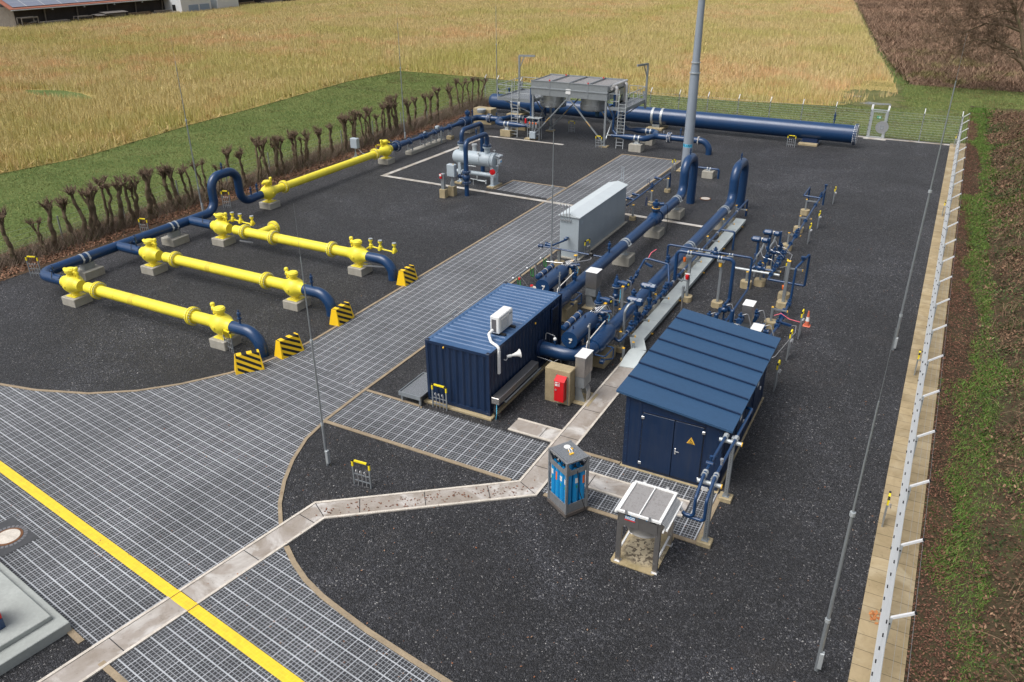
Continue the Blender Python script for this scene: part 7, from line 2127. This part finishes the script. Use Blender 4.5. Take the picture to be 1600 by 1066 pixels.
# bare tree at the top right
def bare_tree():
    t = thing('bare_tree', 'large bare mossy tree reaching in from the right over the maize stubble', 'tree', (8.1, 105, 0))
    r = random.Random(5)
    tr = MB(); cr = MB()
    def grow(m, p, d, L, rad, depth):
        n = 5; pts = [p]; q = p.copy(); dd = d.copy()
        for i in range(n):
            dd = (dd + Vector((r.gauss(0, .16), r.gauss(0, .16), r.gauss(.0, .12)))).normalized()
            q = q + dd*L/n; pts.append(q.copy())
        rads = [max(.010, rad*(1-.6*i/n)) for i in range(n+1)]
        m.tube(pts, rads, 8 if rad > .06 else 5 if rad > .02 else 3)
        if depth <= 0: return
        for k in range(r.randint(3, 5)):
            i = r.randint(2, n)
            u, v = frame_from(dd); a = r.uniform(0, 6.28)
            nd = (dd*.75 + (u*math.cos(a) + v*math.sin(a))*r.uniform(.5, .95) + Vector((0, 0, .10))).normalized()
            grow(cr, pts[i], nd, L*r.uniform(.5, .75), max(.016, rads[i]*r.uniform(.55, .7)), depth-1)
    def limb(pts, r0, r1, twigs):
        P = tr.path([Vector(p) for p in pts], .8, 4); n = len(P)
        rad = [r0+(r1-r0)*i/(n-1) for i in range(n)]
        tr.tube(P, rad, 9)
        for k in range(twigs):
            i = r.randint(n//3, n-1); d = (P[min(i+1, n-1)]-P[i-1]).normalized()
            u, v = frame_from(d); a = r.uniform(0, 6.28)
            nd = (d*.8 + (u*math.cos(a) + v*math.sin(a))*.8 + Vector((0, 0, .15))).normalized()
            grow(cr, P[i], nd, r.uniform(1.2, 2.6), rad[i]*.5, 3)
        grow(cr, P[-1], (P[-1]-P[-2]).normalized(), 1.6, r1, 3)
    limb([(8.3, 105, -.2), (7.6, 105, 1.0), (6.6, 105, 2.4), (6.0, 105, 3.2)], .36, .27, 0)
    limb([(6.0, 105, 3.2), (5.1, 105, 4.5), (3.06, 104.8, 5.35), (.96, 104.6, 5.5), (-.8, 104.4, 4.6)], .19, .05, 16)
    limb([(5.6, 105, 3.9), (4.3, 105.3, 4.3), (2.6, 105.4, 4.7)], .11, .04, 8)
    limb([(6.6, 105, 2.4), (5.6, 105.3, 5.0), (5.05, 105.3, 6.5), (4.2, 105.3, 8.0), (3.3, 105.2, 9.6), (2.9, 105, 12.5)], .27, .10, 14)
    limb([(5.2, 105.3, 6.3), (3.6, 105.1, 6.9), (1.6, 104.9, 7.1), (-.3, 104.6, 6.1), (-2.2, 104.4, 5.6)], .13, .035, 16)
    limb([(5.0, 105.3, 6.9), (3.4, 105.5, 7.6), (1.7, 105.6, 7.6)], .09, .035, 9)
    limb([(4.2, 105.3, 8.1), (2.9, 105.0, 8.4), (1.2, 104.8, 7.7), (-1.2, 104.5, 7.3)], .09, .03, 12)
    limb([(6.0, 105.2, 3.6), (7.2, 105.6, 7.5), (7.0, 106, 11)], .2, .08, 9)
    limb([(3.0, 105.1, 10.8), (.8, 104.9, 11.2), (-2.0, 104.5, 10.2)], .08, .03, 9)
    tr.build('trunk', 'bark_moss', t, ang=80)
    cr.build('crown', 'twig', t, ang=80)
bare_tree()

# ------------------------------------------------------------------ barn and white sheds far left
BXW = -166.0
t = thing('barn', 'long dark timber barn with solar panels on its red tiled roof', 'barn', (BXW-6, 150, 0))
MB().box(BXW-14, 104.3, -.1, BXW, 200, 3.55).build('wall', 'wood_dark', t)
MB().box(BXW-14, 104.2, -.1, BXW-.1, 104.3, 3.6).build('gable_board', 'wood_grey', t)
m = MB()
m.add([(BXW+1.7, 102.6, 3.25), (BXW+1.7, 202, 3.25), (BXW-14, 202, 10.2), (BXW-14, 102.6, 10.2), (BXW+1.7, 102.6, 3.42), (BXW+1.7, 202, 3.42), (BXW-14, 202, 10.37), (BXW-14, 102.6, 10.37)], [(0,3,2,1), (4,5,6,7), (0,1,5,4), (1,2,6,5), (2,3,7,6), (3,0,4,7)])
rf = m.build('roof', 'tile_red', t)
m = MB(); sl_ = (10.2-3.25)/15.7
m.add([(BXW+1.2, 103.5, 3.42+.5*sl_+.12), (BXW+1.2, 128.5, 3.42+.5*sl_+.12), (BXW-13, 128.5, 3.42+14.7*sl_+.12), (BXW-13, 103.5, 3.42+14.7*sl_+.12)], [(0, 1, 2, 3)])
m.add([(BXW+1.2, 129.6, 3.42+.5*sl_+.12), (BXW+1.2, 198, 3.42+.5*sl_+.12), (BXW-13, 198, 3.42+14.7*sl_+.12), (BXW-13, 129.6, 3.42+14.7*sl_+.12)], [(0, 1, 2, 3)])
m.build('solar_panels', 'solar', rf)
for y in np.arange(110.4, 200, 7.3): MB().bar((BXW+.1, y, 0), (BXW+.5, y, 3.3), .22).build('wall_post', 'wood_grey', t)
m = MB(); m.tube([(BXW+1.85, 102.6, 3.2), (BXW+1.85, 202, 3.2)], .1, 8); m.build('gutter', 'galv_light', t)
for y in np.arange(111.5, 200, 7.3): MB().obox((BXW+1.4, y, 3.0), (.4, .25, .45)).build('rafter_end', 'grey_paint', t)
MB().box(BXW-16, 103.6, 0, BXW-10.5, 104.15, 5.5).build('white_gable', 'render_white', t)
t = thing('white_annex', 'white rendered annex with two grey blue gates against the dark barn', 'building', (-163, 145, 0))
MB().box(-166, 140.5, -.1, -160.5, 149.4, 5.2).build('wall', 'render_white', t)
for y0, y1 in ((142.6, 145.4), (145.9, 148.8)): MB().box(-160.5, y0, 0, -160.42, y1, 1.75).build('gate_leaf', 'blue_shutter', t)
MB().box(-163.4, 140.42, .6, -162.4, 140.5, 1.9).build('window', 'black', t)
for y in np.arange(143.2, 148, 1.1):
    MB().tube([(-160.4, y, 3.1), (-160.3, y+.25, 2.85), (-160.4, y+.5, 3.1)], .07, 6, .1).build('wall_hook', 'black', t)
t = thing('white_trailer', 'plain white box shed standing beside the white annex with the grey blue gates', 'shed', (-163, 154, 0))
MB().box(-165.6, 151.2, -.1, -160.2, 158.0, 3.1, 0, .05).build('box', 'render_white', t)
MB().box(-165.7, 151.1, 3.1, -160.1, 158.1, 3.2).build('roof', 'grey_light', t)
MB().box(-165.0, 151.12, 0, -160.5, 151.2, 2.9).build('side_door', 'grey_paint', t)
def rack(y0, y1, h, label, mat='wood_grey'):
    t = thing('timber_rack', label, 'timber rack', (-162.5, (y0+y1)/2, 0), 0, 'timber stored along the barn')
    m = MB()
    for y in (y0, y1):
        for x in (-163.4, -162): m.bar((x, y, 0), (x, y, h), .14)
    m.bar((-163.4, y0, h), (-163.4, y1, h), .2); m.bar((-162, y0, h), (-162, y1, h), .3, .2)
    m.build('frame', mat, t)
    r = random.Random(int(y0*7))
    for k in range(5):
        a = r.uniform(-.3, .3)
        MB().bar((-163.3+.3*k, y0-.3+a, .3+h*.5*r.random()), (-163.3+.3*k, y1+.3+a, .35+h*.5*r.random()), .25, .16).build('beam', ('wood_grey', 'wood_brown', 'wood_dark')[k % 3], t)
rack(102.9, 106.3, 1.9, 'tall timber rack nearest the barn corner')
rack(115.0, 118.3, 1.25, 'low pale topped timber rack in the middle of the barn wall')
for i, (y0, y1, h, lb, mt) in enumerate(((107.4, 113.3, .8, 'long low pile of grey boards along the barn wall', 'wood_grey'), (119.7, 123.8, 1.2, 'brown tarpaulin covered stack against the barn', 'wood_brown'), (121.6, 127, 1.5, 'pile of planks with a board roof against the barn', 'wood_grey'), (128, 133.5, .9, 'low pile of logs farther along the barn wall', 'wood_brown'), (134.5, 139, 1.0, 'log pile just before the white annex', 'wood_grey'), (160, 166, 1.0, 'log pile beyond the white box shed', 'wood_brown'), (169, 176, .9, 'farthest log pile along the barn wall', 'wood_grey'))):
    t = thing('wood_pile', lb, 'wood pile', (-163, (y0+y1)/2, 0), 0, 'timber stored along the barn')
    r = random.Random(i)
    if i == 1 or i == 2:
        MB().obox((-163, (y0+y1)/2, h*.45), (1.6, y1-y0-.4, h*.9), None, 0, .15).build('stack', mt, t)
        MB().obox((-162.9, (y0+y1)/2, h+.02), (2.2, y1-y0+.3, .07), Matrix.Rotation(R(6), 3, 'Y')).build('cover_board', 'wood_grey', t)
    else:
        m = MB()
        for k in range(16):
            z = .15 + h*.85*r.random(); x = -163 + r.uniform(-.8, .8)*(1-z/h*.6); s_ = r.uniform(-.4, .4)
            m.bar((x, y0+s_, z), (x+r.uniform(-.1, .1), y1+s_, z+r.uniform(-.08, .08)), .28, .22)
        m.build('logs', mt, t)

# ------------------------------------------------------------------ grass, litter, brambles
rng = np.random.default_rng(4)
def vnoise(x, y, s, seed=0):
    """smooth value noise in numpy"""
    g = np.random.default_rng(seed).random((64, 64))
    u, v = x/s + 1000, y/s + 1000
    i, j = np.floor(u).astype(int), np.floor(v).astype(int)
    f, h = u-i, v-j
    f = f*f*(3-2*f); h = h*h*(3-2*h)
    a = g[i % 64, j % 64]; b = g[(i+1) % 64, j % 64]; c = g[i % 64, (j+1) % 64]; d = g[(i+1) % 64, (j+1) % 64]
    return (a*(1-f)+b*f)*(1-h) + (c*(1-f)+d*f)*h
def fbm(x, y, s, seed=0):
    return vnoise(x, y, s, seed)*.55 + vnoise(x, y, s/2.3, seed+1)*.28 + vnoise(x, y, s/5.1, seed+2)*.17
def inside(x, y, poly):
    r = np.zeros(len(x), bool); n = len(poly)
    for i in range(n):
        x0, y0 = poly[i]; x1, y1 = poly[(i+1) % n]
        c = ((y0 > y) != (y1 > y)) & (x < (x1-x0)*(y-y0)/((y1-y0)+1e-12)+x0)
        r ^= c
    return r
def in_view(x, y, z, mar=.18):
    M = np.array(cam.matrix_world.inverted())
    p = M[:3, :3] @ np.vstack([x, y, z]) + M[:3, 3:4]
    k = cd.lens/cd.sensor_width
    u = p[0]/-p[2]*k + .5; v = .5 - p[1]/-p[2]*k*1.5009
    return (p[2] < -1) & (u > -mar) & (u < 1+mar) & (v > -mar-.03) & (v < 1+mar)
def tri_mesh(name, P, tri_cols, mat, label=None):
    """P: n x k x 3 polygons with one colour each"""
    n, k = P.shape[:2]
    me = bpy.data.meshes.new(name)
    me.vertices.add(n*k); me.vertices.foreach_set('co', P.reshape(-1).astype(np.float32))
    me.loops.add(n*k); me.loops.foreach_set('vertex_index', np.arange(n*k, dtype=np.int32))
    me.polygons.add(n); me.polygons.foreach_set('loop_start', np.arange(0, n*k, k, dtype=np.int32))
    a = me.color_attributes.new('Col', 'FLOAT_COLOR', 'CORNER')
    c = np.ones((n, k, 4), np.float32); c[:, :, :3] = tri_cols[:, None, :]
    a.data.foreach_set('color', c.reshape(-1))
    me.materials.append(MATS[mat]); me.update(calc_edges=True)
    o = bpy.data.objects.new(name, me); COL.objects.link(o)
    return tag(o, kind='stuff')
def blades(x, y, z, h, wd, lean, ang=None):
    n = len(x); a = rng.random(n)*2*np.pi if ang is None else ang
    l = rng.random(n)*2*np.pi
    P = np.zeros((n, 3, 3))
    dx, dy = np.cos(a)*wd/2, np.sin(a)*wd/2
    P[:, 0] = np.stack([x-dx, y-dy, z], 1); P[:, 1] = np.stack([x+dx, y+dy, z], 1)
    P[:, 2] = np.stack([x+np.cos(l)*lean*h, y+np.sin(l)*lean*h, z+h], 1)
    return P
def mixc(a, b, t): return np.asarray(a)[None, :]*(1-t[:, None]) + np.asarray(b)[None, :]*t[:, None]
# tall dry meadow grass
def tall_grass():
    N = 1500000
    # denser near, thinner far
    t_ = rng.random(N)
    x = rng.uniform(-250, -3, N); y = 28 + 260*t_**1.6
    k = inside(x, y, FIELD) & in_view(x, y, np.full(N, .6)) & (x > -162.5)
    tr = np.array([(-11.2, 92), (-7, 88), (-3, 92), (-2.2, 98), (-5.5, 108), (-9, 109), (-11.5, 100)])
    intr = inside(x, y, [tuple(q) for q in tr])
    k &= ~(intr & (rng.random(N) < np.clip(1.9-2.2*fbm(x, y, 3.5, 33)-np.abs(x+7.3)*.10, .35, 1)))
    bare = fbm(x, y, 9, 31)
    k &= ~((x > -19) & (y < 104) & (y > 89) & (x + 17 > (y-92)*.2) & (bare > .47))
    gl = ((x+88.5)/6.5)**2 + ((y-58.2)/1.9)**2 < 1
    k &= ~gl
    x, y = x[k], y[k]; n = len(x)
    d = np.sqrt(x*x+y*y)
    f1, f2, f3 = fbm(x, y, 26, 1), fbm(x, y, 9, 5), fbm(x, y, 3, 9)
    h = (.50 + .50*rng.random(n)) * (.75 + .5*f2)
    w_ = .022 + .00042*d + .014*rng.random(n)
    lo = rng.random(n)
    c = mixc((.62, .515, .245), (.69, .545, .305), np.clip(f1*2.4-.7 + rng.normal(0, .25, n), 0, 1))
    c = c*(1-(g := np.clip((f2-.43)*3.0 + rng.normal(0, .3, n), 0, .8))[:, None]) + np.array((.52, .48, .17))[None]*g[:, None]
    o = np.clip((f3-.57)*4 + (f1-.50)*3.2, 0, .75)
    c = c*(1-o[:, None]) + np.array((.70, .45, .24))[None]*o[:, None]
    c *= rng.uniform(.72, 1.15, n)[:, None]
    edge = np.clip(1-(np.minimum(np.abs(x+62.5), np.abs(y-90))/9.), 0, 1)*np.where(rng.random(n) < .6, .75, .2)
    c = c*(1-edge[:, None]) + np.array((.44, .43, .12))[None]*edge[:, None]
    tri_mesh('tall_grass', blades(x, y, np.full(n, -.04), h, w_, .30*(rng.random(n)+.2)), c, 'blades')
    # flattened straw between
    N2 = 160000
    x = rng.uniform(-230, -3, N2); y = 28 + 250*rng.random(N2)**1.5
    k = inside(x, y, FIELD) & in_view(x, y, np.zeros(N2)) & (x > -162.5)
    k &= ~((x > -22) & (y < 112)) & ~(((x+88.5)/8)**2 + ((y-58.2)/3)**2 < 1)
    x, y = x[k], y[k]; n = len(x)
    c = mixc((.56, .42, .19), (.42, .33, .13), rng.random(n))*rng.uniform(.7, 1.1, n)[:, None]
    tri_mesh('straw', blades(x, y, np.full(n, .02), .3+.3*rng.random(n), .05+.001*np.hypot(x, y), 1.6), c, 'blades')
tall_grass()
# short meadow grass
def meadow_grass():
    N = 800000
    x = rng.uniform(-66, 26, N); y = rng.uniform(8, 108, N)
    k = (((x > -64.5) & (x < -43.0) & (y < 91)) | ((y > 76.6) & (x < 1.8)) | ((x >= 1.8) & (y > 81+2*np.sin(x*2.1)))) & (~inside(x, y, FIELD) | ((x > -11) & (y < 109))) & in_view(x, y, np.zeros(N)) & (y < 108.5)
    k &= ~((x > -10.6) & (x < -4.5) & (y > 91) & (y < 105) & (rng.random(N) < .42))
    x, y = x[k], y[k]; n = len(x)
    f = fbm(x, y, 6, 41); g = fbm(x, y, 2.0, 47)
    c = mixc((.155, .19, .056), (.235, .25, .088), np.clip(f*2-.5 + rng.normal(0, .2, n), 0, 1))
    dry = np.clip((g-.55)*4, 0, .8)*np.where(y > 76, 1.0, .5)
    c = c*(1-dry[:, None]) + np.array((.17, .14, .06))[None]*dry[:, None]
    nearf = np.clip(1-(y-76.5)/3.5, 0, 1)*(y > 76)*.65*(rng.random(n) < .8)
    c = c*(1-nearf[:, None]) + np.array((.13, .095, .05))[None]*nearf[:, None]
    c *= rng.uniform(.65, 1.25, n)[:, None]
    tri_mesh('meadow_grass', blades(x, y, np.where((x > 1.85) & (y < 95.8), np.vectorize(bank_z, otypes=[float])(x, y)-.02, TURF), .04+.07*rng.random(n)*(.5+g), .022+.00035*np.hypot(x, y), 1.0), c, 'blades')
meadow_grass()
def maize():
    N = 260000
    x = rng.uniform(-45, 60, N); y = 106 + 190*rng.random(N)**1.4
    P_ = [(-4.3, 107.2), (-5.2, 112), (-9.0, 130), (-14.4, 162), (-28, 250), (-40, 300), (90, 300), (90, 107.2)]
    k = inside(x, y, P_) & in_view(x, y, np.zeros(N))
    x, y = x[k], y[k]; n = len(x); d = np.hypot(x, y)
    x = x + rng.normal(0, .6, n)*(1+d*.004)
    f, g = fbm(x, y, 12, 61), fbm(x, y, 3, 66)
    c = mixc((.19, .125, .085), (.36, .235, .16), np.clip(f*2-.5 + rng.normal(0, .35, n), 0, 1))
    gr = np.clip((g-.52)*4, 0, .7)*np.clip((175-y)/60, .1, 1)
    c = c*(1-gr[:, None]) + np.array((.17, .17, .055))[None]*gr[:, None]
    c *= rng.uniform(.45, 1.3, n)[:, None]
    tri_mesh('maize_stubble', blades(x, y, np.full(n, -.05), (.25+.50*rng.random(n))*np.clip((y-105.5)/7, .25, 1), .04+.00055*d, 1.0), c, 'blades')
maize()
def quads(x, y, z, s, tilt):
    n = len(x); a = rng.random(n)*2*np.pi
    u = np.stack([np.cos(a), np.sin(a), rng.normal(0, tilt, n)], 1)*s[:, None]
    v = np.stack([-np.sin(a), np.cos(a), rng.normal(0, tilt, n)], 1)*(s*.62)[:, None]
    c = np.stack([x, y, z], 1)
    return np.stack([c-u, c+v*.9, c+u, c-v*.9], 1)
def bank_plants():
    # leaf litter
    N = 300000
    x = 1.85 + rng.random(N)**1.1*8; y = rng.uniform(13, 92, N)
    k = in_view(x, y, np.zeros(N), .15); x, y = x[k], y[k]; n = len(x)
    bz = np.vectorize(bank_z, otypes=[float])(x, y)
    dens = np.clip(1-(x-2)/3.0, .25, 1)*(.4+fbm(x, y, 1.5, 77)); k = rng.random(n) < dens; x, y, bz = x[k], y[k], bz[k]; n = len(x)
    c = mixc((.11, .055, .036), (.30, .15, .10), rng.random(n))*rng.uniform(.4, 1.15, n)[:, None]
    tri_mesh('leaf_litter', quads(x, y, bz+.02+.05*rng.random(n), .016+.026*rng.random(n), .35), c, 'blades')
    # grass in the ditch
    N = 300000
    x = 1.85 + rng.random(N)*4.5; y = rng.uniform(13, 95, N)
    k = in_view(x, y, np.zeros(N), .15); x, y = x[k], y[k]
    f = fbm(x, y, 2.6, 81) - .12 + .62*np.exp(-((x-3.25-.25*np.sin(y*.21))/.55)**2)
    k = rng.random(len(x)) < np.clip((f-.50)*4.0, 0, 1); x, y = x[k], y[k]; n = len(x)
    bz = np.vectorize(bank_z, otypes=[float])(x, y)
    c = mixc((.085, .19, .028), (.19, .27, .07), rng.random(n))*rng.uniform(.5, 1.2, n)[:, None]
    tri_mesh('ditch_grass', blades(x, y, bz-.02, .05+.11*rng.random(n), .016+.0007*y, 1.1), c, 'blades')
    # brambles: arching canes, dead stalks and green leaves
    N = 22000
    x = 2.6 + rng.random(N)*16; y = rng.uniform(13, 94, N)
    k = in_view(x, y, np.full(N, .6), .15); x, y = x[k], y[k]; n = len(x)
    pk = np.clip((x-3.9+1.2*(fbm(x, y, 5, 90)-.5))/1.3, 0, 1) * np.clip(.25+1.4*fbm(x, y, 4, 93), 0, 1)
    k = rng.random(n) < pk; x, y = x[k], y[k]; n = len(x)
    bz = np.vectorize(bank_z, otypes=[float])(x, y)
    hh = .18+.38*rng.random(n)*(.3+fbm(x, y, 3, 95)); a = rng.random(n)*2*np.pi; L = .5+.9*rng.random(n); w_ = .004+.004*rng.random(n)+.00009*y
    px_, py_2 = -np.sin(a)*w_, np.cos(a)*w_
    segs = []
    for s0, s1 in ((0, .35), (.35, .7), (.7, 1)):
        def at(s): return np.stack([x+np.cos(a)*L*s, y+np.sin(a)*L*s, bz + hh*(1-(2*s-1)**2)*.9 + .05], 1)
        A, B = at(s0), at(s1); o = np.stack([px_, py_2, np.zeros(n)], 1)
        segs.append(np.stack([A-o, A+o, B+o, B-o], 1))
    c = mixc((.12, .07, .045), (.28, .19, .12), rng.random(n)**1.6)*rng.uniform(.5, 1.2, n)[:, None]
    tri_mesh('bramble_canes', np.concatenate(segs), np.concatenate([c]*3), 'blades')
    N = 260000
    x = 2.5 + rng.random(N)*16; y = rng.uniform(13, 94, N)
    k = in_view(x, y, np.full(N, .6), .15); x, y = x[k], y[k]; n = len(x)
    pk = np.clip((x-3.0)/1.2, .1, 1)*np.clip((fbm(x, y, 2.2, 97)-.30)*3, .2, 1); k = rng.random(n) < pk; x, y = x[k], y[k]; n = len(x)
    bz = np.vectorize(bank_z, otypes=[float])(x, y); gsel = rng.random(n) < np.clip((fbm(x, y, 2.2, 99)-.40)*4, .12, .85)
    c = np.where(gsel[:, None], mixc((.035, .075, .022), (.12, .155, .055), rng.random(n)), mixc((.12, .07, .045), (.30, .185, .115), rng.random(n)))*rng.uniform(.35, 1.2, n)[:, None]*(.45+1.1*fbm(x, y, 1.3, 53))[:, None]
    tri_mesh('bramble_leaves', quads(x, y, bz+.03+.50*rng.random(n)*fbm(x, y, 3, 95), (.026+.028*rng.random(n))*(1+y*.008), .5), c, 'blades')
bank_plants()
def hedge_bottom():
    N = 42000
    x = rng.uniform(-44.6, -40.6, N); y = rng.uniform(17, 75.5, N)
    k = in_view(x, y, np.zeros(N)); x, y = x[k], y[k]; n = len(x)
    c = mixc((.20, .105, .065), (.36, .20, .125), rng.random(n))*rng.uniform(.45, 1.15, n)[:, None]
    edge = rng.random(n) < np.clip((-40.75 - x - .4*fbm(x, y, 2, 7))/.5, 0.04, 1)
    x, y, c = x[edge], y[edge], c[edge]; n = len(x)
    tri_mesh('leaf_litter', quads(x, y, .03+.05*rng.random(n), .05+.04*rng.random(n), .35), c, 'blades')
    N = 30000
    x = rng.normal(-42.9, .55, N); y = rng.uniform(17, 75.5, N); k = in_view(x, y, np.full(N, .5)); x, y = x[k], y[k]; n = len(x)
    c = mixc((.20, .15, .115), (.36, .28, .215), rng.random(n))*rng.uniform(.5, 1.1, n)[:, None]
    gsel = rng.random(n) < .12; c[gsel] = np.array((.06, .10, .03))*rng.uniform(.6, 1.2, (gsel.sum(), 1))
    tri_mesh('undergrowth', blades(x, y, np.zeros(n), .35+.85*rng.random(n)*(.35+fbm(x, y, 2.5, 21)), .014+.010*rng.random(n), .8), c, 'blades')
hedge_bottom()
def yard_debris():
    """a few fallen leaves and pale chips on gravel, slabs and channel"""
    N = 1500
    x = rng.uniform(-24, 1.1, N); y = 10 + 45*rng.random(N)**1.7
    n = N; c = mixc((.30, .11, .05), (.36, .24, .16), rng.random(n))*rng.uniform(.5, 1.1, n)[:, None]
    tri_mesh('fallen_leaves', quads(x, y, np.full(n, .042), .012+.028*rng.random(n)**2, .15), c, 'blades')
    t = np.repeat(np.linspace(0, 1, 18), 8)
    N = 170; s = rng.random(N); x = -14.4 + 5.1*s + rng.normal(0, .15, N); y = 14.5 + 3.95*s + rng.normal(0, .15, N) - .05
    c = mixc((.12, .05, .03), (.22, .10, .06), rng.random(N))
    tri_mesh('fallen_leaves', quads(x, y, np.full(N, .036), .02+.03*rng.random(N), .2), c, 'blades')
    x = 1.02 + rng.normal(0, .07, 26); y = 17.7 + rng.normal(0, .09, 26)
    tri_mesh('fallen_leaves', quads(x, y, np.full(26, .045), .05+.03*rng.random(26), .2), mixc((.42, .14, .05), (.50, .22, .08), rng.random(26)), 'blades')
yard_debris()
